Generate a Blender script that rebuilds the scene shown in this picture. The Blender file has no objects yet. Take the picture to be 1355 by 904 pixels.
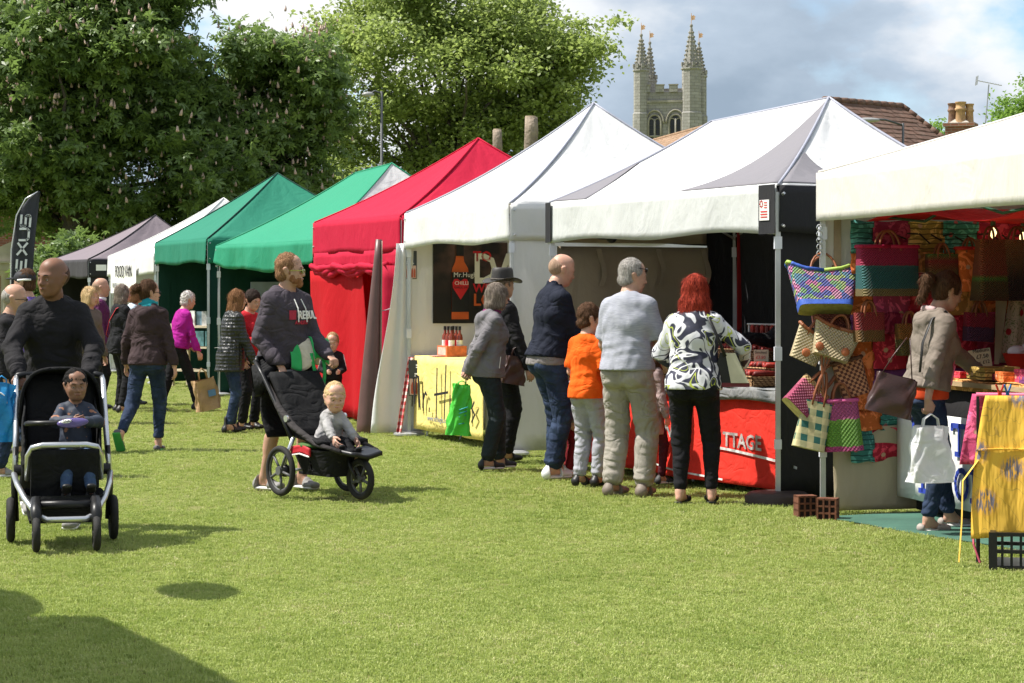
import bpy, math, random
import numpy as np
from mathutils import Vector, Matrix, Euler
random.seed(7); np.random.seed(7)
SC = bpy.context.scene
COL = SC.collection
R = math.radians
# ---------------------------------------------------------------- camera
F, HZ, CX, CAMH = 2900.0, 383.0, 677.5, 1.55      # focal length and horizon of the photograph in its own pixels, eye height in metres
cd = bpy.data.cameras.new('camera'); cam = bpy.data.objects.new('camera', cd); COL.objects.link(cam)
cam.location = (0, 0, CAMH); cam.rotation_euler = (R(90), 0, 0)
cd.sensor_width = 36; cd.lens = 36*F/1355; cd.shift_y = -(452-HZ)/1355
cd.clip_start = .5; cd.clip_end = 3000
SC.camera = cam
# ---------------------------------------------------------------- light
SUN_EL, SUN_AZ = 56.0, 3.0      # sun stands to the left, a touch behind the scene
sd = (-math.cos(R(SUN_EL))*math.cos(R(SUN_AZ)), math.cos(R(SUN_EL))*math.sin(R(SUN_AZ)), math.sin(R(SUN_EL)))
sl = bpy.data.lights.new('sun', 'SUN'); sun = bpy.data.objects.new('sun', sl); COL.objects.link(sun)
sl.energy = 4.8; sl.angle = R(.55); sl.color = (1, .955, .88)
sun.rotation_euler = Vector(sd).to_track_quat('Z', 'Y').to_euler()
W = bpy.data.worlds.new('World'); SC.world = W; W.use_nodes = True
nt = W.node_tree; nt.nodes.clear()
def _n(t, **k):
    n = nt.nodes.new(t)
    for a, b in k.items(): setattr(n, a, b)
    return n
wo = _n('ShaderNodeOutputWorld'); bg1 = _n('ShaderNodeBackground'); bg2 = _n('ShaderNodeBackground'); mx = _n('ShaderNodeMixShader')
sky = _n('ShaderNodeTexSky', sky_type='NISHITA'); sky.sun_disc = False
sky.sun_elevation = R(SUN_EL); sky.sun_rotation = math.atan2(sd[0], sd[1]); sky.air_density = 1.0; sky.dust_density = .15; sky.ozone_density = 4.0
nt.links.new(sky.outputs[0], bg1.inputs[0]); bg1.inputs[1].default_value = .105
tc = _n('ShaderNodeTexCoord')
def wnoise(loc, sc, scale, det, rough):
    mp = _n('ShaderNodeMapping'); mp.inputs['Location'].default_value = loc; mp.inputs['Scale'].default_value = sc
    no = _n('ShaderNodeTexNoise'); no.inputs['Scale'].default_value = scale; no.inputs['Detail'].default_value = det; no.inputs['Roughness'].default_value = rough
    nt.links.new(tc.outputs['Generated'], mp.inputs[0]); nt.links.new(mp.outputs[0], no.inputs[0]); return no
def wramp(src, pts):
    r = _n('ShaderNodeValToRGB'); e = r.color_ramp.elements
    while len(e) < len(pts): e.new(.5)
    for q, (p, c) in zip(e, pts): q.position = p; q.color = (c, c, c, 1) if not isinstance(c, tuple) else (*c, 1)
    nt.links.new(src, r.inputs[0]); return r
CL1, CL2 = (2.305, 6.654, 14.43), (14.214, 18.729, 8.442)
cover = wramp(wnoise(CL1, (1, 1, 1.7), 5.2, 9, .52).outputs[0], [(.385, 0), (.45, 1)])
shade = wramp(wnoise(CL2, (1, 1, 2.0), 3.4, 10, .52).outputs[0], [(.40, (.33, .42, .53)), (.475, (.50, .60, .72)), (.53, (.88, .91, .95)), (.62, (1.0, 1.0, 1.0))])
nt.links.new(shade.outputs[0], bg2.inputs[0]); bg2.inputs[1].default_value = .66
nt.links.new(cover.outputs[0], mx.inputs[0]); nt.links.new(bg1.outputs[0], mx.inputs[1]); nt.links.new(bg2.outputs[0], mx.inputs[2]); nt.links.new(mx.outputs[0], wo.inputs[0])
SC.view_settings.view_transform = 'Standard'; SC.view_settings.look = 'None'; SC.view_settings.exposure = 0.7; SC.view_settings.gamma = 1.0
try:
    SC.cycles.max_bounces = 7; SC.cycles.diffuse_bounces = 3; SC.cycles.glossy_bounces = 2; SC.cycles.transmission_bounces = 4; SC.cycles.transparent_max_bounces = 8
    SC.cycles.use_denoising = True; SC.cycles.sample_clamp_indirect = 6
except Exception: pass
# ---------------------------------------------------------------- projection helpers (photo pixel -> metres)
def gp(px, py):
    Y = F*CAMH/(py-HZ); return (Y*(px-CX)/F, Y)
def wp(px, py, Y): return (Y*(px-CX)/F, Y, CAMH-(py-HZ)*Y/F)
# ---------------------------------------------------------------- objects
def meta(o, label=None, cat=None, group=None, kind=None):
    if label: o['label'] = label
    if cat: o['category'] = cat
    if group: o['group'] = group
    if kind: o['kind'] = kind
    return o
def thing(name, label, cat, loc=(0, 0, 0), rz=0, group=None):
    o = bpy.data.objects.new(name, None); COL.objects.link(o); o.location = loc; o.rotation_euler = (0, 0, rz); o.empty_display_size = .1
    return meta(o, label, cat, group)
class MB:
    """collects shapes, links them as one mesh object"""
    def __init__(s): s.v = []; s.f = []; s.m = []; s.uv = None
    def add(s, vs, fs, m=0):
        b = len(s.v); s.v += [tuple(x) for x in vs]; s.f += [tuple(i+b for i in f) for f in fs]; s.m += [m]*len(fs)
    def box(s, c, d, rz=0, m=0, R3=None, bev=0):
        M = R3 if R3 is not None else Matrix.Rotation(rz, 3, 'Z')
        x, y, z = d[0]/2, d[1]/2, d[2]/2
        vs = [Vector(c)+M@Vector((a*x, b*y, e*z)) for a in (-1, 1) for b in (-1, 1) for e in (-1, 1)]
        s.add(vs, [(0, 1, 3, 2), (4, 6, 7, 5), (0, 4, 5, 1), (2, 3, 7, 6), (0, 2, 6, 4), (1, 5, 7, 3)], m)
    def tube(s, pts, r, n=8, m=0, caps=True, flat=1.0):
        pts = [Vector(p) for p in pts]; rs = r if isinstance(r, (list, tuple)) else [r]*len(pts)
        up = None; rings = []
        for i, p in enumerate(pts):
            d = (pts[min(i+1, len(pts)-1)]-pts[max(i-1, 0)])
            if d.length < 1e-9: d = Vector((0, 0, 1))
            d.normalize()
            if up is None: up = d.orthogonal().normalized() if abs(d.z) > .99 else Vector((0, 0, 1)).cross(d).normalized()
            up = (up-d*up.dot(d)); up = up.normalized() if up.length > 1e-6 else d.orthogonal().normalized()
            w = d.cross(up)
            rings.append([p+up*(math.cos(a)*rs[i])+w*(math.sin(a)*rs[i]*flat) for a in [2*math.pi*k/n for k in range(n)]])
        vs = [v for q in rings for v in q]; fs = []
        for i in range(len(pts)-1):
            for k in range(n): fs.append((i*n+k, i*n+(k+1) % n, (i+1)*n+(k+1) % n, (i+1)*n+k))
        if caps: fs += [tuple(range(n))[::-1], tuple((len(pts)-1)*n+k for k in range(n))]
        s.add(vs, fs, m)
    def lathe(s, c, prof, n=16, m=0, axis=None):
        """prof: (radius, height) pairs, about axis through c"""
        M = axis.to_matrix() if axis is not None else Matrix.Identity(3)
        vs = []; fs = []
        for r_, h in prof:
            for k in range(n):
                a = 2*math.pi*k/n; vs.append(Vector(c)+M@Vector((r_*math.cos(a), r_*math.sin(a), h)))
        for i in range(len(prof)-1):
            for k in range(n): fs.append((i*n+k, i*n+(k+1) % n, (i+1)*n+(k+1) % n, (i+1)*n+k))
        s.add(vs, fs, m)
        s.add(vs[:n], [tuple(range(n))[::-1]], m); s.add(vs[-n:], [tuple(range(n))], m)
    def grid(s, fn, nu, nv, m=0):
        vs = [fn(i/nu, j/nv) for i in range(nu+1) for j in range(nv+1)]
        fs = [(i*(nv+1)+j, (i+1)*(nv+1)+j, (i+1)*(nv+1)+j+1, i*(nv+1)+j+1) for i in range(nu) for j in range(nv)]
        s.add(vs, fs, m)
    def sheet(s, fn, nu, nv, th=.004, m=0):
        """cloth with two faces: fn grid plus a copy pushed th along the normal"""
        P = [[Vector(fn(i/nu, j/nv)) for j in range(nv+1)] for i in range(nu+1)]
        vs = []; bk = []
        for i in range(nu+1):
            for j in range(nv+1):
                du = P[min(i+1, nu)][j]-P[max(i-1, 0)][j]; dv = P[i][min(j+1, nv)]-P[i][max(j-1, 0)]
                nn = du.cross(dv); nn = nn.normalized() if nn.length > 1e-9 else Vector((0, 0, 1))
                vs.append(P[i][j]); bk.append(P[i][j]-nn*th)
        q = len(vs); A = lambda i, j: i*(nv+1)+j
        fs = [(A(i, j), A(i+1, j), A(i+1, j+1), A(i, j+1)) for i in range(nu) for j in range(nv)]
        fs += [tuple(x+q for x in f[::-1]) for f in list(fs)]
        for i in range(nu): fs += [(A(i, 0), A(i, 0)+q, A(i+1, 0)+q, A(i+1, 0)), (A(i, nv), A(i+1, nv), A(i+1, nv)+q, A(i, nv)+q)]
        for j in range(nv): fs += [(A(0, j), A(0, j+1), A(0, j+1)+q, A(0, j)+q), (A(nu, j), A(nu, j)+q, A(nu, j+1)+q, A(nu, j+1))]
        s.add(vs+bk, fs, m)
    def poly(s, pts, th, axis=Vector((0, -1, 0)), m=0):
        """extruded outline"""
        n = len(pts); a = [Vector(p) for p in pts]; b = [p-axis*th for p in a]
        s.add(a+b, [tuple(range(n)), tuple(range(2*n-1, n-1, -1))]+[(i, i+n, (i+1) % n+n, (i+1) % n) for i in range(n)], m)
    def ball(s, c, r, m=0, nu=12, nv=8, R3=None):
        r = (r, r, r) if not isinstance(r, (tuple, list)) else r; M = R3 if R3 is not None else Matrix.Identity(3)
        vs = [Vector(c)+M@Vector((r[0]*math.sin(math.pi*j/nv)*math.cos(2*math.pi*i/nu), r[1]*math.sin(math.pi*j/nv)*math.sin(2*math.pi*i/nu), r[2]*math.cos(math.pi*j/nv))) for j in range(1, nv) for i in range(nu)]
        t = len(vs); vs += [Vector(c)+M@Vector((0, 0, r[2])), Vector(c)-M@Vector((0, 0, r[2]))]
        fs = [(j*nu+i, (j+1)*nu+i, (j+1)*nu+(i+1) % nu, j*nu+(i+1) % nu) for j in range(nv-2) for i in range(nu)]
        fs += [(t, i, (i+1) % nu) for i in range(nu)]+[(t+1, (nv-2)*nu+(i+1) % nu, (nv-2)*nu+i) for i in range(nu)]
        s.add(vs, fs, m)
    def build(s, name, mats, parent=None, smooth=False, loc=None, label=None):
        me = bpy.data.meshes.new(name); me.from_pydata(s.v, [], s.f); mats = mats if isinstance(mats, (list, tuple)) else [mats]
        for x in mats: me.materials.append(x)
        if len(mats) > 1: me.polygons.foreach_set('material_index', s.m)
        if smooth: me.shade_smooth() if hasattr(me, 'shade_smooth') else me.polygons.foreach_set('use_smooth', [True]*len(me.polygons))
        me.update()
        o = bpy.data.objects.new(name, me); COL.objects.link(o)
        if smooth == 'auto': pass
        if parent: o.parent = parent
        if loc: o.location = loc
        if label: o['label'] = label
        return o
def one(name, mats, fn, parent=None, smooth=False, **k):
    b = MB(); fn(b); return b.build(name, mats, parent, smooth, **k)
def np_mesh(name, V, Q, mats, parent=None, smooth=True, mi=None):
    """fast mesh from numpy verts and equal-sized faces"""
    me = bpy.data.meshes.new(name); k = Q.shape[1]
    me.vertices.add(len(V)); me.vertices.foreach_set('co', V.astype(np.float32).ravel())
    me.loops.add(Q.size); me.loops.foreach_set('vertex_index', Q.astype(np.int32).ravel())
    me.polygons.add(len(Q)); me.polygons.foreach_set('loop_start', np.arange(0, Q.size, k, dtype=np.int32))
    try: me.polygons.foreach_set('loop_total', np.full(len(Q), k, np.int32))
    except Exception: pass
    mats = mats if isinstance(mats, (list, tuple)) else [mats]
    for x in mats: me.materials.append(x)
    if mi is not None: me.polygons.foreach_set('material_index', mi.astype(np.int32))
    if smooth: me.polygons.foreach_set('use_smooth', np.ones(len(Q), bool))
    me.update(calc_edges=True)
    o = bpy.data.objects.new(name, me); COL.objects.link(o)
    if parent: o.parent = parent
    return o
def dup(o, loc=None, rz=None, label=None, group=None):
    c = o.copy(); COL.objects.link(c)
    for ch in list(o.children):
        d = ch.copy(); COL.objects.link(d); d.parent = c
        for g in list(ch.children):
            e = g.copy(); COL.objects.link(e); e.parent = d
    if loc is not None: c.location = loc
    if rz is not None: c.rotation_euler = (0, 0, rz)
    if label: c['label'] = label
    if group: c['group'] = group
    return c
# ---------------------------------------------------------------- materials
class NT:
    def __init__(s, name):
        s.m = bpy.data.materials.new(name); s.m.use_nodes = True; s.t = s.m.node_tree; s.t.nodes.clear()
        s.out = s.t.nodes.new('ShaderNodeOutputMaterial'); s.b = s.t.nodes.new('ShaderNodeBsdfPrincipled'); s.t.links.new(s.b.outputs[0], s.out.inputs[0])
    def n(s, t, ins=None, **k):
        x = s.t.nodes.new(t)
        for a, b in k.items(): setattr(x, a, b)
        for a, b in (ins or {}).items(): s.put(x.inputs[a], b)
        return x
    def put(s, sock, v):
        if isinstance(v, bpy.types.NodeSocket): s.t.links.new(v, sock)
        elif hasattr(v, 'outputs'): s.t.links.new(v.outputs[0], sock)
        else: sock.default_value = v
    def coord(s, scale=(1, 1, 1), rot=(0, 0, 0), loc=(0, 0, 0), kind='Object'):
        t = s.n('ShaderNodeTexCoord'); m = s.n('ShaderNodeMapping')
        s.t.links.new(t.outputs[kind], m.inputs[0]); m.inputs['Scale'].default_value = scale; m.inputs['Rotation'].default_value = rot; m.inputs['Location'].default_value = loc
        return m.outputs[0]
    def noise(s, co, scale, det=4, rough=.55, dist=0): 
        return s.n('ShaderNodeTexNoise', {'Vector': co, 'Scale': scale, 'Detail': det, 'Roughness': rough, 'Distortion': dist}).outputs[0]
    def ramp(s, f, pts, interp='LINEAR'):
        r = s.n('ShaderNodeValToRGB'); e = r.color_ramp.elements; r.color_ramp.interpolation = interp
        while len(e) < len(pts): e.new(.5)
        for q, (p, c) in zip(e, pts):
            q.position = p; c = (c, c, c) if isinstance(c, (int, float)) else c; q.color = (*c, 1)
        s.put(r.inputs[0], f); return r.outputs[0]
    def mix(s, f, a, b, mode='MIX'):
        x = s.n('ShaderNodeMix', data_type='RGBA', blend_type=mode)
        g = lambda v: (*v, 1) if isinstance(v, (tuple, list)) and len(v) == 3 else v
        s.put(x.inputs[0], f); s.put(x.inputs[6], g(a)); s.put(x.inputs[7], g(b)); return x.outputs[2]
    def math(s, op, a, b=0, c=None):
        x = s.n('ShaderNodeMath', operation=op); s.put(x.inputs[0], a); s.put(x.inputs[1], b)
        if c is not None: s.put(x.inputs[2], c)
        return x.outputs[0]
    def bump(s, h, strength=.3, dist=.01):
        x = s.n('ShaderNodeBump', {'Height': h, 'Strength': strength, 'Distance': dist}); s.put(s.b.inputs['Normal'], x); return x
    def col(s, c): s.put(s.b.inputs['Base Color'], (*c, 1) if isinstance(c, (tuple, list)) and len(c) == 3 else c)
    def set(s, **k):
        for a, b in k.items(): s.b.inputs[a].default_value = b
    def translucent(s, f, c):
        tr = s.n('ShaderNodeBsdfTranslucent'); s.put(tr.inputs[0], (*c, 1) if isinstance(c, (tuple, list)) and len(c) == 3 else c)
        m = s.n('ShaderNodeMixShader', {0: f}); s.t.links.new(s.b.outputs[0], m.inputs[1]); s.t.links.new(tr.outputs[0], m.inputs[2]); s.t.links.new(m.outputs[0], s.out.inputs[0])
_mc = {}
def mat(name, c, rough=.75, var=.12, scale=6, bump=.25, bs=90, bd=.004, metal=0, spec=.35, sheen=0, tr=0, c2=None, stretch=(1, 1, 1), coat=0, wr=0):
    """general surface: base colour broken up by noise, fine relief; wr adds broad cloth creases"""
    if name in _mc: return _mc[name]
    s = NT(name); co = s.coord(stretch)
    lo = tuple(x*(1-var) for x in c); hi = tuple(min(1, x*(1+var)) for x in c) if c2 is None else c2
    s.col(s.mix(s.ramp(s.noise(co, scale, 5), [(.35, 0), (.65, 1)]), lo, hi))
    s.set(**{'Roughness': rough, 'Metallic': metal, 'Specular IOR Level': spec, 'Sheen Weight': sheen, 'Coat Weight': coat})
    if bump:
        h = s.noise(co, bs, 3)
        if wr:      # creases: sharp-backed ridges over soft folds
            r1 = s.math('ABSOLUTE', s.math('SUBTRACT', s.noise(s.coord((1, 1, 1.5), (.3, .2, 0)), 4.2, 2, .45, 1.1), .5)); r2 = s.math('ABSOLUTE', s.math('SUBTRACT', s.noise(s.coord((1, 1, .7), (0, .4, .2)), 9, 2, .4, .8), .5))
            cr = s.math('ADD', s.math('MULTIPLY', s.ramp(r1, [(0, 0), (.12, .8), (.3, 1)]), .75), s.math('MULTIPLY', s.ramp(r2, [(0, 0), (.10, .8), (.25, 1)]), .28))
            h = s.math('ADD', s.math('MULTIPLY', h, .06), s.math('MULTIPLY', cr, wr))
        s.bump(h, bump, bd if not wr else .022)
    if tr: s.translucent(tr, c)
    _mc[name] = s.m; return s.m
def cloth(name, c, wr=1.0, bump=.55, rough=.85, **k): return mat(name, c, rough=rough, wr=wr, bump=bump, bs=k.pop('bs', 160), spec=k.pop('spec', .2), **k)
# ================================================================ people: smooth-union distance fields, polygonised by surface nets
def axis_pts(lo, hi, coarse, fine, bands):
    out = [lo]
    while out[-1] < hi:
        x = out[-1]; h = coarse
        for a, b in bands:
            if a-coarse <= x <= b: h = fine
        out.append(x+h)
    return np.array(out, np.float32)
class Field:
    def __init__(s, lo, hi, coarse, fine=None, boxes=()):
        fine = fine or coarse
        s.ax = [axis_pts(lo[i], hi[i], coarse, fine, [(b[0][i], b[1][i]) for b in boxes]) for i in range(3)]
        s.D = np.full([len(a) for a in s.ax], 9.0, np.float32)
    def sub(s, lo, hi):
        sl = tuple(slice(max(0, int(np.searchsorted(a, lo[i]))-1), int(np.searchsorted(a, hi[i]))+1) for i, a in enumerate(s.ax))
        return sl, [a[q].astype(np.float32) for a, q in zip(s.ax, sl)]
    def lim(s, a, b, ra, rb, k=.02, right=(1, 0, 0), op='add', mar=.05, noise=None):
        """tapered elliptical limb from a to b; ra, rb = radius or (half width along right, half depth)"""
        a = np.array(a, np.float32); b = np.array(b, np.float32)
        ra = (ra, ra) if np.isscalar(ra) else ra; rb = (rb, rb) if np.isscalar(rb) else rb
        R0 = max(*ra, *rb)+mar; lo = np.minimum(a, b)-R0; hi = np.maximum(a, b)+R0
        sl, (x, y, z) = s.sub(lo, hi)
        if 0 in (len(x), len(y), len(z)): return
        P = [x[:, None, None]-a[0], y[None, :, None]-a[1], z[None, None, :]-a[2]]
        ab = b-a; L2 = float(ab@ab)
        right = np.array(right, np.float32)
        if L2 < 1e-8: ax = np.array((0, 0, 1), np.float32); t = np.float32(0); L = 0
        else:
            L = math.sqrt(L2); ax = ab/L
            t = np.clip((P[0]*ab[0]+P[1]*ab[1]+P[2]*ab[2])/L2, 0, 1)
        rt = right-ax*float(right@ax)
        if float(rt@rt) < 1e-4: rt = np.array((0, 1, 0), np.float32)-ax*float(ax[1])
        rt = rt/np.linalg.norm(rt); fr = np.cross(ax, rt)
        u = P[0]*rt[0]+P[1]*rt[1]+P[2]*rt[2]; v = P[0]*fr[0]+P[1]*fr[1]+P[2]*fr[2]
        w = P[0]*ax[0]+P[1]*ax[1]+P[2]*ax[2]-t*L
        rx = ra[0]+(rb[0]-ra[0])*t; ry = ra[1]+(rb[1]-ra[1])*t
        rw = (ra[2]+((rb[2] if len(rb) > 2 else ra[2])-ra[2])*t) if len(ra) > 2 else np.minimum(rx, ry)
        q0 = (u/rx)**2+(v/ry)**2+(w/rw)**2; q1 = (u/rx**2)**2+(v/ry**2)**2+(w/rw**2)**2
        k0 = np.sqrt(q0); d = k0*(k0-1)/np.maximum(np.sqrt(q1), 1e-6)
        s.comb(sl, d, k, op)
    def comb(s, sl, d, k, op):
        A = s.D[sl]
        if op == 'add':
            if k > 0: h = np.maximum(k-np.abs(A-d), 0)/k; s.D[sl] = np.minimum(A, d)-h*h*k/4
            else: s.D[sl] = np.minimum(A, d)
        else:
            if k > 0: h = np.maximum(k-np.abs(A+d), 0)/k; s.D[sl] = np.maximum(A, -d)+h*h*k/4
            else: s.D[sl] = np.maximum(A, -d)
    def cut(s, nrm, off):
        """keep the side where nrm.p < off"""
        n = np.array(nrm, np.float32); n /= np.linalg.norm(n); x, y, z = s.ax
        s.D = np.maximum(s.D, (x[:, None, None]*n[0]+y[None, :, None]*n[1]+z[None, None, :]*n[2]-off).astype(np.float32))
    def wob(s, amp, fx, fy, fz, ph=0, box=None):
        x, y, z = [a[q] for a, q in zip(s.ax, (slice(None),)*3)]
        X, Y, Z = x[:, None, None], y[None, :, None], z[None, None, :]
        n = np.sin(fx*X+1.7*np.sin(fz*.37*Z+ph)+ph)*np.sin(fy*Y+1.3*np.sin(fx*.5*X+2*ph))+np.sin(fz*Z+2.1*np.sin(fy*.6*Y+ph)+1.9*np.sin(fx*.45*X+ph*3))
        w = 1.0
        if box is not None: w = np.exp(-((Z-box[0])/box[1])**2)
        s.D += (amp*.5*n*w).astype(np.float32)
    def mesh(s, name, mats, parent, k=1.0, fmat=None, strands=None):
        D = s.D; I = D < 0; n = D.shape
        c = np.zeros([q-1 for q in n], np.int8)
        for dx in (0, 1):
            for dy in (0, 1):
                for dz in (0, 1): c += I[dx:n[0]-1+dx, dy:n[1]-1+dy, dz:n[2]-1+dz]
        act = (c > 0) & (c < 8); ids = np.argwhere(act)
        if len(ids) == 0: return None
        vid = np.full(act.shape, -1, np.int32); vid[act] = np.arange(len(ids))
        S = np.zeros((len(ids), 3)); N = np.zeros(len(ids)); i, j, l = ids.T
        for axn in range(3):
            o = [q for q in range(3) if q != axn]
            for p in (0, 1):
                for q in (0, 1):
                    o0 = [0, 0, 0]; o0[o[0]] = p; o0[o[1]] = q; o1 = list(o0); o1[axn] = 1
                    d0 = D[i+o0[0], j+o0[1], l+o0[2]]; d1 = D[i+o1[0], j+o1[1], l+o1[2]]
                    m = (d0 < 0) != (d1 < 0); t = np.where(m, d0/np.where(m, d0-d1, 1), 0)
                    v = np.zeros((len(ids), 3)); v[:, o[0]] = p; v[:, o[1]] = q; v[:, axn] = t
                    S += v*m[:, None]; N += m
        V = ids+S/N[:, None]
        V = np.stack([np.interp(V[:, a], np.arange(n[a]), s.ax[a]) for a in range(3)], 1)
        Q = []
        for axn in range(3):
            a, b = [q for q in range(3) if q != axn]
            sl0 = [slice(None)]*3; sl1 = [slice(None)]*3; sl0[axn] = slice(0, -1); sl1[axn] = slice(1, None)
            A = I[tuple(sl0)]; B = I[tuple(sl1)]; E = np.argwhere(A != B)
            E = E[(E[:, a] > 0) & (E[:, b] > 0) & (E[:, a] < n[a]-1) & (E[:, b] < n[b]-1)]
            if not len(E): continue
            f = []
            for da, db in ((1, 1), (0, 1), (0, 0), (1, 0)):
                e = E.copy(); e[:, a] -= da; e[:, b] -= db; f.append(vid[e[:, 0], e[:, 1], e[:, 2]])
            q = np.stack(f, 1); flip = A[tuple(E.T)] if axn != 1 else ~A[tuple(E.T)]
            q[~flip] = q[~flip][:, ::-1]; Q.append(q)
        Q = np.concatenate(Q); Q = Q[(Q >= 0).all(1)]
        mi = fmat(V[Q].mean(1)) if fmat else None
        if strands:      # loose locks laid over the solid head of hair
            n_, L_, lift, wd, down, seed = strands; rs = np.random.RandomState(seed); f = rs.randint(0, len(Q), n_); w = rs.dirichlet((1, 1, 1, 1), n_)
            p = (V[Q[f]]*w[:, :, None]).sum(1); nr = np.cross(V[Q[f, 2]]-V[Q[f, 0]], V[Q[f, 3]]-V[Q[f, 1]]); nr /= np.maximum(np.linalg.norm(nr, axis=1), 1e-9)[:, None]
            g_ = np.array((0, 0, -1.))*down+rs.normal(0, .35, (n_, 3)); cen = V.mean(0); fwd = p-cen
            t = g_-nr*(g_*nr).sum(1)[:, None]; t /= np.maximum(np.linalg.norm(t, axis=1), 1e-6)[:, None]; b = np.cross(nr, t); l = (L_*rs.uniform(.5, 1.3, n_))[:, None]; ww = (wd*rs.uniform(.6, 1.4, n_))[:, None]; up = (lift*rs.uniform(-.2, 1.2, n_))[:, None]; c2 = rs.normal(0, .25, (n_, 1))
            p1 = p+t*l*.5+nr*(up*.5+.001)+b*c2*l*.3; p2 = p+t*l+nr*up+b*c2*l
            S_ = np.stack([p-nr*.002-b*ww, p-nr*.002+b*ww, p1+b*ww*.9, p1-b*ww*.9, p1-b*ww*.9, p1+b*ww*.9, p2+b*ww*.15, p2-b*ww*.15], 1).reshape(-1, 3)
            Q = np.concatenate([Q, np.arange(len(S_)).reshape(-1, 4)+len(V)]); V = np.concatenate([V, S_])
        return np_mesh(name, V*k, Q, mats, parent, True, mi)
def ik(a, c, l1, l2, pole):
    """middle joint between a and c"""
    a = np.array(a, float); c = np.array(c, float); d = c-a; L = np.linalg.norm(d); mx_ = (l1+l2)*.999
    if L > mx_: c = a+d/L*mx_; d = c-a; L = mx_
    u = d/L; x = (l1*l1-l2*l2+L*L)/(2*L); h = math.sqrt(max(l1*l1-x*x, 0))
    p = np.array(pole, float); p = p-u*(p@u); p /= max(np.linalg.norm(p), 1e-6)
    return a+u*x+p*h, c
def rotx(a): return np.array(((1, 0, 0), (0, math.cos(a), -math.sin(a)), (0, math.sin(a), math.cos(a))))
def rotz(a): return np.array(((math.cos(a), -math.sin(a), 0), (math.sin(a), math.cos(a), 0), (0, 0, 1)))
def roty(a): return np.array(((math.cos(a), 0, math.sin(a)), (0, 1, 0), (-math.sin(a), 0, math.cos(a))))
EYEW = mat('eye_white', (.42, .38, .35), .3, .02, bump=0); EYED = mat('eye_iris', (.03, .018, .01), .2, .1, bump=0)
SKIN = {}
def skin(c, name):
    if name in SKIN: return SKIN[name]
    s = NT('skin_'+name); co = s.coord()
    a = s.mix(s.ramp(s.noise(co, 14, 4), [(.3, 0), (.7, 1)]), tuple(x*.86 for x in c), (min(1, c[0]*1.12), c[1]*1.02, c[2]*1.0))
    s.col(a); s.set(**{'Roughness': .52, 'Specular IOR Level': .4, 'Subsurface Weight': .12, 'Subsurface Scale': .01}); s.b.inputs['Subsurface Radius'].default_value = (1, .35, .2)
    s.bump(s.noise(co, 220, 2), .12, .002); SKIN[name] = s.m; return s.m
SK_PALE = skin((.56, .33, .24), 'fair'); SK_TAN = skin((.48, .29, .205), 'ruddy'); SK_BROWN = skin((.20, .10, .06), 'brown'); SK_BABY = skin((.62, .38, .28), 'baby')
SK_BROWNC = skin((.26, .14, .09), 'brown_child')
def hairmat(name, c, c2):
    if name in _mc: return _mc[name]
    s = NT(name); co = s.coord((1, 1, .12)); f = s.noise(co, 150, 3, .6, .4)
    s.col(s.mix(s.ramp(f, [(.35, 0), (.62, 1)]), c, c2)); s.set(**{'Roughness': .68, 'Specular IOR Level': .14}); s.bump(f, 1.0, .01); _mc[name] = s.m; return s.m
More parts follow.
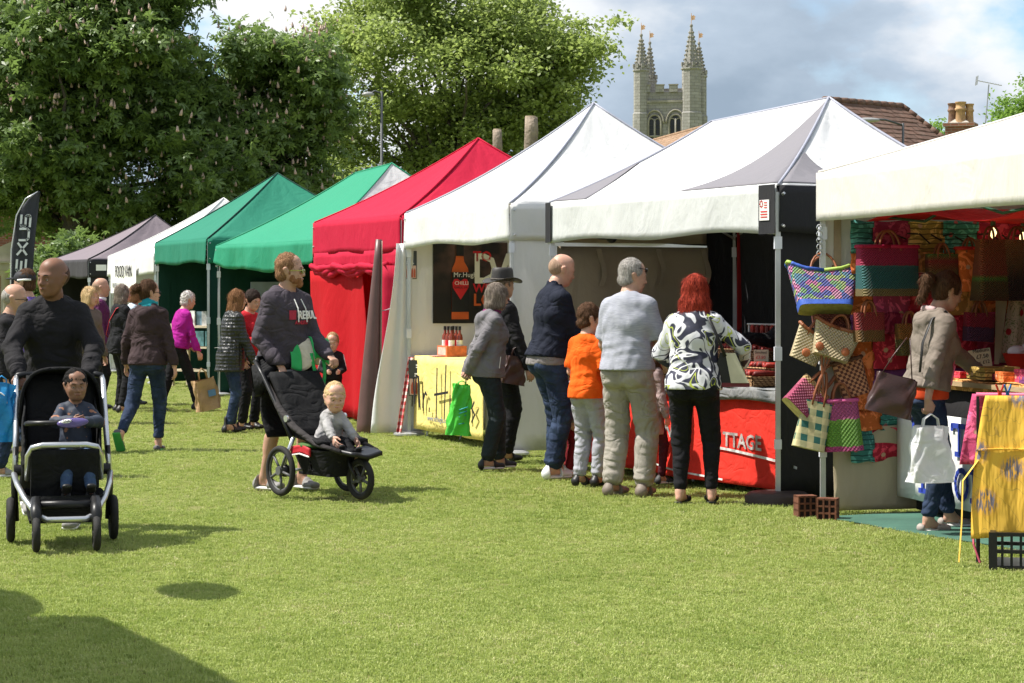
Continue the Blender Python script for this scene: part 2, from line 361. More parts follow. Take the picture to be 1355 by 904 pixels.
def person(label, px, py, H, head, P, name='person', loc=None, cat='person', group=None):
    """P: pose and clothing. Local frame: facing +Y, right hand at +X, metres of a 1.75 m body, scaled to H."""
    g = P.get
    hs = g('hs', 1.0); k = H/1.75; chin = 1.75-.235*hs; zs = (chin-.04)/1.475      # body height scale for child proportions
    bw = g('bw', 1.0); bd = g('bd', bw); sh = g('sh', 1.0)*(1 if hs < 1.1 else .86+.1*(1/hs))
    if loc is None: X, Y = gp(px, py); loc = (X, Y, 0)
    root = thing(name, label, cat, loc, -R(head), group)
    lean = R(g('lean', 0)); sit = g('sit', False); zp = .93*zs
    seatz = g('seatz', .93)*zs if sit else zp
    Rl = rotx(-lean)
    piv = np.array((0, 0, zp))
    def T(p):
        """torso point -> leaned, dropped for a seated pose"""
        p = np.array(p, float)*np.array((1, 1, zs)); w = min(1, max(0, (p[2]-zp+.05)/.12))
        q = piv+rotx(-lean*w)@(p-piv); q[2] += seatz-zp; return q
    det = g('det', 1.0); fine = .0062*det; coarse = .016*det
    # head frame
    nb = T((0, -.012, 1.455)); nk = T((0, .014+g('hf', 0)*.5, 1.530)); yaw = -R(g('yaw', 0)); pit = R(g('pitch', 0))*.8; rol = R(g('roll', 0))
    Rh = rotx(-lean*.3)@rotz(yaw)@rotx(pit)@roty(rol)
    hc = nk+np.array((0, .018+g('hf', 0), 0))+Rh@np.array((0, 0, .085*hs))
    hp = lambda x, y, z: hc+Rh@(np.array((x, y, z))*hs)
    hr = Rh@np.array((1, 0, 0))
    # limbs
    hipw = .088*bw; legs = []
    for sx, key in ((-1, 'lf'), (1, 'rf')):
        hip = np.array((sx*hipw, 0, (.90*zs if not sit else seatz-.02)))
        f = np.array(g(key, (sx*.11, 0, .085)), float); f[2] = f[2] if sit or 'lf' in P and f[2] > .12 else f[2]
        kn, an = ik(hip, f, .425*zs if not sit else .40*zs, .405*zs if not sit else .38*zs, g('kp', (sx*.12, 1, 0)) if not isinstance(g('kp'), dict) else P['kp'][key])
        legs.append((sx, hip, kn, an, R(g('toe'+key[0], -sx*-8)), R(g('tp'+key[0], 0))))
    arms = []
    for sx, key in ((-1, 'lh'), (1, 'rh')):
        s0 = T((sx*.150*sh*bw**.5, -.004, 1.392)); w = g(key, (sx*.26, .04, .86)); w = np.array(w, float)
        if g('absh', False) is False and not sit: w = w*np.array((1, 1, zs))
        al = g('al', 1.0)*(zs if hs > 1.1 else 1)
        el, wr_ = ik(s0, w, .29*al, .255*al, (P['ep'][key] if 'ep' in P else (sx*.5, -1, -.2)))
        arms.append((sx, s0, el, wr_, key))
    # ---------------- body field
    pts = [hc]+[a[3] for a in arms]+[l[3] for l in legs]+[l[2] for l in legs]+[a[2] for a in arms]
    lo = np.min(pts, 0)-.24; hi = np.max(pts, 0)+.24; lo[2] = max(lo[2], -.03) if not sit else lo[2]; lo[0] = min(lo[0], -.3); hi[0] = max(hi[0], .3); lo[1] = min(lo[1], -.25); hi[1] = max(hi[1], .25)
    hb = (hc-.15*hs, hc+.15*hs)
    boxes = [hb]
    if g('hands', True): boxes += [(a[3]-.10, a[3]+.10) for a in arms]
    B = Field(lo, hi, coarse, fine, boxes)
    sl_ = .88 if g('cloth', True) else 1
    def torso(Fd, o, k_=.05, hips=True, top=True):
        o = o*.72 if o > 0 else o
        bu = g('bust', 0); be = g('belly', 0); hw = g('hipw', 1)
        if hips: Fd.lim(T((0, -.005, .93)), T((0, 0, 1.06)), (.158*bw*hw+o, .112*bd+o), (.142*bw+o, .104*bd+be*.6+o), k_); [Fd.lim(T((sx*.07*bw*hw, -.055*bd, .90)), T((sx*.075*bw*hw, -.05*bd, .93)), .09*bw*hw+o*.7, .085*bw*hw+o*.7, k_) for sx in (-1, 1)]
        Fd.lim(T((0, .0, 1.06)), T((0, .0, 1.30)), (.142*bw+o, .104*bd+be+o), (.165*bw*sh+o, .116*bd+o), k_)
        if be: Fd.lim(T((0, .05*bd+be, 1.08)), T((0, .05*bd+be, 1.12)), (.11*bw+o, .06+o), (.11*bw+o, .06+o), .06)
        Fd.lim(T((0, -.0, 1.28)), T((0, -.012, 1.40)), (.165*bw*sh+o, .116*bd+o), (.135*bw*sh+o, .082*bd+o), k_)
        if bu: [Fd.lim(T((sx*.07, .09*bd, 1.26)), T((sx*.07, .09*bd, 1.26)), .062+o*.6, .062+o*.6, .04) for sx in (-1, 1)]
        if top: [Fd.lim(T((0, -.012, 1.43)), a[1]+np.array((0, 0, .0)), .052*bw**.5+o*.6, .046*bw**.5+o*.6, .05) for a in arms]
    torso(B, -.012)
    hk = (hs**.8 if hs > 1.1 else 1)
    B.lim(nb, nk, .062*bw**.6*hk**.5*g('nw', 1), .054*hk**.5*g('nw', 1), .03)
    B.lim(T((0, -.02, 1.42)), nk, .06*bw**.5, .048, .04)
    HF = hs
    hl = lambda a, b, ra, rb, kk=.02, op='add': B.lim(hp(*a), hp(*b), tuple(q*HF for q in ((ra, ra) if np.isscalar(ra) else ra)), tuple(q*HF for q in ((rb, rb) if np.isscalar(rb) else rb)), kk*HF, hr, op, mar=.03)
    hl((0, -.018, .035), (0, -.012, .036), (.076, .096, .084), (.076, .096, .084), .02)
    hl((0, .024, .062), (0, .026, .02), (.064, .058), (.066, .058), .03); hl((0, .032, .01), (0, .040, -.045), (.064, .052), (.053, .042), .03)
    ck = g('child', 0)
    hl((0, .052, -.062), (0, .062, -.083+.012*ck), (.040, .034), (.026, .026), .03)
    for sx in (-1, 1):
        hl((sx*.045, .01, -.03), (sx*.03, .045, -.072), .03, .024, .03)
        hl((sx*.036, .058, -.018), (sx*.036, .058, -.022), .026+.006*ck, .026+.006*ck, .02)
        hl((sx*.012, .084, .024), (sx*.044, .07, .026), .011, .009, .018)
        hl((sx*.031, .094, .004), (sx*.033, .094, .004), .0145, .0145, .014, 'sub')
        hl((sx*.031, .0765, .004), (sx*.031, .0765, .004), .0125, .0125, .004)
        hl((sx*.074, -.008, -.012), (sx*.084, -.02, .022), (.012, .018, .014), (.012, .02, .014), .008)
        hl((sx*.008, .094-.006*ck, -.028), (sx*.012, .09, -.03), .0085, .008, .01)
    hl((0, .086, .012), (0, .104-.012*ck, -.022), (.008, .010), (.0125, .011), .014)
    hl((-.018, .088, -.052), (.018, .088, -.052), (.006, .007), (.006, .007), .008)
    hl((-.014, .086, -.060), (.014, .086, -.060), (.007, .008), (.007, .008), .007)
    if g('yawn'): hl((-.01, .1, -.056), (.01, .1, -.056), .006, .006, .004, 'sub')
    fl = g('legsr', 1.0)*bw**.7
    bare = g('bare', 0)
    for sx, hip, kn, an, toe, tp in legs:
        r_ = (lambda q: q*fl) if bare else (lambda q: q*fl-.020)
        B.lim(hip, kn, r_(.082), r_(.054), .04); B.lim(kn, an, r_(.050), .034, .02)
        mid = kn*.68+an*.32; dirb = np.array((0, -.018, 0)); bare and B.lim(mid+dirb+(kn-an)*.06, mid+dirb-(kn-an)*.12, .042*fl, .038*fl, .03)
        fd = np.array((-math.sin(toe)*math.cos(tp), math.cos(toe)*math.cos(tp), math.sin(tp))); nd = np.array((0, 0, -1.))
        if sit and g('fd') is not None: fd = np.array(P['fd'], float); fd /= np.linalg.norm(fd)
        up = np.cross(np.array((1, 0, 0)), fd); ft = g('fs', 1.0)*(hs**.3)
        he = an-up*.045-fd*.03*ft
        fk = 1 if (g('shoe') or (0, 'sandal'))[1] == 'sandal' else .72; B.lim(he, an-up*.05+fd*.13*ft, (.028*fk, .026*fk), (.036*fk, .018*fk), .03); B.lim(an, an-up*.03+fd*.05, .036*fk, .028*fk, .03)
    ar = g('ar', 1.0)*bw**.6; hands = []
    for sx, s0, el, wr_, key in arms:
        sk = 1 if g('sleeve', 'long') != 'long' else .9
        B.lim(s0, el, .048*ar*sk, .037*ar*sk, .03); B.lim(el, el*.7+wr_*.3, .037*ar, .038*ar, .02); B.lim(el*.7+wr_*.3, wr_, .038*ar*sk, (.027*ar, .023*ar), .02)
        hd = g('hd', {}).get(key); hd = np.array(hd if hd is not None else (wr_-el), float); hd /= np.linalg.norm(hd)
        pn = g('pn', {}).get(key); pn = np.array(pn if pn is not None else (-sx, 0, 0), float); pn -= hd*(pn@hd); pn /= max(np.linalg.norm(pn), 1e-5)   # palm normal
        sd_ = np.cross(hd, pn); 
        if g('th', {}).get(key) is not None:
            if sd_@np.array(P['th'][key]) < 0: sd_ = -sd_
        elif sd_[1] < 0: sd_ = -sd_          # thumb side looks forward
        q = ar*(1 if hs < 1.1 else .9*hs**.35); curl = g('curl', {}).get(key, .35)
        pc = wr_+hd*.05*q
        B.lim(wr_+hd*.008, wr_+hd*.075*q, (.027*q, .014*q), (.038*q, .0125*q), .012, right=sd_, mar=.03)
        for fi, (off, ln) in enumerate(((.0285, .070), (.0095, .078), (-.0095, .074), (-.0285, .058))):
            b0 = wr_+hd*(.082-.004*abs(fi-1.5))*q+sd_*off*q; a1 = curl*1.1; a2 = curl*2.2
            d1 = hd*math.cos(a1)+pn*math.sin(a1)+sd_*off*1.2; d2 = hd*math.cos(a2+.1)+pn*math.sin(a2+.1); d3 = hd*math.cos(a2*1.45+.15)+pn*math.sin(a2*1.45+.15)
            b1 = b0+d1*ln*.45*q; b2 = b1+d2*ln*.32*q; b3 = b2+d3*ln*.23*q
            B.lim(b0, b1, .0094*q, .0088*q, .004, mar=.015); B.lim(b1, b2, .0088*q, .008*q, .002, mar=.015); B.lim(b2, b3, .008*q, .0072*q, .002, mar=.015)
        t0 = wr_+hd*.028*q+sd_*.022*q; t1 = t0+(hd*.6+sd_*.55+pn*.35)*.042*q; t2 = t1+(hd*.85+sd_*.1+pn*(.3+curl*.5))*.034*q
        B.lim(t0, t1, .0125*q, .0105*q, .01, mar=.015); B.lim(t1, t2, .0105*q, .0082*q, .004, mar=.015)
        hands.append((pc, hd, pn, sd_))
    SKM = g('skin', SK_PALE)
    B.mesh('body', [SKM], root, k)
    # ---------------- face pieces
    fb = MB(); RM = Matrix(Rh.tolist())
    if det < 1.5:
        for sx in (-1, 1):
            c = hp(sx*.031, .0775, .004)
            eb = MB(); eb.ball(Vector(c)*k, .0122*hs*k, 0, 10, 8); q = hp(sx*.031, .0797, .0025); eb.ball(Vector(q)*k, (.0082*hs*k, .0115*hs*k, .0082*hs*k), 1, 8, 6, RM)
            eb.build('eye', [EYEW, EYED], root, True)
            lid = MB(); lid.ball(Vector(hp(sx*.031, .078, .0085))*k, (.0142*hs*k, .0128*hs*k, .0085*hs*k), 0, 10, 6, RM); lid.build('eyelid', [SKM], root, True)
            bm = MB(); bm.tube([Vector(hp(sx*.014, .0945, .0265))*k, Vector(hp(sx*.032, .092, .031))*k, Vector(hp(sx*.05, .0765, .027))*k], [.0032*hs*k, .0036*hs*k, .002*hs*k], 6); bm.build('eyebrow', g('brow', g('hairm', [EYED])[0] if isinstance(g('hairm'), list) else g('hairm', EYED)), root, True)
        lb = MB(); lb.tube([Vector(hp(-.022, .086, -.056))*k, Vector(hp(-.008, .0965, -.054))*k, Vector(hp(.008, .0965, -.054))*k, Vector(hp(.022, .086, -.056))*k], [.002*hs*k, .0046*hs*k, .0046*hs*k, .002*hs*k], 6)
        lb.build('lips', mat('lips_'+SKM.name, tuple(x*y for x, y in zip(SKM.node_tree.nodes['Mix'].inputs[6].default_value[:3], (.95, .62, .62))), .5, .05, bump=0), root, True)
    # ---------------- hair
    hst = g('hair'); hm = g('hairm', None); dn = fine*1.1
    def hairf(boxm=.2, down=.1):
        return Field(hc-boxm*hs-np.array((0, 0, down)), hc+boxm*hs, dn*1.15)
    if hst:
        Hf = hairf(.16, {'long': .22, 'bob': .1, 'mid': .22, 'pony': .18}.get(hst, 0)); L = lambda a, b, ra, rb, kk=.02, op='add': Hf.lim(hp(*a), hp(*b), tuple(q*HF for q in ((ra, ra) if np.isscalar(ra) else ra)), tuple(q*HF for q in ((rb, rb) if np.isscalar(rb) else rb)), kk*HF, hr, op, mar=.08)
        th = g('hth', .012); ph = abs(hash(label)) % 7
        if hst == 'fringe_sides':      # balding: cropped hair at the back and sides only
            L((0, -.02, .03), (0, -.02, .03), (.0785, .0985, .0855), (.0785, .0985, .0855)); L((0, -.03, .10), (0, .02, .10), (.085, .1, .058), (.085, .1, .058), .01, 'sub')
            L((0, .12, .0), (0, .12, .0), (.11, .105, .12), (.11, .105, .12), .01, 'sub'); L((0, .0, -.10), (0, .05, -.10), (.1, .1, .055), (.1, .1, .055), .01, 'sub')
        else:
            L((0, -.02, .038), (0, -.015, .040), (.076+th, .096+th, .084+th), (.076+th, .096+th, .084+th))
            if hst in ('short', 'crop', 'curly', 'boy'):
                L((0, -.05, -.03), (0, -.05, -.03), (.07+th*.5, .055+th*.5, .05), (.07, .055, .05), .02)
                if hst == 'boy': L((0, .03, .05), (0, .075, .05), (.07, .03), (.055, .018), .02)
            if hst == 'bob':
                L((0, -.03, .02), (0, -.035, -.06), (.092, .085), (.098, .078), .03)
                for sx in (-1, 1): L((sx*.074, .02, .03), (sx*.082, .03, -.065), (.022, .045), (.02, .04), .02)
                L((0, .055, .085), (.03, .075, .045), (.05, .03), (.045, .016), .02)
            if hst in ('long', 'mid', 'pony'):
                ll = {'long': -.19, 'mid': -.15, 'pony': -.02}[hst]
                L((0, -.04, .02), (0, -.05, -.08 if hst != 'pony' else -.03), (.09, .075), (.085, .06) if hst != 'pony' else (.06, .05), .03)
                if hst != 'pony':
                    L((0, -.055, -.06), (0, -.07, ll), (.095, .055), (.115, .04), .03)
                    for sx in (-1, 1): L((sx*.07, 0, .02), (sx*.088, -.02, ll+.03), (.026, .045), (.03, .04), .03)
            if hst in ('long', 'mid'):
                rs_ = random.Random(ph+3)
                for q_ in range(18):
                    a_ = -2.7+5.4*q_/17-math.pi/2; cx_, cy_ = math.cos(a_), math.sin(a_); zl = ll+rs_.uniform(-.035, .05)
                    if cy_ > .35: continue
                    L((cx_*.078, cy_*.088-.01, -.01), (cx_*.098+rs_.uniform(-.012, .012), cy_*.085-.015, zl*.55), .022, .021, .012); L((cx_*.098+rs_.uniform(-.012, .012), cy_*.085-.015, zl*.55), (cx_*.104+rs_.uniform(-.02, .02), cy_*.085-.02, zl), .021, .008, .012)
            # face opening
            fz = {'bob': .0, 'boy': .004}.get(hst, .0)
            fw = {'bob': .066, 'long': .067, 'mid': .067}.get(hst, .084)
            fz += g('fo', 0); L((0, .105, -.025+fz), (0, .105, -.03+fz), (fw, .07, .092), (fw, .07, .092), .012, 'sub')
            if hst in ('short', 'crop', 'curly', 'boy', 'pony'):
                for sx in (-1, 1): L((sx*.09, .045, -.055), (sx*.09, .02, -.075), (.04, .052, .055), (.04, .052, .055), .01, 'sub')
                L((0, .06, -.10), (0, .06, -.12), (.09, .105, .06), (.09, .105, .06), .01, 'sub')
                for sx in (-1, 1): L((sx*.086, -.014, .0), (sx*.086, -.014, -.01), (.02, .022, .026), (.02, .022, .026), .006, 'sub')
        amp = {'curly': .012, 'bob': .005, 'long': .008, 'mid': .007, 'fringe_sides': .0012, 'crop': .003}.get(hst, .006)
        fq = {'curly': 150, 'long': 75, 'mid': 80}.get(hst, 95)
        Hf.wob(amp, fq, fq*.9, fq*(.9 if hst in ('curly', 'short', 'crop', 'boy') else .28), ph)
        ss = {'curly': (2600, .018, .010, .0013, .1), 'long': (3600, .060, .006, .0014, 1.6), 'mid': (3600, .055, .008, .0014, 1.5), 'bob': (3000, .045, .005, .0013, 1.4), 'pony': (2600, .035, .003, .0011, .5), 'boy': (2600, .030, .006, .0012, .9), 'crop': (2600, .016, .005, .0011, .4), 'short': (2600, .018, .004, .0011, .6)}.get(hst)
        Hf.mesh('hair', [hm], root, k, strands=ss and ss+(ph,))
        if hst == 'pony' and g('bun'):
            Bf = Field(hp(0, -.14, .04)-.09, hp(0, -.14, .04)+.09, dn); Bf.lim(hp(0, -.115, .045), hp(0, -.15, .05), .034, .04, .02); Bf.lim(hp(0.01, -.13, .07), hp(-.01, -.16, .02), .02, .03, .02); Bf.wob(.01, 90, 80, 90, 2); Bf.mesh('hair_bun', [hm], root, k, strands=(700, .03, .012, .0013, .2, 4))
        elif hst == 'pony':
            Bf = Field(hp(0, -.15, -.06)-.16, hp(0, -.15, -.06)+.16, dn*1.2); Bf.lim(hp(0, -.11, .055), hp(0, -.165, .045), .022, .036, .02); Bf.lim(hp(0, -.165, .045), hp(0, -.175, -.10), .042, .022, .03); Bf.wob(.009, 60, 70, 25, 2); Bf.mesh('ponytail', [hm], root, k, strands=(900, .06, .008, .0013, 1.6, 4))
    if g('beard'):
        Bf = Field(hc-.15*hs, hc+.15*hs, dn); q = lambda a, b, ra, rb, op='add': Bf.lim(hp(*a), hp(*b), ra, rb, .02, hr, op)
        q((0, .035, -.045), (0, .05, -.055), (.063, .052), (.056, .045)); q((0, .055, -.065), (0, .066, -.092), (.045, .04), (.032, .03))
        for sx in (-1, 1): q((sx*.062, .01, -.01), (sx*.045, .035, -.06), .02, .028)
        q((0, .10, -.012), (0, .10, -.012), (.05, .05, .036), (.05, .05, .036), 'sub'); q((-.012, .104, -.056), (.012, .104, -.056), .010, .010, 'sub'); Bf.wob(.004, 120, 130, 120, 1); Bf.mesh('beard', [g('beard')], root, k, strands=(900, .012, .003, .0009, 1.0, 4))
    # ---------------- clothes
    wc = g('wc', .0125)*max(1, det*.85)
    clo, chi = lo-.05, hi+.05
    lg = g('leg')
    if lg:
        Lf = Field(clo, np.array((chi[0], chi[1], (1.12*zs if not sit else seatz+.25))), wc)
        m_, (rt_, rk_, ra_), ez = lg[0], lg[1], lg[2]
        o = .012
        Lf.lim(T((0, -.005, .92)), T((0, 0, 1.03)), (.165*bw*g('hipw', 1), .12*bd), (.146*bw, .108*bd), .03)
        for sx in (-1, 1): Lf.lim(T((sx*.072*bw*g('hipw', 1), -.058*bd, .885)), T((sx*.075*bw*g('hipw', 1), -.05*bd, .93)), .094*bw*g('hipw', 1), .088*bw*g('hipw', 1), .03)
        for sx, hip, kn, an, toe, tp in legs:
            Lf.lim(hip+np.array((0, -.01, 0)), kn, rt_*bw**.5, rk_, .03); end = kn+(an-kn)*ez
            Lf.lim(kn, end-(an-kn)/np.linalg.norm(an-kn)*ra_*.6, rk_, ra_, .02)
            if g('flare'): Lf.lim(kn*.35+an*.65, end, rk_*.95, ra_*1.1, .03)
        wf = g('lw', 1.0)
        Lf.wob(.004*wf, 14, 12, 30, 1.3); Lf.wob(.0055*wf, 34, 38, 95, .5, (.5*zs, .12)); Lf.wob(.007*wf, 26, 31, 110, 2.1, (.12, .09)); Lf.wob(.004*wf, 40, 35, 80, 3.1, (.82*zs, .1))
        if not sit: Lf.cut((0, 0, 1), T((0, 0, 1.05))[2]); 
        if g('legcut'): Lf.cut((0, 0, -1), -g('legcut')*zs)
        elif not sit: Lf.cut((0, 0, -1), -.035)
        Lf.mesh(g('legname', 'trousers'), lg[0] if isinstance(lg[0], list) else [lg[0]], root, k, g('legf'))
    tp_ = g('top')
    if tp_:
        m_, o, hem, (ru, re, rw) = tp_
        Tf = Field(clo, chi, wc); torso(Tf, o, .05, hips=hem < 1.0)
        if hem < 1.02:
            hw = g('hemw', 1.0)
            Tf.lim(T((0, -.01, hem-.02)), T((0, -.0, 1.08)), ((.165*bw*g('hipw', 1)+o)*hw, (.13*bd+o)*hw), (.145*bw+o, .115*bd+o+g('belly', 0)*.8), .04)
            for sx in (-1, 1): Tf.lim(T((sx*.05*bw, -.07*bd, hem-.02)), T((sx*.05*bw, -.05*bd, .97)), .082*bw*g('hipw', 1)+o, .07*bw+o, .04)
        ru, re = ru*.88, re*.93
        for sx, s0, el, wr_, key in arms:
            Tf.lim(s0, el, ru, re, .035)
            if rw: e2 = wr_-(wr_-el)/np.linalg.norm(wr_-el)*g('cuff', .0); Tf.lim(el, el*.3+e2*.7, re, (re+rw)/2, .02); Tf.lim(el*.3+e2*.7, e2, (re+rw)/2, rw, .02)
        if g('hood'):
            Tf.lim(T((-.07, -.05, 1.45)), T((0, -.105, 1.40)), (.05, .05), (.075, .045), .03); Tf.lim(T((.07, -.05, 1.45)), T((0, -.105, 1.40)), (.05, .05), (.075, .045), .03); Tf.lim(T((0, -.10, 1.42)), T((0, -.115, 1.34)), (.09, .045), (.06, .03), .03)
            for sx in (-1, 1): Tf.lim(T((sx*.075, -.03, 1.47)), T((sx*.06, .06, 1.42)), .035, .026, .02)
        if g('collar', .0): Tf.lim(T((0, -.014, 1.43)), T((0, .0, 1.46+g('collar'))), (.078, .078), (.07, .07), .02)
        tw = g('tw', 1.0)
        Tf.wob(.005*tw, 15, 13, 24, .7); Tf.wob(.005*tw, 55, 48, 34, 2.2)
        Tf.wob(.006*tw, 33, 33, 95, 1.1, (1.10*zs, .09))
        if not sit: Tf.cut((0, -math.sin(lean) if hem > .85 else 0, -1), -(T((0, 0, hem))[2]))
        # neckline
        Tf.lim(T((0, .012, 1.485))+np.array((0, 0, g('collar', 0))), T((0, .05, 1.60)), (.062, .066), (.085, .09), .006, op='sub')
        if rw == 0:
            for sx, s0, el, wr_, key in arms:
                d = (el-s0)/np.linalg.norm(el-s0); c0 = s0+d*.23*g('al', 1)*(zs if hs > 1.1 else 1)
                Tf.lim(c0+d*.09, el+(wr_-el)*.6, .10, .07, .003, op='sub')
        Tf.mesh(g('topname', 'jacket'), m_ if isinstance(m_, list) else [m_], root, k, g('topf'))
    if g('under'):        # a strip of a second garment below the hem
        m_, o, z0, z1 = g('under'); U = Field(clo, chi, wc); torso(U, o); U.lim(T((0, -.01, z0)), T((0, 0, z1)), (.16*bw*g('hipw', 1)+o, .125*bd+o), (.15*bw+o, .115*bd+o), .03); U.wob(.006, 20, 20, 20, 1)
        U.cut((0, 0, -1), -T((0, 0, z0))[2]); U.cut((0, 0, 1), T((0, 0, z1))[2]); U.mesh('undershirt', [m_], root, k)
    if g('scarf'):
        U = Field(hc-.3, hc+.15, dn); U.lim(T((0, -.02, 1.455)), T((0, .0, 1.50)), (.088, .088), (.078, .078), .02)
        for a in range(3): U.lim(T((-.06, -.03, 1.46+.02*a)), T((.06, .04, 1.47+.02*a)), .032, .03, .01)
        U.wob(.008, 60, 50, 90, 1); U.mesh('scarf', [g('scarf')], root, k)
    if g('shoe'):
        sm, kind = g('shoe')[:2]; sole = g('shoe')[2] if len(g('shoe')) > 2 else None
        for sx, hip, kn, an, toe, tp in legs:
            fd = np.array((-math.sin(toe)*math.cos(tp), math.cos(toe)*math.cos(tp), math.sin(tp)))
            if sit and g('fd') is not None: fd = np.array(P['fd'], float); fd /= np.linalg.norm(fd)
            up = np.cross(np.array((math.cos(toe), math.sin(toe), 0)), fd); ft = g('fs', 1.0)*(hs**.3)
            Sf = Field(an-.24, an+.24, .0085)
            b = an-up*.052
            if kind == 'sandal':
                Sf.lim(b-fd*.055-up*.022, b+fd*.16-up*.022, (.040, .010), (.046, .009), .01); Sf.lim(b+fd*.10+np.array((-.04, 0, 0)), b+fd*.10+np.array((.04, 0, 0)), (.02, .02), (.02, .02), .01)
                Sf.lim(an-fd*.03-np.array((.035, 0, 0)), an-fd*.03+np.array((.035, 0, 0)), .012, .012, .01); Sf.lim(b+fd*.08, an+fd*.03, (.045, .01), (.042, .01), .01)
            elif kind == 'flat':
                Sf.lim(b-fd*.05-up*.004, b+fd*.15*ft-up*.010, (.041, .032), (.044, .022), .03); Sf.lim(an+fd*.03+up*.02, an+fd*.06+up*.03, .035, .04, .01, op='sub')
            else:
                Sf.lim(b-fd*.05*ft-up*.0, b+fd*.15*ft-up*.008, (.043, .040), (.050, .026), .03); Sf.lim(b-fd*.03, an+fd*.0+up*.02, .047, .047, .04); Sf.lim(b+fd*.05*ft, b+fd*.05*ft+up*.01, .045, .04, .03)
                if kind == 'boot': Sf.lim(an, an+up*.08, .052, .056, .03)
            Sf.lim(b-up*.086, b-up*.086+fd*.01, (.4, .4, .05), (.4, .4, .05), 0, right=np.cross(fd, up), op='sub')
            so = Sf.mesh('shoe', [sm], root, k)
            if sole:
                Sl = Field(an-.24, an+.24, .009); Sl.lim(b-fd*.052*ft-up*.028, b+fd*.152*ft-up*.028, (.046, .014), (.053, .013), .02); Sl.mesh('sole', [sole], so, k)
    return root, dict(k=k, hp=hp, Rh=Rh, hc=hc, T=T, legs=legs, arms=arms, hands=hands, bw=bw, bd=bd)
def wpt(root, p, k=1.0):
    """local body point -> world"""
    return root.matrix_basis @ (Vector(p)*k)
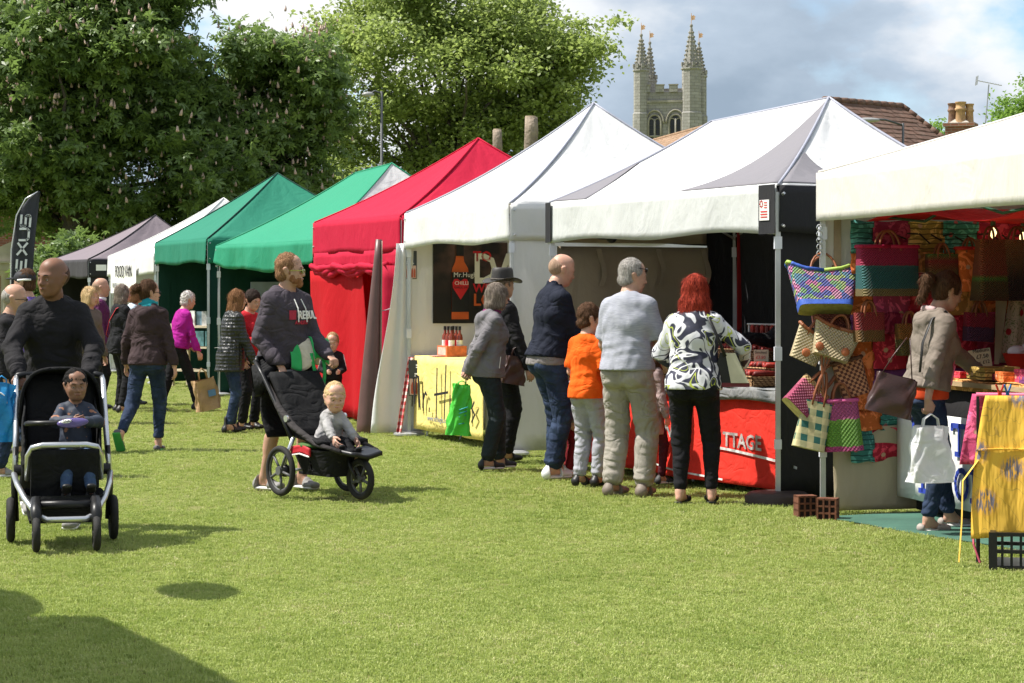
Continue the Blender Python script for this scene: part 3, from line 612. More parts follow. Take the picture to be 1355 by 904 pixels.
# ================================================================ setting: lawn, trees, church, houses
V2 = lambda p: Vector((p[0], p[1], 0))
def lawn():
    s = NT('lawn_soil'); co = s.coord()
    a = s.mix(s.ramp(s.noise(co, .35, 5), [(.35, 0), (.65, 1)]), (.22, .275, .065), (.29, .34, .09))
    b = s.mix(s.ramp(s.noise(co, 2.3, 5, .6), [(.45, 0), (.72, 1)]), a, (.36, .33, .15))
    c = s.mix(s.ramp(s.noise(co, 38, 4, .7), [(.3, 0), (.7, 1)]), (.17, .19, .05), b)
    s.col(c); s.set(**{'Roughness': .9, 'Specular IOR Level': .1}); s.bump(s.noise(co, 60, 4, .7), .9, .03)
    b_ = MB()
    def h(x, y): return .018*math.sin(x*.9+1.3*math.sin(y*.4))*math.sin(y*.55+x*.2)-.012
    xs = [-900, -300, -90]+[-30+i*1.0 for i in range(61)]+[90, 300, 900]; ys = [-60, -20]+[i*1.0 for i in range(0, 60)]+[90, 200, 600, 1600]
    vs = [(x, y, h(x, y) if abs(x) < 31 and -1 < y < 60 else -.012) for x in xs for y in ys]; n = len(ys)
    b_.add(vs, [(i*n+j, (i+1)*n+j, (i+1)*n+j+1, i*n+j+1) for i in range(len(xs)-1) for j in range(n-1)])
    o = b_.build('lawn', s.m, smooth=True); meta(o, kind='structure')
    # blades: tufts instanced over the part of the lawn that the camera is near
    g = NT('grass_blade'); oi = g.n('ShaderNodeObjectInfo'); co = g.coord(kind='Object'); 
    att = g.n('ShaderNodeAttribute', attribute_name='tint', attribute_type='INSTANCER')
    f = att.outputs['Fac']
    col = g.ramp(f, [(0, (.22, .30, .065)), (.34, (.41, .475, .145)), (.62, (.51, .555, .20)), (.84, (.56, .54, .25)), (1, (.66, .58, .36))])
    g.col(col); g.set(**{'Roughness': .55, 'Specular IOR Level': .3}); g.translucent(.35, (.42, .52, .12))
    col_ = bpy.data.collections.new('tufts'); rng = random.Random(4)
    for t in range(7):
        m = MB()
        for q in range(22):
            a = rng.uniform(0, 6.28); r_ = rng.uniform(0, .042); x, y = r_*math.cos(a), r_*math.sin(a); L = rng.uniform(.008, .023); w = rng.uniform(.0016, .0028); t_ = rng.uniform(0, 6.28); l_ = rng.uniform(.1, 1.1); d = rng.uniform(0, 6.28)
            dx, dy = math.cos(t_)*w, math.sin(t_)*w; bx, by = math.cos(d)*L*l_, math.sin(d)*L*l_
            m.add([(x-dx, y-dy, -.01), (x+dx, y+dy, -.01), (x+dx*.8+bx*.4, y+dy*.8+by*.4, L*.6), (x-dx*.8+bx*.4, y-dy*.8+by*.4, L*.6), (x+bx, y+by, L*(1.05-l_*.35))], [(0, 1, 2, 3), (3, 2, 4)])
        me = bpy.data.meshes.new('tuft'); me.from_pydata(m.v, [], m.f); me.materials.append(g.m); q = bpy.data.objects.new('tuft', me); col_.objects.link(q)
    bands = [(8.0, 11.5, 1100), (11.5, 15.5, 620), (15.5, 21, 300), (21, 30, 130), (30, 52, 34)]
    pts = []; 
    nr = np.random.RandomState(3)
    for y0, y1, dn in bands:
        n_ = int((y1-y0)*(y1+y0)*.2337*1.08*dn); y = np.sqrt(nr.uniform(y0*y0, y1*y1, n_)); x = nr.uniform(-1, 1, n_)*y*.2337*1.08; pts.append(np.stack([x, y], 1))
    P = np.concatenate(pts)
    ux, uy = .43, -.90; ul = math.hypot(ux, uy); ux, uy = ux/ul, uy/ul; q = P-np.array((2.08, 14.80)); along = q[:, 0]*ux+q[:, 1]*uy; into = -q[:, 0]*uy+q[:, 1]*ux
    P = P[~((into > -.01) & (along > -.02) & (into < 2.4))]
    z = .018*np.sin(P[:, 0]*.9+1.3*np.sin(P[:, 1]*.4))*np.sin(P[:, 1]*.55+P[:, 0]*.2)-.012
    me = bpy.data.meshes.new('grass'); me.vertices.add(len(P)); me.vertices.foreach_set('co', np.column_stack([P, z]).astype(np.float32).ravel()); me.update()
    x, y = P.T; pn = np.sin(x*1.3+np.sin(y*.7)*2)*np.sin(y*.9+np.sin(x*.8)*1.7)*.5+np.sin(x*3.7+y*1.1)*np.sin(y*3.1-x*.6)*.35+np.sin(x*9+2*np.sin(y*5))*np.sin(y*7)*.25
    tint = np.clip(.43+.25*pn+nr.normal(0, .19, len(P)), 0, 1).astype(np.float32)
    at = me.attributes.new('tint', 'FLOAT', 'POINT'); at.data.foreach_set('value', tint)
    sc = me.attributes.new('tsize', 'FLOAT', 'POINT'); sc.data.foreach_set('value', (nr.uniform(.6, 1.25, len(P))*(1+np.clip(y-12, 0, 40)*.02)).astype(np.float32))
    go = bpy.data.objects.new('grass', me); COL.objects.link(go)
    ng = bpy.data.node_groups.new('grass_blades', 'GeometryNodeTree'); ng.interface.new_socket('Geometry', in_out='INPUT', socket_type='NodeSocketGeometry'); ng.interface.new_socket('Geometry', in_out='OUTPUT', socket_type='NodeSocketGeometry')
    N = ng.nodes; Lk = ng.links.new; gi = N.new('NodeGroupInput'); go_ = N.new('NodeGroupOutput'); mp = N.new('GeometryNodeMeshToPoints'); ip = N.new('GeometryNodeInstanceOnPoints'); ci = N.new('GeometryNodeCollectionInfo')
    ci.inputs['Collection'].default_value = col_; ci.inputs['Separate Children'].default_value = True; ci.inputs['Reset Children'].default_value = True
    ip.inputs['Pick Instance'].default_value = True
    rv = N.new('FunctionNodeRandomValue'); rv.data_type = 'FLOAT_VECTOR'; rv.inputs['Min'].default_value = (0, 0, 0); rv.inputs['Max'].default_value = (0, 0, 6.28)
    na = N.new('GeometryNodeInputNamedAttribute'); na.data_type = 'FLOAT'; na.inputs['Name'].default_value = 'tsize'
    Lk(gi.outputs[0], mp.inputs[0]); Lk(mp.outputs[0], ip.inputs['Points']); Lk(ci.outputs[0], ip.inputs['Instance']); Lk(rv.outputs['Value'], ip.inputs['Rotation']); Lk(na.outputs[0], ip.inputs['Scale']); Lk(ip.outputs[0], go_.inputs[0])
    md = go.modifiers.new('blades', 'NODES'); md.node_group = ng
    meta(go, 'short sunlit mown grass with dry straw patches covering the green', 'grass', kind='stuff')
lawn()
# ---------------------------------------------------------------- trees
def leafmat(name, c, c2, tr, co_scale=.5):
    s = NT(name); co = s.coord(); f = s.ramp(s.noise(co, co_scale, 3), [(.35, 0), (.65, 1)])
    r_ = s.n('ShaderNodeNewGeometry').outputs['Random Per Island']
    a = s.mix(f, c, c2); a = s.mix(s.math('MULTIPLY', r_, .55), a, tuple(x*1.5 for x in c2))
    s.col(a); s.set(**{'Roughness': .45, 'Specular IOR Level': .45}); s.translucent(tr, tuple(min(1, x*2.2) for x in c2)); return s.m
BARK = mat('bark', (.10, .085, .065), .95, .3, 3, 1.0, 14, .05, stretch=(1, 1, .25))
def leaves_mesh(name, cen, size, m, parent, rs, kind, up=.5):
    """kind 'palm': five leaflets in a drooping hand; 'oval': one folded leaf of two faces"""
    n = len(cen)
    nrm = rs.normal(0, 1, (n, 3)); nrm[:, 2] = np.abs(nrm[:, 2])+up; nrm /= np.linalg.norm(nrm, axis=1)[:, None]
    a = rs.normal(0, 1, (n, 3)); a -= nrm*(a*nrm).sum(1)[:, None]; a /= np.linalg.norm(a, axis=1)[:, None]; b = np.cross(nrm, a)
    s = size*rs.uniform(.7, 1.3, n)
    V = []; 
    if kind == 'palm':
        for th, L in ((-1.9, .62), (-.95, .9), (0, 1.0), (.95, .9), (1.9, .62)):
            d = a*math.cos(th)+b*math.sin(th); w = -a*math.sin(th)+b*math.cos(th)
            p0 = cen; p1 = cen+(d*.55*L+w*.17)*s[:, None]-nrm*.05*s[:, None]; p2 = cen+d*L*s[:, None]-nrm*.30*s[:, None]*L; p3 = cen+(d*.55*L-w*.17)*s[:, None]-nrm*.05*s[:, None]
            V.append(np.stack([p0, p1, p2, p3], 1))
    else:
        p0 = cen; p2 = cen+a*s[:, None]-nrm*.18*s[:, None]; p1 = cen+(a*.5+b*.33)*s[:, None]; p3 = cen+(a*.5-b*.33)*s[:, None]
        V.append(np.stack([p0, p1, p2, p3], 1))
    V = np.concatenate(V).reshape(-1, 3); Q = np.arange(len(V)).reshape(-1, 4)
    return np_mesh(name, V, Q, [m], parent, False)
def tree(name, label, base, blobs, trunk_r, nclump, per, csize, leaf, lm, kind, seed, hollow=.55, cat='tree', spikes=0, trunk_top=.5, limb_r=.16, split=None, up=.5, group=None, flat=.6, puff=0, pr=1.0):
    rs = np.random.RandomState(seed); root = thing(name, label, cat, (base[0], base[1], 0), 0, group)
    bl = [((b[0]-base[0], b[1]-base[1], b[2]), b[3:6]) for b in blobs]; vol = np.array([b[1][0]*b[1][1]*b[1][2] for b in bl]); pick = rs.choice(len(bl), nclump, p=vol**.67/(vol**.67).sum())
    d = rs.normal(0, 1, (nclump, 3)); d /= np.linalg.norm(d, axis=1)[:, None]; r_ = rs.uniform(hollow**3, 1, nclump)**(1/3)
    C = np.array([bl[i][0] for i in pick]); S = np.array([bl[i][1] for i in pick]); cc = C+d*S*r_[:, None]
    # gather the leaf clumps round bough ends so that lit heads of foliage stand off deep shade
    if puff:
        npf = max(8, nclump//puff); pc = cc[rs.choice(len(cc), npf, replace=False)]; pd_ = d[rs.choice(len(d), 1)]
        which = rs.randint(0, npf, nclump); dd = rs.normal(0, 1, (nclump, 3)); dd /= np.linalg.norm(dd, axis=1)[:, None]; dd[:, 2] = dd[:, 2]*.8+.25
        cc = pc[which]+dd*pr*rs.uniform(.55, 1.15, nclump)[:, None]*rs.uniform(.7, 1.3, npf)[which][:, None]
    cc = cc[cc[:, 2] > .6]; n = len(cc)
    sz = csize*rs.uniform(.55, 1.35, n)
    pos = np.repeat(cc, per, 0)+rs.normal(0, 1, (n*per, 3))*np.repeat(sz, per)[:, None]*np.array((1, 1, flat)); pos = pos[pos[:, 2] > .3]
    leaves_mesh('crown', pos, leaf, lm, root, rs, kind, up)
    # trunk, limbs and boughs
    tb = MB(); top = np.mean([b[0] for b in bl], 0); z1 = max(b[0][2] for b in bl)
    cz = np.array((0, 0, z1*trunk_top)); tb.tube([(0, 0, -.1), (0, 0, .5), (.05, .03, cz[2]*.5), tuple(cz)], [trunk_r*1.35, trunk_r, trunk_r*.8, trunk_r*.62], 12)
    tb.build('trunk', BARK, root, True)
    k = min(n, 46); idx = rs.choice(n, k, replace=False); lb = MB()
    for i in idx:
        e = cc[i]*.96; t0 = rs.uniform(.55, 1); st = cz*t0; m1 = st+(e-st)*.4+np.array((rs.normal()*.3, rs.normal()*.3, .12*np.linalg.norm(e-st)))
        lb.tube([tuple(st), tuple(st*.5+m1*.5+np.array((0, 0, .15))), tuple(m1), tuple((m1+e)/2+rs.normal(0, .2, 3)), tuple(e)], [limb_r, limb_r*.72, limb_r*.5, limb_r*.3, limb_r*.12], 6)
    lo_ = lb.build('boughs', BARK, root, True); lo_['kind'] = 'stuff'
    if spikes:
        # upright candle flowers on the outside of the crown
        out = cc[(d[:len(cc)] @ np.array((-.35, -.8, .35)))[:len(cc)] > -.1] if len(d) == len(cc) else cc
        sp = out[rs.choice(len(out), spikes, replace=True)]+rs.normal(0, .45, (spikes, 3))*np.array((1, 1, .5))+np.array((0, -.35, .30))
        Vs, Qs = [], []; nq = 5; hgt = .26
        prof = [(.0, .02), (.06, .04), (.055, .12), (.03, .2), (.004, hgt)]
        base_ = []
        for r__, h in prof:
            for q in range(nq): base_.append((r__*math.cos(q*6.283/nq), r__*math.sin(q*6.283/nq), h))
        base_ = np.array(base_); fq = [(i*nq+q, i*nq+(q+1) % nq, (i+1)*nq+(q+1) % nq, (i+1)*nq+q) for i in range(4) for q in range(nq)]
        sc_ = rs.uniform(.45, .85, spikes); tilt = rs.normal(0, .12, (spikes, 2))
        for i in range(spikes):
            b = base_*sc_[i]*(1+rs.normal(0, .12, (len(base_), 1))); b = b+np.stack([b[:, 2]*tilt[i, 0], b[:, 2]*tilt[i, 1], b[:, 2]*0], 1); Vs.append(b+sp[i]); Qs.append(np.array(fq)+i*len(base_))
        fo = np_mesh('blossom', np.concatenate(Vs), np.concatenate(Qs), [mat('candle_flower', (.50, .36, .30), .8, .35, 30, .8, 60, .02)], root, True); fo['kind'] = 'stuff'
    return root
LM_CH = leafmat('leaf_chestnut', (.050, .092, .024), (.125, .185, .048), .32)
LM_LI = leafmat('leaf_plane', (.125, .175, .04), (.20, .25, .07), .44)
LM_SM = leafmat('leaf_garden', (.09, .16, .03), (.14, .23, .04), .4)
def blob(px, py, rx, rz, Y, dy=None): 
    s = F/Y; p = wp(px, py, Y); return (p[0], p[1], p[2], rx/s, (dy or rx/s), rz/s)
Yc = 66.0
tree('chestnut_tree', 'big dark horse chestnut with pink candles, its trunk nearest the brick house', wp(95, 383, Yc)[:2],
     [blob(120, 95, 150, 130, Yc, 3.2), blob(20, 110, 110, 140, Yc, 3), blob(205, 55, 78, 75, Yc-.5, 2.4), blob(60, 245, 150, 115, Yc, 3), blob(190, 240, 130, 110, Yc-.5, 2.8), blob(255, 200, 60, 90, Yc+1, 2), blob(110, 20, 110, 60, Yc, 2.5)],
     .45, 1500, 21, .30, .25, LM_CH, 'palm', 11, spikes=1400, hollow=.30, puff=11, pr=.95)
tree('chestnut_tree', 'dark horse chestnut in flower rising behind the green gazebo roofs', wp(370, 383, Yc+3)[:2],
     [blob(360, 160, 78, 115, Yc+3, 2.3), blob(338, 140, 50, 60, Yc+2.6, 1.6), blob(400, 110, 45, 80, Yc+3, 1.6), blob(360, 255, 105, 90, Yc+3, 2.6), blob(300, 290, 70, 60, Yc+3, 2)],
     .4, 860, 21, .29, .25, LM_CH, 'palm', 23, spikes=750, hollow=.30, puff=11, pr=.85)
Yl = 84.0
tree('plane_tree', 'broad light green tree with open leafy crown behind the red gazebo', wp(600, 383, Yl)[:2],
     [blob(560, 90, 150, 130, Yl, 4), blob(680, 85, 88, 100, Yl, 3.4), blob(600, 15, 140, 55, Yl, 3.5), blob(560, 240, 145, 95, Yl, 4), blob(740, 80, 60, 55, Yl, 2), blob(700, 180, 85, 45, Yl, 2.4), blob(460, 60, 60, 80, Yl, 2.5), blob(755, 120, 45, 28, Yl, 1.2), blob(775, 88, 16, 10, Yl, .6)],
     .35, 1650, 62, .40, .185, LM_LI, 'oval', 5, hollow=.30, trunk_top=.42, limb_r=.15, flat=.5, puff=14, pr=1.05)
tree('garden_tree', 'small bright green tree top beside the television aerial', wp(1352, 383, 95)[:2],
     [blob(1350, 185, 45, 62, 95, 1.6), blob(1375, 150, 40, 45, 95, 1.6)], .2, 190, 60, .3, .16, LM_SM, 'oval', 9, hollow=.3)
tree('garden_tree', 'low green treetop showing between tiled roof and chimney', wp(1238, 383, 98)[:2],
     [blob(1238, 200, 24, 40, 98, 1.2)], .15, 70, 50, .28, .15, LM_SM, 'oval', 10, hollow=.3)
# dark garden shrubs that close the view under the chestnuts
tree('laurel_shrub', 'dark evergreen shrub beside the pillared porch', wp(95, 383, 60)[:2], [blob(100, 372, 60, 60, 60, 1.5), blob(170, 372, 50, 40, 60, 1.5)], .08, 330, 18, .25, .2, LM_CH, 'palm', 31, cat='shrub')
# two lopped trunks behind the white gazebo
def stub(label, px, ytop, w, Y, seed):
    rs = random.Random(seed); s = F/Y; root = thing('lopped_trunk', label, 'tree trunk', (*wp(px, 383, Y)[:2], 0)); h = wp(px, ytop, Y)[2]; r_ = w/2/s
    b = MB(); b.tube([(rs.uniform(-.04, .04), rs.uniform(-.04, .04), z*h) for z in (0, .2, .4, .6, .8, .93, 1)], [r_*q for q in (1.5, 1.2, 1.08, 1.0, .95, 1.08, .98)], 14)
    b.build('trunk', mat('pale_bark', (.25, .20, .155), .95, .3, 2.5, .9, 12, .05), root, True)
    one('cut_face', mat('cut_wood', (.36, .28, .19), .9, .2, 9), lambda q: q.lathe((0, 0, h-.002), [(r_*.9, 0), (r_*.8, .03)], 14), root)
stub('thick pale lopped trunk poking above the white gazebo roof', 702, 155, 17, 62, 1)
stub('thin slanting lopped trunk beside the red gazebo peak', 658, 172, 12, 60, 2)
# ---------------------------------------------------------------- street lamps
def lamp(label, pxp, ytop, pxh, yh, Y, head):
    s = F/Y; x0, _, h = wp(pxp, ytop, Y); root = thing('street_lamp', label, 'street lamp', (x0, Y, 0)); M_ = mat('lamp_iron', (.05, .055, .06), .5, .1, bump=.1)
    one('pole', M_, lambda b: b.tube([(0, 0, 0), (0, 0, 1.2), (0, 0, 1.25), (0, 0, h)], [.06, .055, .04, .034], 10), root, True)
    hx = (pxh-pxp)/s; hz = CAMH-(yh-HZ)/s
    one('arm', M_, lambda b: b.tube([(0, 0, h-.06), (hx*.5, 0, (h+hz)/2+.05), (hx*.8, 0, hz+.03)], .028, 8), root, True)
    one('lantern', mat('lamp_shell', (.30, .30, .30), .4, .05), lambda b: b.ball((hx*1.0, 0, hz), (abs(hx)*.30+.06, .12, .07), 0, 14, 8), root, True)
lamp('street lamp on black post in front of the light green tree', 505, 121, 487, 125, 58, 0)
lamp('street lamp arm against the brown tiled roof', 1195, 163, 1148, 159, 60, 0)
# ---------------------------------------------------------------- church
def church():
    Y = 225.0; s = F/Y; x0, _, _ = wp(881.5, 0, Y); root = thing('church_tower', 'grey stone church tower with battlements and crocketed pinnacles', 'church tower', (x0, Y, 0), R(-13))
    st = NT('tower_stone'); co = st.coord(); br = st.n('ShaderNodeTexBrick', {'Vector': st.coord((1, 1, 1), (R(90), 0, 0)), 'Scale': 1.0, 'Mortar Size': .02, 'Brick Width': .75, 'Row Height': .32}); 
    br.inputs['Color1'].default_value = (.28, .27, .25, 1); br.inputs['Color2'].default_value = (.38, .365, .34, 1); br.inputs['Mortar'].default_value = (.15, .135, .115, 1)
    st.col(st.mix(st.ramp(st.noise(co, .5, 6, .7), [(.3, 0), (.7, .75)]), br.outputs[0], (.22, .21, .19))); st.set(Roughness=.95); st.bump(st.noise(co, 4, 5), .6, .08)
    ST = st.m; TR = mat('dressed_stone', (.27, .25, .21), .9, .2, 1.2, .4, 5, .05); GL = mat('dark_leaded_glass', (.018, .02, .024), .25, .2, bump=.1); GO = mat('gilding', (.70, .42, .24), .45, .1, metal=.4, bump=0)
    zf = lambda y: CAMH+(383-y)/s
    Wd = 5.75/2; D = 5.6; sy = zf(134); pt = zf(123)
    one('wall', ST, lambda b: (b.box((0, D/2, sy/2), (2*Wd-.5, D-.5, sy)), b.box((0, D/2, (sy+pt)/2+.05), (2*Wd-.7, D-.7, pt-sy+.1))), root)
    one('string_course', TR, lambda b: b.box((0, D/2, sy), (2*Wd-.2, D-.2, .22)), root)
    # battlements
    for sx, (dx, dy), n_, rz in ((0, (0, .30), 4, 0), (0, (0, D-.30), 4, 0), (0, (-Wd+.3, D/2), 4, 90), (0, (Wd-.3, D/2), 4, 90)):
        for i in range(n_):
            t = (i-(n_-1)/2)*1.42; p = (dx+t, dy) if rz == 0 else (dx, dy+t)
            m = one('merlon', ST, lambda b: b.box((0, 0, .35), (.86, .32, .7)), root); m.location = (p[0], p[1], pt+.1); m.rotation_euler = (0, 0, R(rz))
            one('coping', TR, lambda b: b.box((0, 0, .76), (.98, .42, .12)), m)
    # two light belfry windows
    for wx in (-1.22, .95):
        w = one('window', GL, lambda b: b.poly([(wx-.62, .20, zf(200)), (wx+.62, .20, zf(200)), (wx+.62, .20, zf(163)), (wx+.42, .20, zf(156)), (wx, .20, zf(150)), (wx-.42, .20, zf(156)), (wx-.62, .20, zf(163))], .06), root)
        def arch(b, cx, r0, z0, th, zb, kz=1.35):
            pts = [(cx-r0, .13, zb)]+[(cx-r0*math.cos(a), .13, z0+r0*kz*math.sin(a)**.85) for a in [math.pi*i/12 for i in range(13)]]+[(cx+r0, .13, zb)]
            b.tube(pts, th, 6)
        one('window_frame', TR, lambda b: (arch(b, wx, .66, zf(163), .12, zf(205)), arch(b, wx-.33, .28, zf(161), .055, zf(205), 1.2), arch(b, wx+.33, .28, zf(161), .055, zf(205), 1.2), b.box((wx, .13, zf(180)), (1.3, .12, .2)), b.tube([(wx, .13, zf(205)), (wx, .13, zf(157))], .09, 6)), w, True)
        one('hood_mould', TR, lambda b: b.tube([(wx-.95*math.cos(a), .08, zf(163)+1.35*math.sin(a)) for a in [math.pi*i/14 for i in range(15)]], .09, 6), w, True)
        for q in range(7): one('louvre', mat('louvre_slate', (.03, .03, .032), .7), lambda b: b.box((wx, .15, zf(198)+q*.42), (1.1, .05, .07)), w)
    def turret(cx, cy, r_, ysh, ytip, vane=True):
        t = one('corner_turret', ST, lambda b: b.lathe((cx, cy, 0), [(r_*1.12, 0), (r_*1.12, zf(150)), (r_, zf(148)), (r_, zf(ysh+6)), (r_*1.12, zf(ysh+5)), (r_*1.12, zf(ysh+3)), (r_, zf(ysh+2.5)), (r_, zf(ysh))], 8), root)
        [one('turret_merlon', ST, lambda b: b.box((cx+r_*.95*math.cos(a), cy+r_*.95*math.sin(a), zf(ysh)+.12), (.24, .3, .42), a), t) for a in [math.pi/4*i+.39 for i in range(8)]]
        zb, zt = zf(ysh), zf(ytip)
        sp = one('spire', ST, lambda b: b.lathe((cx, cy, 0), [(r_*.84, zb), (r_*.12, zt-.25), (r_*.06, zt)], 8), root)
        def crock(b):
            for i in range(8):
                for q in range(8):
                    z = zb+(zt-zb)*(.04+.88*q/8); rr = r_*.84*(1-(z-zb)/(zt-zb))+.06; a = math.pi/4*i; b.ball((cx+rr*math.cos(a), cy+rr*math.sin(a), z), (.10, .10, .12), 0, 6, 4)
            b.ball((cx, cy, zt-.1), (.17, .17, .2), 0, 8, 5); b.ball((cx, cy, zt-.8), (.2, .2, .14), 0, 8, 5)
        c = one('crocket', TR, crock, sp); c['kind'] = 'stuff'
        if vane: one('weather_vane', GO, lambda b: (b.tube([(cx, cy, zt), (cx, cy, zt+1.2)], .03, 6), b.poly([(cx, cy, zt+.45), (cx+.42, cy, zt+.55), (cx+.32, cy, zt+.7), (cx+.46, cy, zt+.8), (cx+.22, cy, zt+1.0), (cx+.1, cy, zt+.9), (cx, cy, zt+1.05)], .04)), root)
    r1 = .80
    turret(-Wd+.2, .5, r1, 88, 44); turret(-Wd+.35, D-.6, r1*.9, 97, 48); turret(Wd-.35, .5, r1*1.22, 87, 33); turret(Wd-.2, D-.6, r1, 92, 50)
    one('buttress', ST, lambda b: (b.box((-Wd-.15, .1, zf(175)/2), (.9, 1.1, zf(175))), b.box((Wd+.1, .1, zf(170)/2), (.9, 1.1, zf(170)))), root)
church()
# ---------------------------------------------------------------- tiled roofs
def tilemat(name, c1, c2, c3):
    s = NT(name); oc = s.coord(); r_ = s.n('ShaderNodeNewGeometry').outputs['Random Per Island']
    b = s.mix(s.ramp(s.noise(oc, 3.5, 5, .75), [(.3, 0), (.7, 1)]), c1, c2); b = s.mix(s.ramp(s.noise(s.coord((5, 5, 1)), 1.2, 4, .8), [(.45, 0), (.75, 1)]), b, c3); b = s.mix(s.math('MULTIPLY', r_, .5), b, tuple(x*.55 for x in c1)); s.col(b); s.set(Roughness=.9); s.bump(s.noise(oc, 20, 3), .6, .02); return s.m
TILE_B = tilemat('clay_tile_brown', (.12, .062, .042), (.19, .10, .068), (.17, .12, .09)); TILE_O = tilemat('clay_tile_orange', (.30, .17, .10), (.40, .25, .15), (.33, .28, .2))
BRK = NT('brick_wall'); _b = BRK.n('ShaderNodeTexBrick', {'Vector': BRK.coord((1, 1, 1), (R(90), 0, 0)), 'Scale': 1.0, 'Mortar Size': .008, 'Brick Width': .225, 'Row Height': .075}); _b.inputs['Color1'].default_value = (.20, .07, .04, 1); _b.inputs['Color2'].default_value = (.28, .11, .06, 1); _b.inputs['Mortar'].default_value = (.25, .21, .17, 1)
BRK.col(_b.outputs[0]); BRK.set(Roughness=.9); BRK.bump(_b.outputs['Fac'], .4, .01); BRK = BRK.m
def roofed_house(label, A, B, eave, ridge, depth, TM, hipR=0.0, hipL=0.0, row=.2, wallmat=BRK):
    """ridge runs parallel to A-B (front eave line on the ground, metres); rows of overlapping tiles as geometry"""
    a, b = V2(A), V2(B); u = (b-a); L = u.length; u /= L; n = Vector((-u.y, u.x, 0)); 
    if n.y < 0: n = -n
    root = thing('tiled_house', label, 'house', (0, 0, 0))
    one('wall', wallmat, lambda q: q.box(tuple((a+b)/2+n*depth/2+Vector((0, 0, eave/2))), (L-.5, depth-.5, eave), math.atan2(u.y, u.x)), root)
    def face(q, org, uu, nn, L0, l0, l1):     # l0/l1: how far the ends move in at the ridge
        rows = int(math.hypot(depth/2, ridge-eave)/row); rs = random.Random(3)
        for i in range(rows):
            t0, t1 = i/rows, (i+1.12)/rows; w = .27 if L0 < 30 else .4
            x0, x1 = l0*t0, L0-l1*t0; nt_ = max(1, int((x1-x0)/w)); off = (i % 2)*.5*w
            for j in range(nt_+1):
                xa, xb = max(x0, x0+j*w-off), min(x1, x0+(j+1)*w-off-.008)
                if xb-xa < .03: continue
                j1, j2 = rs.uniform(0, .02), rs.uniform(-.012, .012)
                p = [org+uu*x+nn*(depth/2*t)+Vector((0, 0, eave+(ridge-eave)*t+h)) for x, t, h in ((xa, t0-j2/3, .045+j1), (xb, t0-j2/3, .045+j1), (xb, min(1, t1), .018+j1), (xa, min(1, t1), .018+j1), (xa, t0, .01), (xb, t0, .01))]
                q.add(p, [(0, 1, 2, 3), (4, 5, 1, 0)])
    rf = MB(); face(rf, a, u, n, L, hipL, hipR)
    ro = rf.build('roof', TM, root); ro['kind'] = 'stuff'
    bk = MB(); r0, r1 = a+u*hipL+n*depth/2+Vector((0, 0, ridge)), b-u*hipR+n*depth/2+Vector((0, 0, ridge)); e = Vector((0, 0, eave-.02))
    bk.add([a+e, b+e, r1, r0, a+n*depth+e, b+n*depth+e], [(0, 1, 2, 3), (5, 4, 3, 2), (1, 5, 2), (4, 0, 3)]); bk.build('roof_boarding', TM, root)
    rt = MB(); Lr = (r1-r0).length; nn_ = max(2, int(Lr/.35))
    for i in range(nn_): rt.tube([r0+u*(Lr*i/nn_)+Vector((0, 0, .02)), r0+u*(Lr*(i+.95)/nn_)+Vector((0, 0, .035))], .11, 8)
    if hipR: 
        for i in range(14): rt.tube([r1.lerp(b+e, i/14)+Vector((0, 0, .04)), r1.lerp(b+e, (i+.93)/14)+Vector((0, 0, .06))], .10, 6)
    x = rt.build('ridge_tiles', TM, root, True); x['kind'] = 'stuff'
    return root
A = wp(1188, 383, 64); B = wp(1330, 383, 67.5)
rh = roofed_house('old house with brown clay tiled hipped roof beyond the gazebos', A, B, 4.7, 7.25, 5.6, TILE_B, hipR=1.5)
A = wp(782, 383, 153); B = wp(890, 383, 131)
roofed_house('orange tiled church roof below the tower', A, B, 8.3, 12.0, 9, TILE_O, row=.3, wallmat=mat('tower_stone_low', (.25, .22, .18), .9, .2))
def chimney():
    Y = 64.; s = F/Y; x0, _, z0 = wp(1271, 168, Y); root = thing('chimney', 'brick chimney stack with three clay pots', 'chimney', (x0, Y, 0), R(-20))
    one('stack', BRK, lambda b: (b.box((0, 0, (z0)/2), (.80, .62, z0)), b.box((0, 0, z0+.05), (.92, .74, .10))), root)
    one('flaunching', mat('cement', (.4, .36, .3), .95), lambda b: b.lathe((0, 0, z0+.10), [(.42, 0), (.2, .12)], 4, axis=Euler((0, 0, .78)).to_quaternion() and Matrix.Rotation(.78, 3, 'Z').to_quaternion()), root)
    for i, (dx, dy, h, r_) in enumerate(((-.24, .05, .58, .13), (.02, -.12, .60, .15), (.25, .06, .55, .12))):
        one('chimney_pot', mat('pot_clay', (.42, .26, .13), .85, .3, 5) if i else mat('pot_sooty', (.22, .13, .09), .85, .4, 5), lambda b: b.lathe((dx, dy, z0+.12), [(r_*1.1, 0), (r_, .06), (r_*.9, h*.55), (r_*1.12, h*.6), (r_*1.12, h*.68), (r_*.92, h*.72), (r_*.95, h*.9), (r_*1.1, h*.93), (r_*1.1, h)], 14), root, True)
chimney()
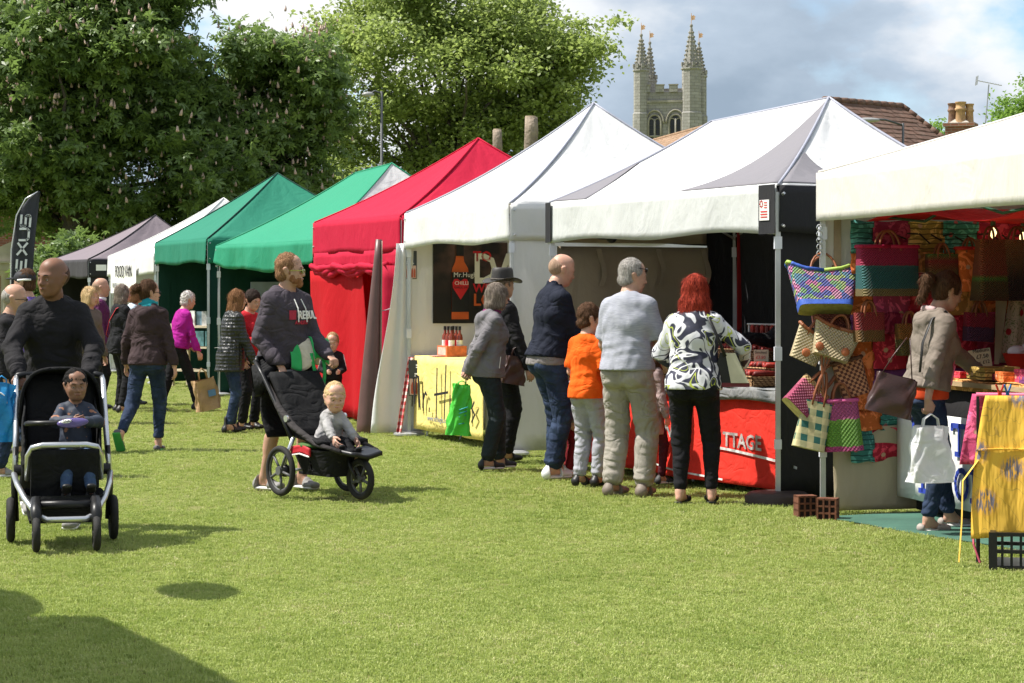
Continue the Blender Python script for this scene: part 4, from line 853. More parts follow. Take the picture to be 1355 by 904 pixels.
def aerial():
    Y = 64.; s = F/Y; x0, _, z0 = wp(1304, 165, Y); root = thing('tv_aerial', 'thin television aerial on a leaning mast above the cream awning', 'aerial', (x0, Y, 0)); M_ = mat('aerial_alloy', (.45, .45, .46), .4, .05, metal=.7, bump=0)
    z1 = CAMH+(383-112)/s
    one('mast', M_, lambda b: b.tube([(0, 0, 2.), (0, 0, z0), (.10, 0, z1)], .018, 6), root)
    one('boom', M_, lambda b: b.tube([(-.25, 0, z1+.12), (.48, 0, z1-.03)], .012, 6), root)
    for i in range(9): one('element', M_, lambda b: b.tube([(-.2+i*.08, -.12, z1+.11-i*.016), (-.2+i*.08, .12, z1+.11-i*.016)], .006, 5), root)
    one('reflector', M_, lambda b: [b.tube([(-.27, -.15+j*.06, z1-.02), (-.24, -.15+j*.06, z1+.25)], .006, 5) for j in range(6)], root)
    one('house_roof_support', BRK, lambda b: b.box((0, .6, 2.2), (1.6, 1.2, 4.4)), root)
aerial()
def manor():
    Y = 74.; s = F/Y; x0 = wp(-40, 0, Y)[0]; root = thing('brick_house', 'red brick house with white sash window behind the chestnut', 'house', (x0, Y, 0)); WH = mat('white_joinery', (.72, .72, .70), .5, .05)
    one('wall', BRK, lambda b: b.box((0, 2, 3.6), (8, 4, 7.2)), root); one('roof', TILE_B, lambda b: b.add([(-4.3, -.3, 7.2), (4.3, -.3, 7.2), (4.3, 4.3, 7.2), (-4.3, 4.3, 7.2), (-4, 2, 9), (4, 2, 9)], [(0, 1, 5, 4), (2, 3, 4, 5), (1, 2, 5), (3, 0, 4)]), root)
    for wx, wz in ((wp(33, 0, Y)[0]-x0, wp(0, 236, Y)[2]), (wp(-25, 0, Y)[0]-x0, wp(0, 236, Y)[2])):
        w = one('window', mat('window_glass', (.03, .035, .04), .1, .1, bump=0), lambda b: b.box((wx, -.01, wz), (1.0, .05, 1.5)), root)
        one('window_frame', WH, lambda b: [b.box((wx+dx, -.06, wz), (.07, .07, 1.6)) for dx in (-.52, 0, .52)]+[b.box((wx, -.055, wz+dz), (1.1, .06, .07)) for dz in (-.8, -.25, .3, .8)], w)
        one('sill', WH, lambda b: b.box((wx, -.12, wz-.87), (1.25, .2, .08)), w)
    ST_ = mat('porch_stone', (.42, .39, .33), .85, .15, 1.5)
    p0 = Y-1.6; px_ = [wp(q, 0, p0)[0] for q in (-25, 7, 28, 68)]
    pr = thing('stone_porch', 'pale stone pillared porch behind the feather flag', 'porch', (0, p0, 0)); zt = wp(0, 372, p0)[2]+.35
    for q in px_: one('pillar', ST_, lambda b: b.lathe((q, 0, 0), [(.22, 0), (.22, .15), (.16, .2), (.15, zt-.2), (.2, zt-.15), (.22, zt)], 14), pr, True)
    one('entablature', ST_, lambda b: (b.box(((px_[0]+px_[-1])/2, .2, zt+.12), (px_[-1]-px_[0]+.6, .9, .24)), b.box(((px_[0]+px_[-1])/2, .2, zt+.27), (px_[-1]-px_[0]+.8, 1.05, .06))), pr)
    one('pediment', ST_, lambda b: b.poly([(px_[0]-.4, -.2, zt+.3), (px_[-1]+.4, -.2, zt+.3), ((px_[0]+px_[-1])/2, -.2, zt+1.0)], .5), pr)
manor()
# ================================================================ gazebos
def fabric(name, c, tr=.22, rough=.8, dirt=0, var=.05, wr=.9):
    s = NT(name); co = s.coord(); base = s.mix(s.ramp(s.noise(co, 1.2, 5, .6), [(.3, 0), (.7, 1)]), tuple(x*(1-var) for x in c), c)
    if dirt: base = s.mix(s.math('MULTIPLY', s.ramp(s.noise(s.coord((1, 1, .35)), 3.0, 6, .7), [(.5, 0), (.8, 1)]), dirt), base, (c[0]*.62, c[1]*.56, c[2]*.45))
    s.col(base); s.set(**{'Roughness': rough, 'Specular IOR Level': .3})
    h = s.math('ADD', s.math('MULTIPLY', s.noise(co, 500, 2), .04), s.math('ADD', s.math('MULTIPLY', s.noise(s.coord((1, 1, .55)), 3.2, 3, .5, 1.5), wr), s.math('MULTIPLY', s.noise(s.coord((1, 1, .4), (0, 0, .6)), 11, 3, .5, .8), wr*.25)))
    s.bump(h, .55, .035)
    if tr: s.translucent(tr, c)
    return s.m
T_WHITE = fabric('canvas_white', (.80, .80, .80), .25); T_CREAM = fabric('canvas_cream', (.78, .755, .705), .22, dirt=.28); T_GREY = fabric('canvas_grey', (.22, .21, .23), .10); T_BLK = fabric('canvas_black', (.022, .022, .025), .0)
T_GREYBLK = fabric('canvas_charcoal', (.045, .042, .048), .03); T_FADE = fabric('canvas_faded_black', (.20, .165, .185), .06)
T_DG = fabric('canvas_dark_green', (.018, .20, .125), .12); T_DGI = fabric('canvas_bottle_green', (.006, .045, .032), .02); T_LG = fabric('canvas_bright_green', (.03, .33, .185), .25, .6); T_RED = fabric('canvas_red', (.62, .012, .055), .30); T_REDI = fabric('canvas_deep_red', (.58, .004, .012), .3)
T_BEIGE = fabric('canvas_beige', (.38, .32, .225), .12, dirt=.15); T_WVAL = fabric('canvas_pale_grey', (.66, .675, .665), .15, dirt=.15); T_PIPE = mat('piping', (.34, .35, .42), .6, .05)
STEEL = mat('tent_steel', (.55, .56, .57), .35, .08, metal=.55, bump=.05); PLAST = mat('white_plastic', (.72, .73, .80), .45, .05, bump=.05); DKPL = mat('black_plastic', (.012, .012, .013), .4, .1, bump=.05)
class Tent:
    def __init__(s, label, L, Rr, depth, eave, val, apex, cols, name='market_gazebo', group=None, feet=True, sag=.0, fL=(0, 0), val_mats=None, conc=.25, val_fold=.012, roofs=None, hemdrop=None, seed=0, corner=None, legs=(1, 1, 1, 1), truss=True, pipe=None, eaveL=None, trans_top=None):
        s.L, s.R = V2(L), V2(Rr); s.u = (s.R-s.L); s.W = s.u.length; s.u.normalize(); s.n = Vector((-s.u.y, s.u.x, 0))
        s.n = s.n if s.n.y > 0 else -s.n
        s.depth = depth; s.eave = eave; s.val = val; s.eL = eaveL or eave
        s.root = thing(name, label, 'gazebo', tuple(s.L), 0, group); s.o = s.L
        s.c = [s.L, s.R, s.R+s.n*depth, s.L+s.n*depth]; s.rs = random.Random(seed+17)
        A = [Vector(a) for a in apex]; A1, A2 = (A[0], A[-1]); s.A = A
        ez = [s.eL, eave, eave, s.eL]; C = [Vector((c.x, c.y, z)) for c, z in zip(s.c, ez)]; s.C = C
        quads = [(C[0], C[1], A2, A1), (C[1], C[2], A2, A2), (C[2], C[3], A1, A2), (C[3], C[0], A1, A1)]
        for i, (c0, c1, a1, a0) in enumerate(quads):
            m = (roofs or [cols[0]]*4)[i]; ph = s.rs.uniform(0, 6)
            def fn(a, t, c0=c0, c1=c1, a0=a0, a1=a1, ph=ph, i=i):
                b = c0.lerp(c1, a); tp = a0.lerp(a1, a); p = b.lerp(tp, t); f = (1-conc)*t+conc*t*t
                z0 = b.z; p.z = z0+(tp.z-z0)*f; w = math.sin(math.pi*a)*math.sin(math.pi*min(1, t*1.1))
                p.z -= (.055+sag)*w*s.W/3+.010*w*math.sin(9*a+ph)*math.sin(5*t+ph*2)
                # gather lines running to the peak
                p.z += .008*math.sin(a*26+ph)*(1-t)*t*2.4
                return p-s.o
            one('roof_panel', m, lambda b: b.sheet(fn, 22, 16, .003), s.root, True)
        # hip piping
        pm = pipe or cols[0]
        for c0, a in ((C[0], A1), (C[1], A2), (C[2], A2), (C[3], A1)):
            pts = []
            for q in range(13):
                t = q/12; p = c0.lerp(a, t); p.z = c0.z+(a.z-c0.z)*((1-conc)*t+conc*t*t)+.006; pts.append(p-s.o)
            one('hip_seam', pm, lambda b: b.tube(pts, .011, 6, flat=1), s.root, True)
        if (A1-A2).length > .1: one('ridge_seam', pm, lambda b: b.tube([A1-s.o, A2-s.o], .012, 6), s.root, True)
        # valances
        vm = val_mats or [cols[1] if len(cols) > 1 else cols[0]]*4
        for i in range(4):
            c0, c1 = C[i], C[(i+1) % 4]; d = (c1-c0).normalized(); out = Vector((d.y, -d.x, 0)); L_ = (c1-c0).length; ph = s.rs.uniform(0, 6)
            hd = hemdrop if hemdrop and i == 0 else None
            def fn(a, t, c0=c0, c1=c1, out=out, ph=ph, hd=hd):
                p = c0.lerp(c1, a)+out*(.012+val_fold*t*(math.sin(a*L_*5+ph)+.6*math.sin(a*L_*13+2*ph))+.004); dz = val*(1+(.05*math.sin(a*L_*3+ph))*t)
                if hd: dz = val*hd(a)
                p.z -= dz*t; return p-s.o
            one('valance', vm[i], lambda b: b.sheet(fn, 40, 6, .003), s.root, True)
        # legs, trusses
        for i, (c, on) in enumerate(zip(C, legs)):
            if not on: continue
            p = c-s.o; inn = ((s.c[(i+2) % 4]-s.c[i]).normalized())*.035; x, y = p.x+inn.x, p.y+inn.y
            lg = one('leg', STEEL, lambda b: (b.box((x, y, (c.z-.05+.02)/2), (.036, .036, c.z-.07)), b.box((x, y, .50), (.028, .028, .96))), s.root)
            one('leg_bracket', PLAST, lambda b: (b.box((x, y, 1.08), (.055, .055, .10)), b.box((x, y, c.z-.42), (.055, .055, .09)), b.box((x, y, .42), (.05, .05, .07))), lg)
            if feet: one('foot_plate', STEEL, lambda b: (b.lathe((x, y, 0), [(.17, .0), (.17, .018), (.13, .035), (.05, .04)], 18)), lg)
        for i in range(4):
            c0, c1 = C[i]-s.o, C[(i+1) % 4]-s.o; zz = -.06; hh = .24
            def tr(b):
                for k in range(4):
                    a, e = k/4, (k+1)/4; p, q = c0.lerp(c1, a), c0.lerp(c1, e); o_ = Vector((0, 0, zz)); p_ = Vector((0, 0, zz-hh)); ins = (s.c[(i+2) % 4]-s.c[i]).normalized()*.05
                    b.tube([p+o_+ins, q+p_+ins], .011, 4); b.tube([p+p_+ins, q+o_+ins], .011, 4)
            if truss: one('roof_truss', STEEL, tr, s.root)
    def P(s, a, d, z=0):
        """a metres along the front from its first corner, d metres into the tent -> local point"""
        p = s.u*a+s.n*d; return Vector((p.x, p.y, z))
    def wall(s, side, m, t0=0, t1=1, z0=.03, z1=None, name='side_wall', fold=.02, ins=.03, flare=None, parent=None, seed=0):
        """side 'l', 'r', 'b', 'f': cloth hung between two legs"""
        i = {'f': (0, 1), 'r': (1, 2), 'b': (3, 2), 'l': (0, 3)}[side]; c0, c1 = s.C[i[0]]-s.o, s.C[i[1]]-s.o; z1 = z1 or s.eave-.02
        c0 = Vector((c0.x, c0.y, 0)); c1 = Vector((c1.x, c1.y, 0)); mid = ((s.C[0]+s.C[2])/2-s.o); inn = Vector((-(c1-c0).y, (c1-c0).x, 0)).normalized(); L_ = (c1-c0).length
        if inn.dot(Vector((mid.x, mid.y, 0))-c0) < 0: inn = -inn
        def fn(a, t):
            aa = t0+(t1-t0)*a; p = c0.lerp(c1, aa)+inn*(ins+fold*(1-t*.55)*(math.sin(aa*L_*5.1+seed)+.7*math.sin(aa*L_*11.7+1+seed*2+t*1.5))+.006*math.sin(t*8+aa*6))
            if flare: p += flare(a, t)
            return Vector((p.x, p.y, z0+(z1-z0)*t))
        return one(name, m, lambda b: b.sheet(fn, 44, 14, .003), parent or s.root, True)
def gpz(px, Z): return ((px-CX)*Z/F, Z)
GR = 'gazebos of the market row'
# --- cream stall
tc_ = Tent('cream canvas stall roof over the basket and bag display', (2.135, 15.26), (3.20, 11.0), 3.0, 2.36, .335, [(3.95, 14.2, 2.88), (4.6, 12.2, 2.88)], [T_CREAM], conc=.12, group=GR, val_fold=.004, feet=False, seed=1, truss=False, hemdrop=lambda a: 1+.012*math.sin(a*9))
# --- black and white one
bw = Tent('white roofed gazebo with black corners and grey panels over the salami table', gpz(727, 19.3), gpz(1030, 15.95), 1.9, 2.31, .345, [(1.80, 19.7, 3.06), (2.58, 17.85, 3.11)], [T_WHITE, T_WVAL], conc=.22, group=GR, val_mats=[T_WVAL, T_BLK, T_BLK, T_BLK], pipe=T_PIPE, feet=False, seed=2)
# --- white
wh = Tent('plain white gazebo over the sauce bottle stall', gpz(537.5, 23.4), gpz(675, 20.6), 3.0, 2.36, .36, [(.84, 22.5, 3.46)], [T_WHITE], conc=.30, group=GR, pipe=T_PIPE, seed=3)
rd = Tent('bright red gazebo with its front flap rolled up', gpz(416, 27.4), gpz(531, 24.6), 3.0, 2.38, .40, [(-.41, 26.6, 3.38)], [T_RED], conc=.22, group=GR, seed=4, feet=False, val_fold=.004)
lg_ = Tent('light green gazebo with white side panel and drooping front edge', gpz(287, 32.2), gpz(418, 28.9), 3.2, 2.19, .34, [(-2.27, 31.8, 3.24), (-1.68, 30.6, 3.31)], [T_LG], conc=.20, group=GR, roofs=[T_LG, T_WHITE, T_LG, T_LG], val_fold=.03, seed=5, hemdrop=lambda a: .72+.42*math.sin(math.pi*a)**.7+.07*math.sin(a*14), pipe=T_LG)
dg = Tent('dark green gazebo with a tall pointed roof', gpz(206, 36.2), gpz(274.5, 33.0), 3.1, 2.31, .36, [(-3.78, 35.3, 3.42)], [T_DG], conc=.12, group=GR, seed=6, pipe=T_DGI)
w2 = Tent('small white gazebo with printed front, beside the dark green one', gpz(144, 41.3), gpz(205, 38.2), 3.0, 2.17, .36, [(-5.25, 39.9, 3.21)], [T_WHITE], conc=.25, group=GR, seed=7)
dk = Tent('faded black gazebo at the far end of the row', gpz(62, 47.6), gpz(117, 44.4), 3.0, 2.16, .38, [(-7.55, 46.4, 3.12)], [T_FADE, T_GREYBLK], conc=.28, group=GR, seed=8, pipe=T_BLK, val_mats=[T_GREYBLK, T_BLK, T_BLK, T_GREYBLK])
# unseen gazebo added out of frame to throw broad shade across the near grass
op = Tent('unseen white gazebo added across the green to shade the near grass', (-6.12, 9.19), (-4.73, 6.31), 2.9, 2.3, .3, [(-4.1, 8.4, 3.1)], [T_WHITE], conc=.25, seed=9)
# light panels
GREYW = T_GREY
def roofstrip(T, c, a, e, f, m, name='grey_panel'):
    """coloured cloth panel sewn on the roof just proud of it: corner c, apex a, then two points e (eave) f (upper) in 0..1"""
# interiors -------------------------------------------------------------
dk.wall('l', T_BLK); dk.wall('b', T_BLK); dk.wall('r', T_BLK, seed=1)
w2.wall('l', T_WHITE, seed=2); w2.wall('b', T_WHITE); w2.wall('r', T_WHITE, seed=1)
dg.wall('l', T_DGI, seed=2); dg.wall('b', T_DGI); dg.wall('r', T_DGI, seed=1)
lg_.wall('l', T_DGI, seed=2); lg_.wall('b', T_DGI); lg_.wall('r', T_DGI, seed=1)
rd.wall('l', T_REDI, seed=2); rd.wall('b', T_REDI); rd.wall('r', T_RED, seed=1, fold=.03)
wh.wall('l', T_WHITE, t0=0, t1=1, seed=2, fold=.012); wh.wall('b', T_WHITE); wh.wall('r', T_WHITE, seed=1, fold=.022, ins=.0)
bw.wall('l', T_BEIGE, t0=0.03, t1=.84, z1=1.93, z0=.05, fold=.015); bw.wall('l', T_BLK, t0=.84, t1=1, seed=1); bw.wall('b', T_BLK, seed=4); bw.wall('r', T_BLK, fold=.01, seed=2, z1=2.31)
one('upper_wall', T_BEIGE, lambda b: b.sheet(lambda a, t: bw.P(.09, .1+1.45*a, 1.96+.30*t), 20, 3, .003), bw.root, True)
T_BEIGES = fabric('canvas_screen', (.55, .46, .31), .1, dirt=.25)
tc_.wall('l', T_BEIGES, t0=.02, t1=.86, z0=.02, z1=.62, fold=.012, ins=.12, name='lower_wall'); tc_.wall('l', T_CREAM, t0=.0, t1=1, z0=.6, z1=2.3, fold=.01, ins=.02, seed=3); tc_.wall('b', T_CREAM, seed=5); tc_.wall('r', T_CREAM, seed=6)
# white: front curtain pulled out past the leg, tied back
def cur(b):
    def fn(a, t):
        x = -.10-.27*(1-t)**1.3*(1+.15*math.sin(t*5)); w = (.30*(1-a)+.03)*(.5+.8*(1-t)**.8)
        p = wh.P(0, 0)+wh.u*(x*.2+w*.1)+Vector((x*(1-a)+.05*a-.0, -.02-.05*math.sin(a*9+t*3)*(1-a), 0)); return Vector((p.x, p.y, .02+(2.02)*t))
    b.sheet(fn, 26, 18, .003)
one('front_curtain', T_WHITE, cur, wh.root, True)
# red: header band, rolled flap, front flaps either side
def band(b): b.sheet(lambda a, t: rd.P(.02+a*(rd.W-.04), -.02-.012*math.sin(a*20)*t, 1.80+.20*t), 24, 3, .003)
one('header', T_RED, band, rd.root, True)
def roll(b):
    for k in range(3): b.tube([rd.P(.20+(rd.W-.4)*i/40, -.05-.025*k-.008*math.sin(i*.9+k), 1.78+.035*k+.012*math.sin(i*.5+k*2)-.05*abs(math.sin(math.pi*i/13.3))) for i in range(41)], [.036+.007*math.sin(i*.8+k*1.7)+.004*math.sin(i*2.1) for i in range(41)], 9)
one('rolled_flap', T_RED, roll, rd.root, True)
one('front_flap', T_REDI, lambda b: b.sheet(lambda a, t: rd.P(.05+1.95*a*(1-.10*t), -.03+.07*math.sin(a*13)*(1-t)-.05*math.sin(a*5+t), .02+1.76*t), 40, 12, .003), rd.root, True)
one('front_flap', T_RED, lambda b: b.sheet(lambda a, t: rd.P(rd.W-.02-.55*a*(1-.25*t), -.04+.09*math.sin(a*7+1), .02+1.80*t), 18, 12, .003), rd.root, True)
# grey triangular panels of the black and white roof, sewn a few millimetres proud
def triang(T, quad, pts, m, name='grey_panel', n_=10, lift=.008, conc=.22):
    c0, c1, a1, a0 = quad
    def surf(a, t, i=0):
        b = c0.lerp(c1, a); tp = a0.lerp(a1, a); p = b.lerp(tp, t); p.z = b.z+(tp.z-b.z)*((1-conc)*t+conc*t*t); w = math.sin(math.pi*a)*math.sin(math.pi*min(1, t*1.1)); p.z -= .055*w*T.W/3-lift; return p-T.o
    (pa, pt), (qa, qt), (ra, rt) = pts
    def fn(x, y): return surf((pa*(1-x)+qa*x)*(1-y)+ra*y, (pt*(1-x)+qt*x)*(1-y)+rt*y)
    one(name, m, lambda b: b.sheet(fn, n_, n_*2, .003), T.root, True)
C = bw.C; A1, A2 = bw.A
q = (C[0], C[1], A2, A1)
triang(bw, q, [(.60, .03), (.998, .03), (.998, .985)], T_GREY); triang(bw, q, [(.002, .02), (.17, .02), (.002, .55)], T_GREY)
triang(bw, (C[1], C[2], A2, A2), [(.002, .03), (.42, .03), (.03, .42)], T_GREY)
one('corner_strip', T_BLK, lambda b: b.sheet(lambda a, t: bw.P(.0+.10*a-.005, -.035, 2.31-.35*t), 3, 4, .003), bw.root); one('corner_strip', T_BLK, lambda b: b.sheet(lambda a, t: bw.P(bw.W-.21+.22*a, -.036, 2.315-.36*t), 3, 4, .003), bw.root)
PAPER = mat('white_card', (.80, .79, .76), .7, .04, bump=.05); REDP = mat('red_print', (.62, .02, .03), .6, .05, bump=0); INK = mat('black_ink', (.015, .015, .018), .6, .05, bump=0); BLUEP = mat('blue_print', (.03, .06, .38), .6, .08, bump=.0)
def bwlab(b):
    b.sheet(lambda a, t: bw.P(bw.W-.185+.13*a, -.044, 2.205-.15*t), 1, 1, .002)
lb_ = one('maker_label', PAPER, bwlab, bw.root)
one('emblem', REDP, lambda b: ([b.box(bw.P(bw.W-.155+.011*math.cos(k*.785)*1.6, -.048, 2.175+.014*math.sin(k*.785)*1.6), (.010, .004, .012)) for k in range(8)], [b.box(bw.P(bw.W-.100, -.048, 2.185-.018*k), (.04, .003, .006), math.atan2(bw.u.y, bw.u.x)) for k in range(3)], [b.box(bw.P(bw.W-.122, -.048, 2.12-.02*k), (.09, .003, .008), math.atan2(bw.u.y, bw.u.x)) for k in range(3)]), lb_)
lb_ = one('label', PAPER, lambda b: b.sheet(lambda a, t: dk.P(dk.W, 0, 0)+Vector((.16+.2*a, -.03+.05*a, 2.05-.12*t)), 1, 1, .002), dk.root)
# brown mast base at the black and white tent's right leg
ft = bw.P(bw.W, 0)+bw.o
one('round_foot', mat('brown_rubber', (.045, .03, .025), .6, .2), lambda b: b.lathe(tuple(bw.P(bw.W-.01, .0, 0)), [(.24, 0), (.24, .05), (.20, .075), (.05, .08)], 24), bw.root, True)
# ---------------------------------------------------------------- lettering: words as thin solid strokes
def text_mesh(name, txt, size, m, parent, M, depth=.003, bold=0, sx=1.0):
    c = bpy.data.curves.new(name, 'FONT'); c.body = txt; c.size = size; c.extrude = depth; c.offset = bold; c.resolution_u = 2
    o = bpy.data.objects.new(name, c); COL.objects.link(o); bpy.context.view_layer.update()
    me = bpy.data.meshes.new_from_object(o); bpy.data.objects.remove(o); me.materials.clear(); me.materials.append(m)
    q = bpy.data.objects.new(name, me); COL.objects.link(q); q.parent = parent; q.matrix_local = M @ Matrix.Diagonal((sx, 1, 1, 1)); return q
def conform(o, M, fn, u, v, n=None, lift=.014):
    """lay a flat print onto the cloth fn(x, y): u, v give a point's x, y on the cloth"""
    Mi = M.inverted(); n = n or (M.to_3x3()@Vector((0, 0, 1))).normalized(); me = o.data
    for w in me.vertices:
        p = M@w.co; c = Vector(fn(u(p), v(p))); w.co = Mi@(p+n*((c-p).dot(n)+lift))
    me.update()
def frame(o, right, up=Vector((0, 0, 1))):
    """placing matrix: text x runs along right, y along up"""
    r_ = Vector(right).normalized(); u_ = Vector(up).normalized(); n_ = r_.cross(u_).normalized(); M = Matrix((r_, u_, n_)).transposed().to_4x4(); M.translation = Vector(o); return M
STK = {  # strokes on a 0..1 box
 'E': [[(1, 1), (.15, 1), (.0, .85), (0, .15), (.15, 0), (1, 0)], [(0, .5), (.85, .5)]], 'X': [[(0, 1), (.5, .5), (1, 0)], [(0, 0), (.5, .5), (1, 1)]], 'U': [[(0, 1), (0, .2), (.15, 0), (.85, 0), (1, .2), (1, 1)]], 'S': [[(1, 1), (.15, 1), (0, .85), (0, .62), (.12, .5), (.88, .5), (1, .38), (1, .15), (.85, 0), (0, 0)]],
 'D': [[(0, 0), (0, 1), (.7, 1), (1, .7), (1, .3), (.7, 0), (0, 0)]], 'A': [[(0, 0), (.5, 1), (1, 0)], [(.2, .35), (.8, .35)]],
 'B': [[(0, 0), (0, 1), (.75, 1), (.9, .78), (.7, .53), (0, .53)], [(.7, .53), (1, .28), (.8, 0), (0, 0)]], 'T': [[(.5, 0), (.5, 1)], [(0, .85), (0, 1), (1, 1), (1, .85)]], 'I': [[(.5, 0), (.5, 1)]], 'K': [[(.1, 0), (.1, 1)], [(.9, 1), (.1, .45)], [(.35, .6), (.95, 0)]],
 'F': [[(.15, 0), (.15, 1)], [(.15, 1), (.95, 1), (.95, .82)], [(.15, .53), (.7, .53)]], 'R': [[(.1, 0), (.1, 1), (.75, 1), (.92, .76), (.7, .52), (.1, .52)], [(.5, .5), (.95, 0)]], 'O': [[(.5+.45*math.cos(a), .5+.5*math.sin(a)) for a in [math.pi*k/8 for k in range(17)]]], 'M': [[(.05, 0), (.05, 1), (.5, .35), (.95, 1), (.95, 0)]]}
SERIF = {'B': [(-.1, 0, .25), (-.1, 1, .25)], 'T': [(.25, 0, .5)], 'I': [(.2, 0, .6), (.2, 1, .6)], 'K': [(-.1, 0, .4), (-.1, 1, .4), (.75, 0, .35), (.7, 1, .35)], 'F': [(-.1, 0, .55), (-.1, 1, .3)], 'R': [(-.1, 0, .4), (-.1, 1, .3)], 'M': [(-.15, 0, .4), (.75, 0, .4), (-.15, 1, .3), (.85, 1, .3)], 'A': [(-.18, 0, .45), (.75, 0, .45)]}
def strokes(b, polys, M, w):
    for pl in polys:
        for (x0, y0), (x1, y1) in zip(pl[:-1], pl[1:]):
            p, q = M@Vector((x0, y0, 0)), M@Vector((x1, y1, 0)); d = q-p
            if d.length < 1e-6: continue
            nn = (M.to_3x3()@Vector((0, 0, 1))).normalized(); d.normalize(); sd_ = d.cross(nn).normalized()*w/2; e = d*w*.3
            p, q = p-e, q+e; b.add([p-sd_, p+sd_, q+sd_, q-sd_, p-sd_+nn*.003, p+sd_+nn*.003, q+sd_+nn*.003, q-sd_+nn*.003], [(0, 1, 2, 3)[::-1], (4, 5, 6, 7), (0, 4, 7, 3), (1, 2, 6, 5), (0, 1, 5, 4), (3, 7, 6, 2)])
def word(name, txt, o, right, up, cw, ch, gap, w, m, parent, serif=False):
    x = 0
    for c in txt:
        if c == ' ': x += cw; continue
        r_ = Vector(right).normalized(); u_ = Vector(up).normalized(); wd = cw*(.45 if c == 'I' and not serif else 1)
        M = Matrix((r_*wd, u_*ch, r_.cross(u_).normalized())).transposed().to_4x4(); M.translation = Vector(o)+r_*x
        pl = STK[c]+([[(a, y), (a+l, y)] for a, y, l in SERIF.get(c, [])] if serif else [])
        one(name, m, lambda b: strokes(b, pl, M, w), parent); x += wd+gap
# printed sheet on the small white gazebo
pr_ = one('printed_sheet', PAPER, lambda b: b.sheet(lambda a, t: w2.P(.45+1.9*a, -.07, 2.0-.52*t), 8, 4, .003), w2.root)
text_mesh('lettering', 'FOOD VAN', .30, INK, pr_, frame(w2.P(.85, -.09, 1.78), w2.u), sx=.8); text_mesh('lettering', 'FRESH & LOCAL', .13, mat('grey_ink', (.3, .3, .3)), pr_, frame(w2.P(.65, -.09, 1.58), w2.u))
# feather flag
def flag():
    Y = 41.0; s = F/Y; x0 = wp(38, 0, Y)[0]; root = thing('feather_flag', 'tall black feather flag with silver car-maker lettering beside the porch', 'flag', (x0, Y, 0)); q = lambda px, py: (wp(px, 0, Y)[0]-x0, 0, wp(0, py, Y)[2])
    one('flag_pole', STEEL, lambda b: (b.tube([q(10, 480), q(13, 430), q(15, 330), q(22, 285), q(34, 263), q(50, 254)], .014, 6), b.lathe(q(10, 489), [(.3, 0), (.3, .03), (.05, .06)], 14)), root, True)
    Lp = [(11, 425), (13, 380), (15, 330), (19, 297), (27, 276), (38, 263), (52, 253)]; Rp = [(42, 427), (43, 380), (45, 340), (47, 310), (49, 290), (51, 270), (53, 254)]
    def fn(a, t):
        i = min(5, int(t*6)); f = t*6-i; l = [Lp[i][k]*(1-f)+Lp[i+1][k]*f for k in (0, 1)]; r_ = [Rp[i][k]*(1-f)+Rp[i+1][k]*f for k in (0, 1)]; p = q(l[0]*(1-a)+r_[0]*a, l[1]*(1-a)+r_[1]*a); return (p[0], .03*math.sin(a*4+t*5), p[2])
    one('flag_cloth', mat('flag_black', (.02, .022, .03), .6, .1, wr=.5), lambda b: b.sheet(fn, 8, 24, .004), root, True)
    SV = mat('silver_print', (.62, .64, .68), .45, .05, bump=0)
    up = Vector((.13, 0, 1)).normalized(); rt = Vector((-1, 0, .13)).normalized()     # the word reads bottom to top
    p0 = Vector(q(34.5, 372)); word('letter', 'LEXUS'[1:], p0+Vector((0, -.06, 0)), up, rt, .235, .20, .055, .045, SV, root) if False else None
    for i, (c, yy, xx) in enumerate(zip('LEXUS', (378, 359, 337, 318, 300), (22, 22.5, 24, 26.5, 28.5))):
        u_ = Vector((-1, 0, .0)); r_ = Vector((.08, 0, 1)).normalized()
        if c == 'L': pl = [[(0, 1), (0, 0), (1, 0)]]
        else: pl = STK[c]
        hh = 12/s; ww = 15/s; o_ = Vector(q(xx+12, yy)); o_.y = -.07
        M = Matrix((r_*ww, u_*hh, Vector((0, -1, 0)))).transposed().to_4x4(); M.translation = o_
        one('letter', SV, lambda b: strokes(b, pl, M, .04), root)
flag()
# ================================================================ what stands on, hangs in and lies before the stalls
def dcol(T, px, d0=None):
    """metres into the tent along its first side wall at which photo column px falls"""
    k = (px-CX)/F; o = T.L; return (k*o.y-o.x)/(T.n.x-k*T.n.y)
def acol(T, px, d=0):
    k = (px-CX)/F; o = T.L+T.n*d; return (k*o.y-o.x)/(T.u.x-k*T.u.y)
def zrow(p, py): return CAMH-(py-HZ)*p.y/F
WOOD = mat('pine_wood', (.42, .30, .17), .6, .15, 4, .3, 30, stretch=(1, 1, 6)); WHT = mat('white_paint', (.70, .69, .66), .5, .05)
def checks(name, c1, c2, c3, sc, kind='Object', rot=(0, 0, 0)):
    s = NT(name); co = s.coord((sc, sc, sc), rot, kind=kind); sep = s.n('ShaderNodeSeparateXYZ', {0: co}); fx = s.math('GREATER_THAN', s.math('FRACT', s.math('ADD', sep.outputs[0], sep.outputs[1])), .5); fz = s.math('GREATER_THAN', s.math('FRACT', sep.outputs[2]), .5)
    s.col(s.mix(fz, s.mix(fx, c1, c2), s.mix(fx, c2, c3))); s.set(Roughness=.85); s.bump(s.noise(s.coord(), 9, 3), .4, .02); return s.m
GING = checks('red_gingham', (.75, .72, .70), (.62, .20, .20), (.50, .04, .05), 14)
def dots(name, base, dot, sc, r_=.28):
    s = NT(name); v = s.n('ShaderNodeTexVoronoi', {'Vector': s.coord(), 'Scale': sc, 'Randomness': .25}); s.col(s.mix(s.math('LESS_THAN', v.outputs[0], r_), base, dot)); s.set(Roughness=.85); s.bump(s.noise(s.coord(), 9, 3), .4, .02); return s.m
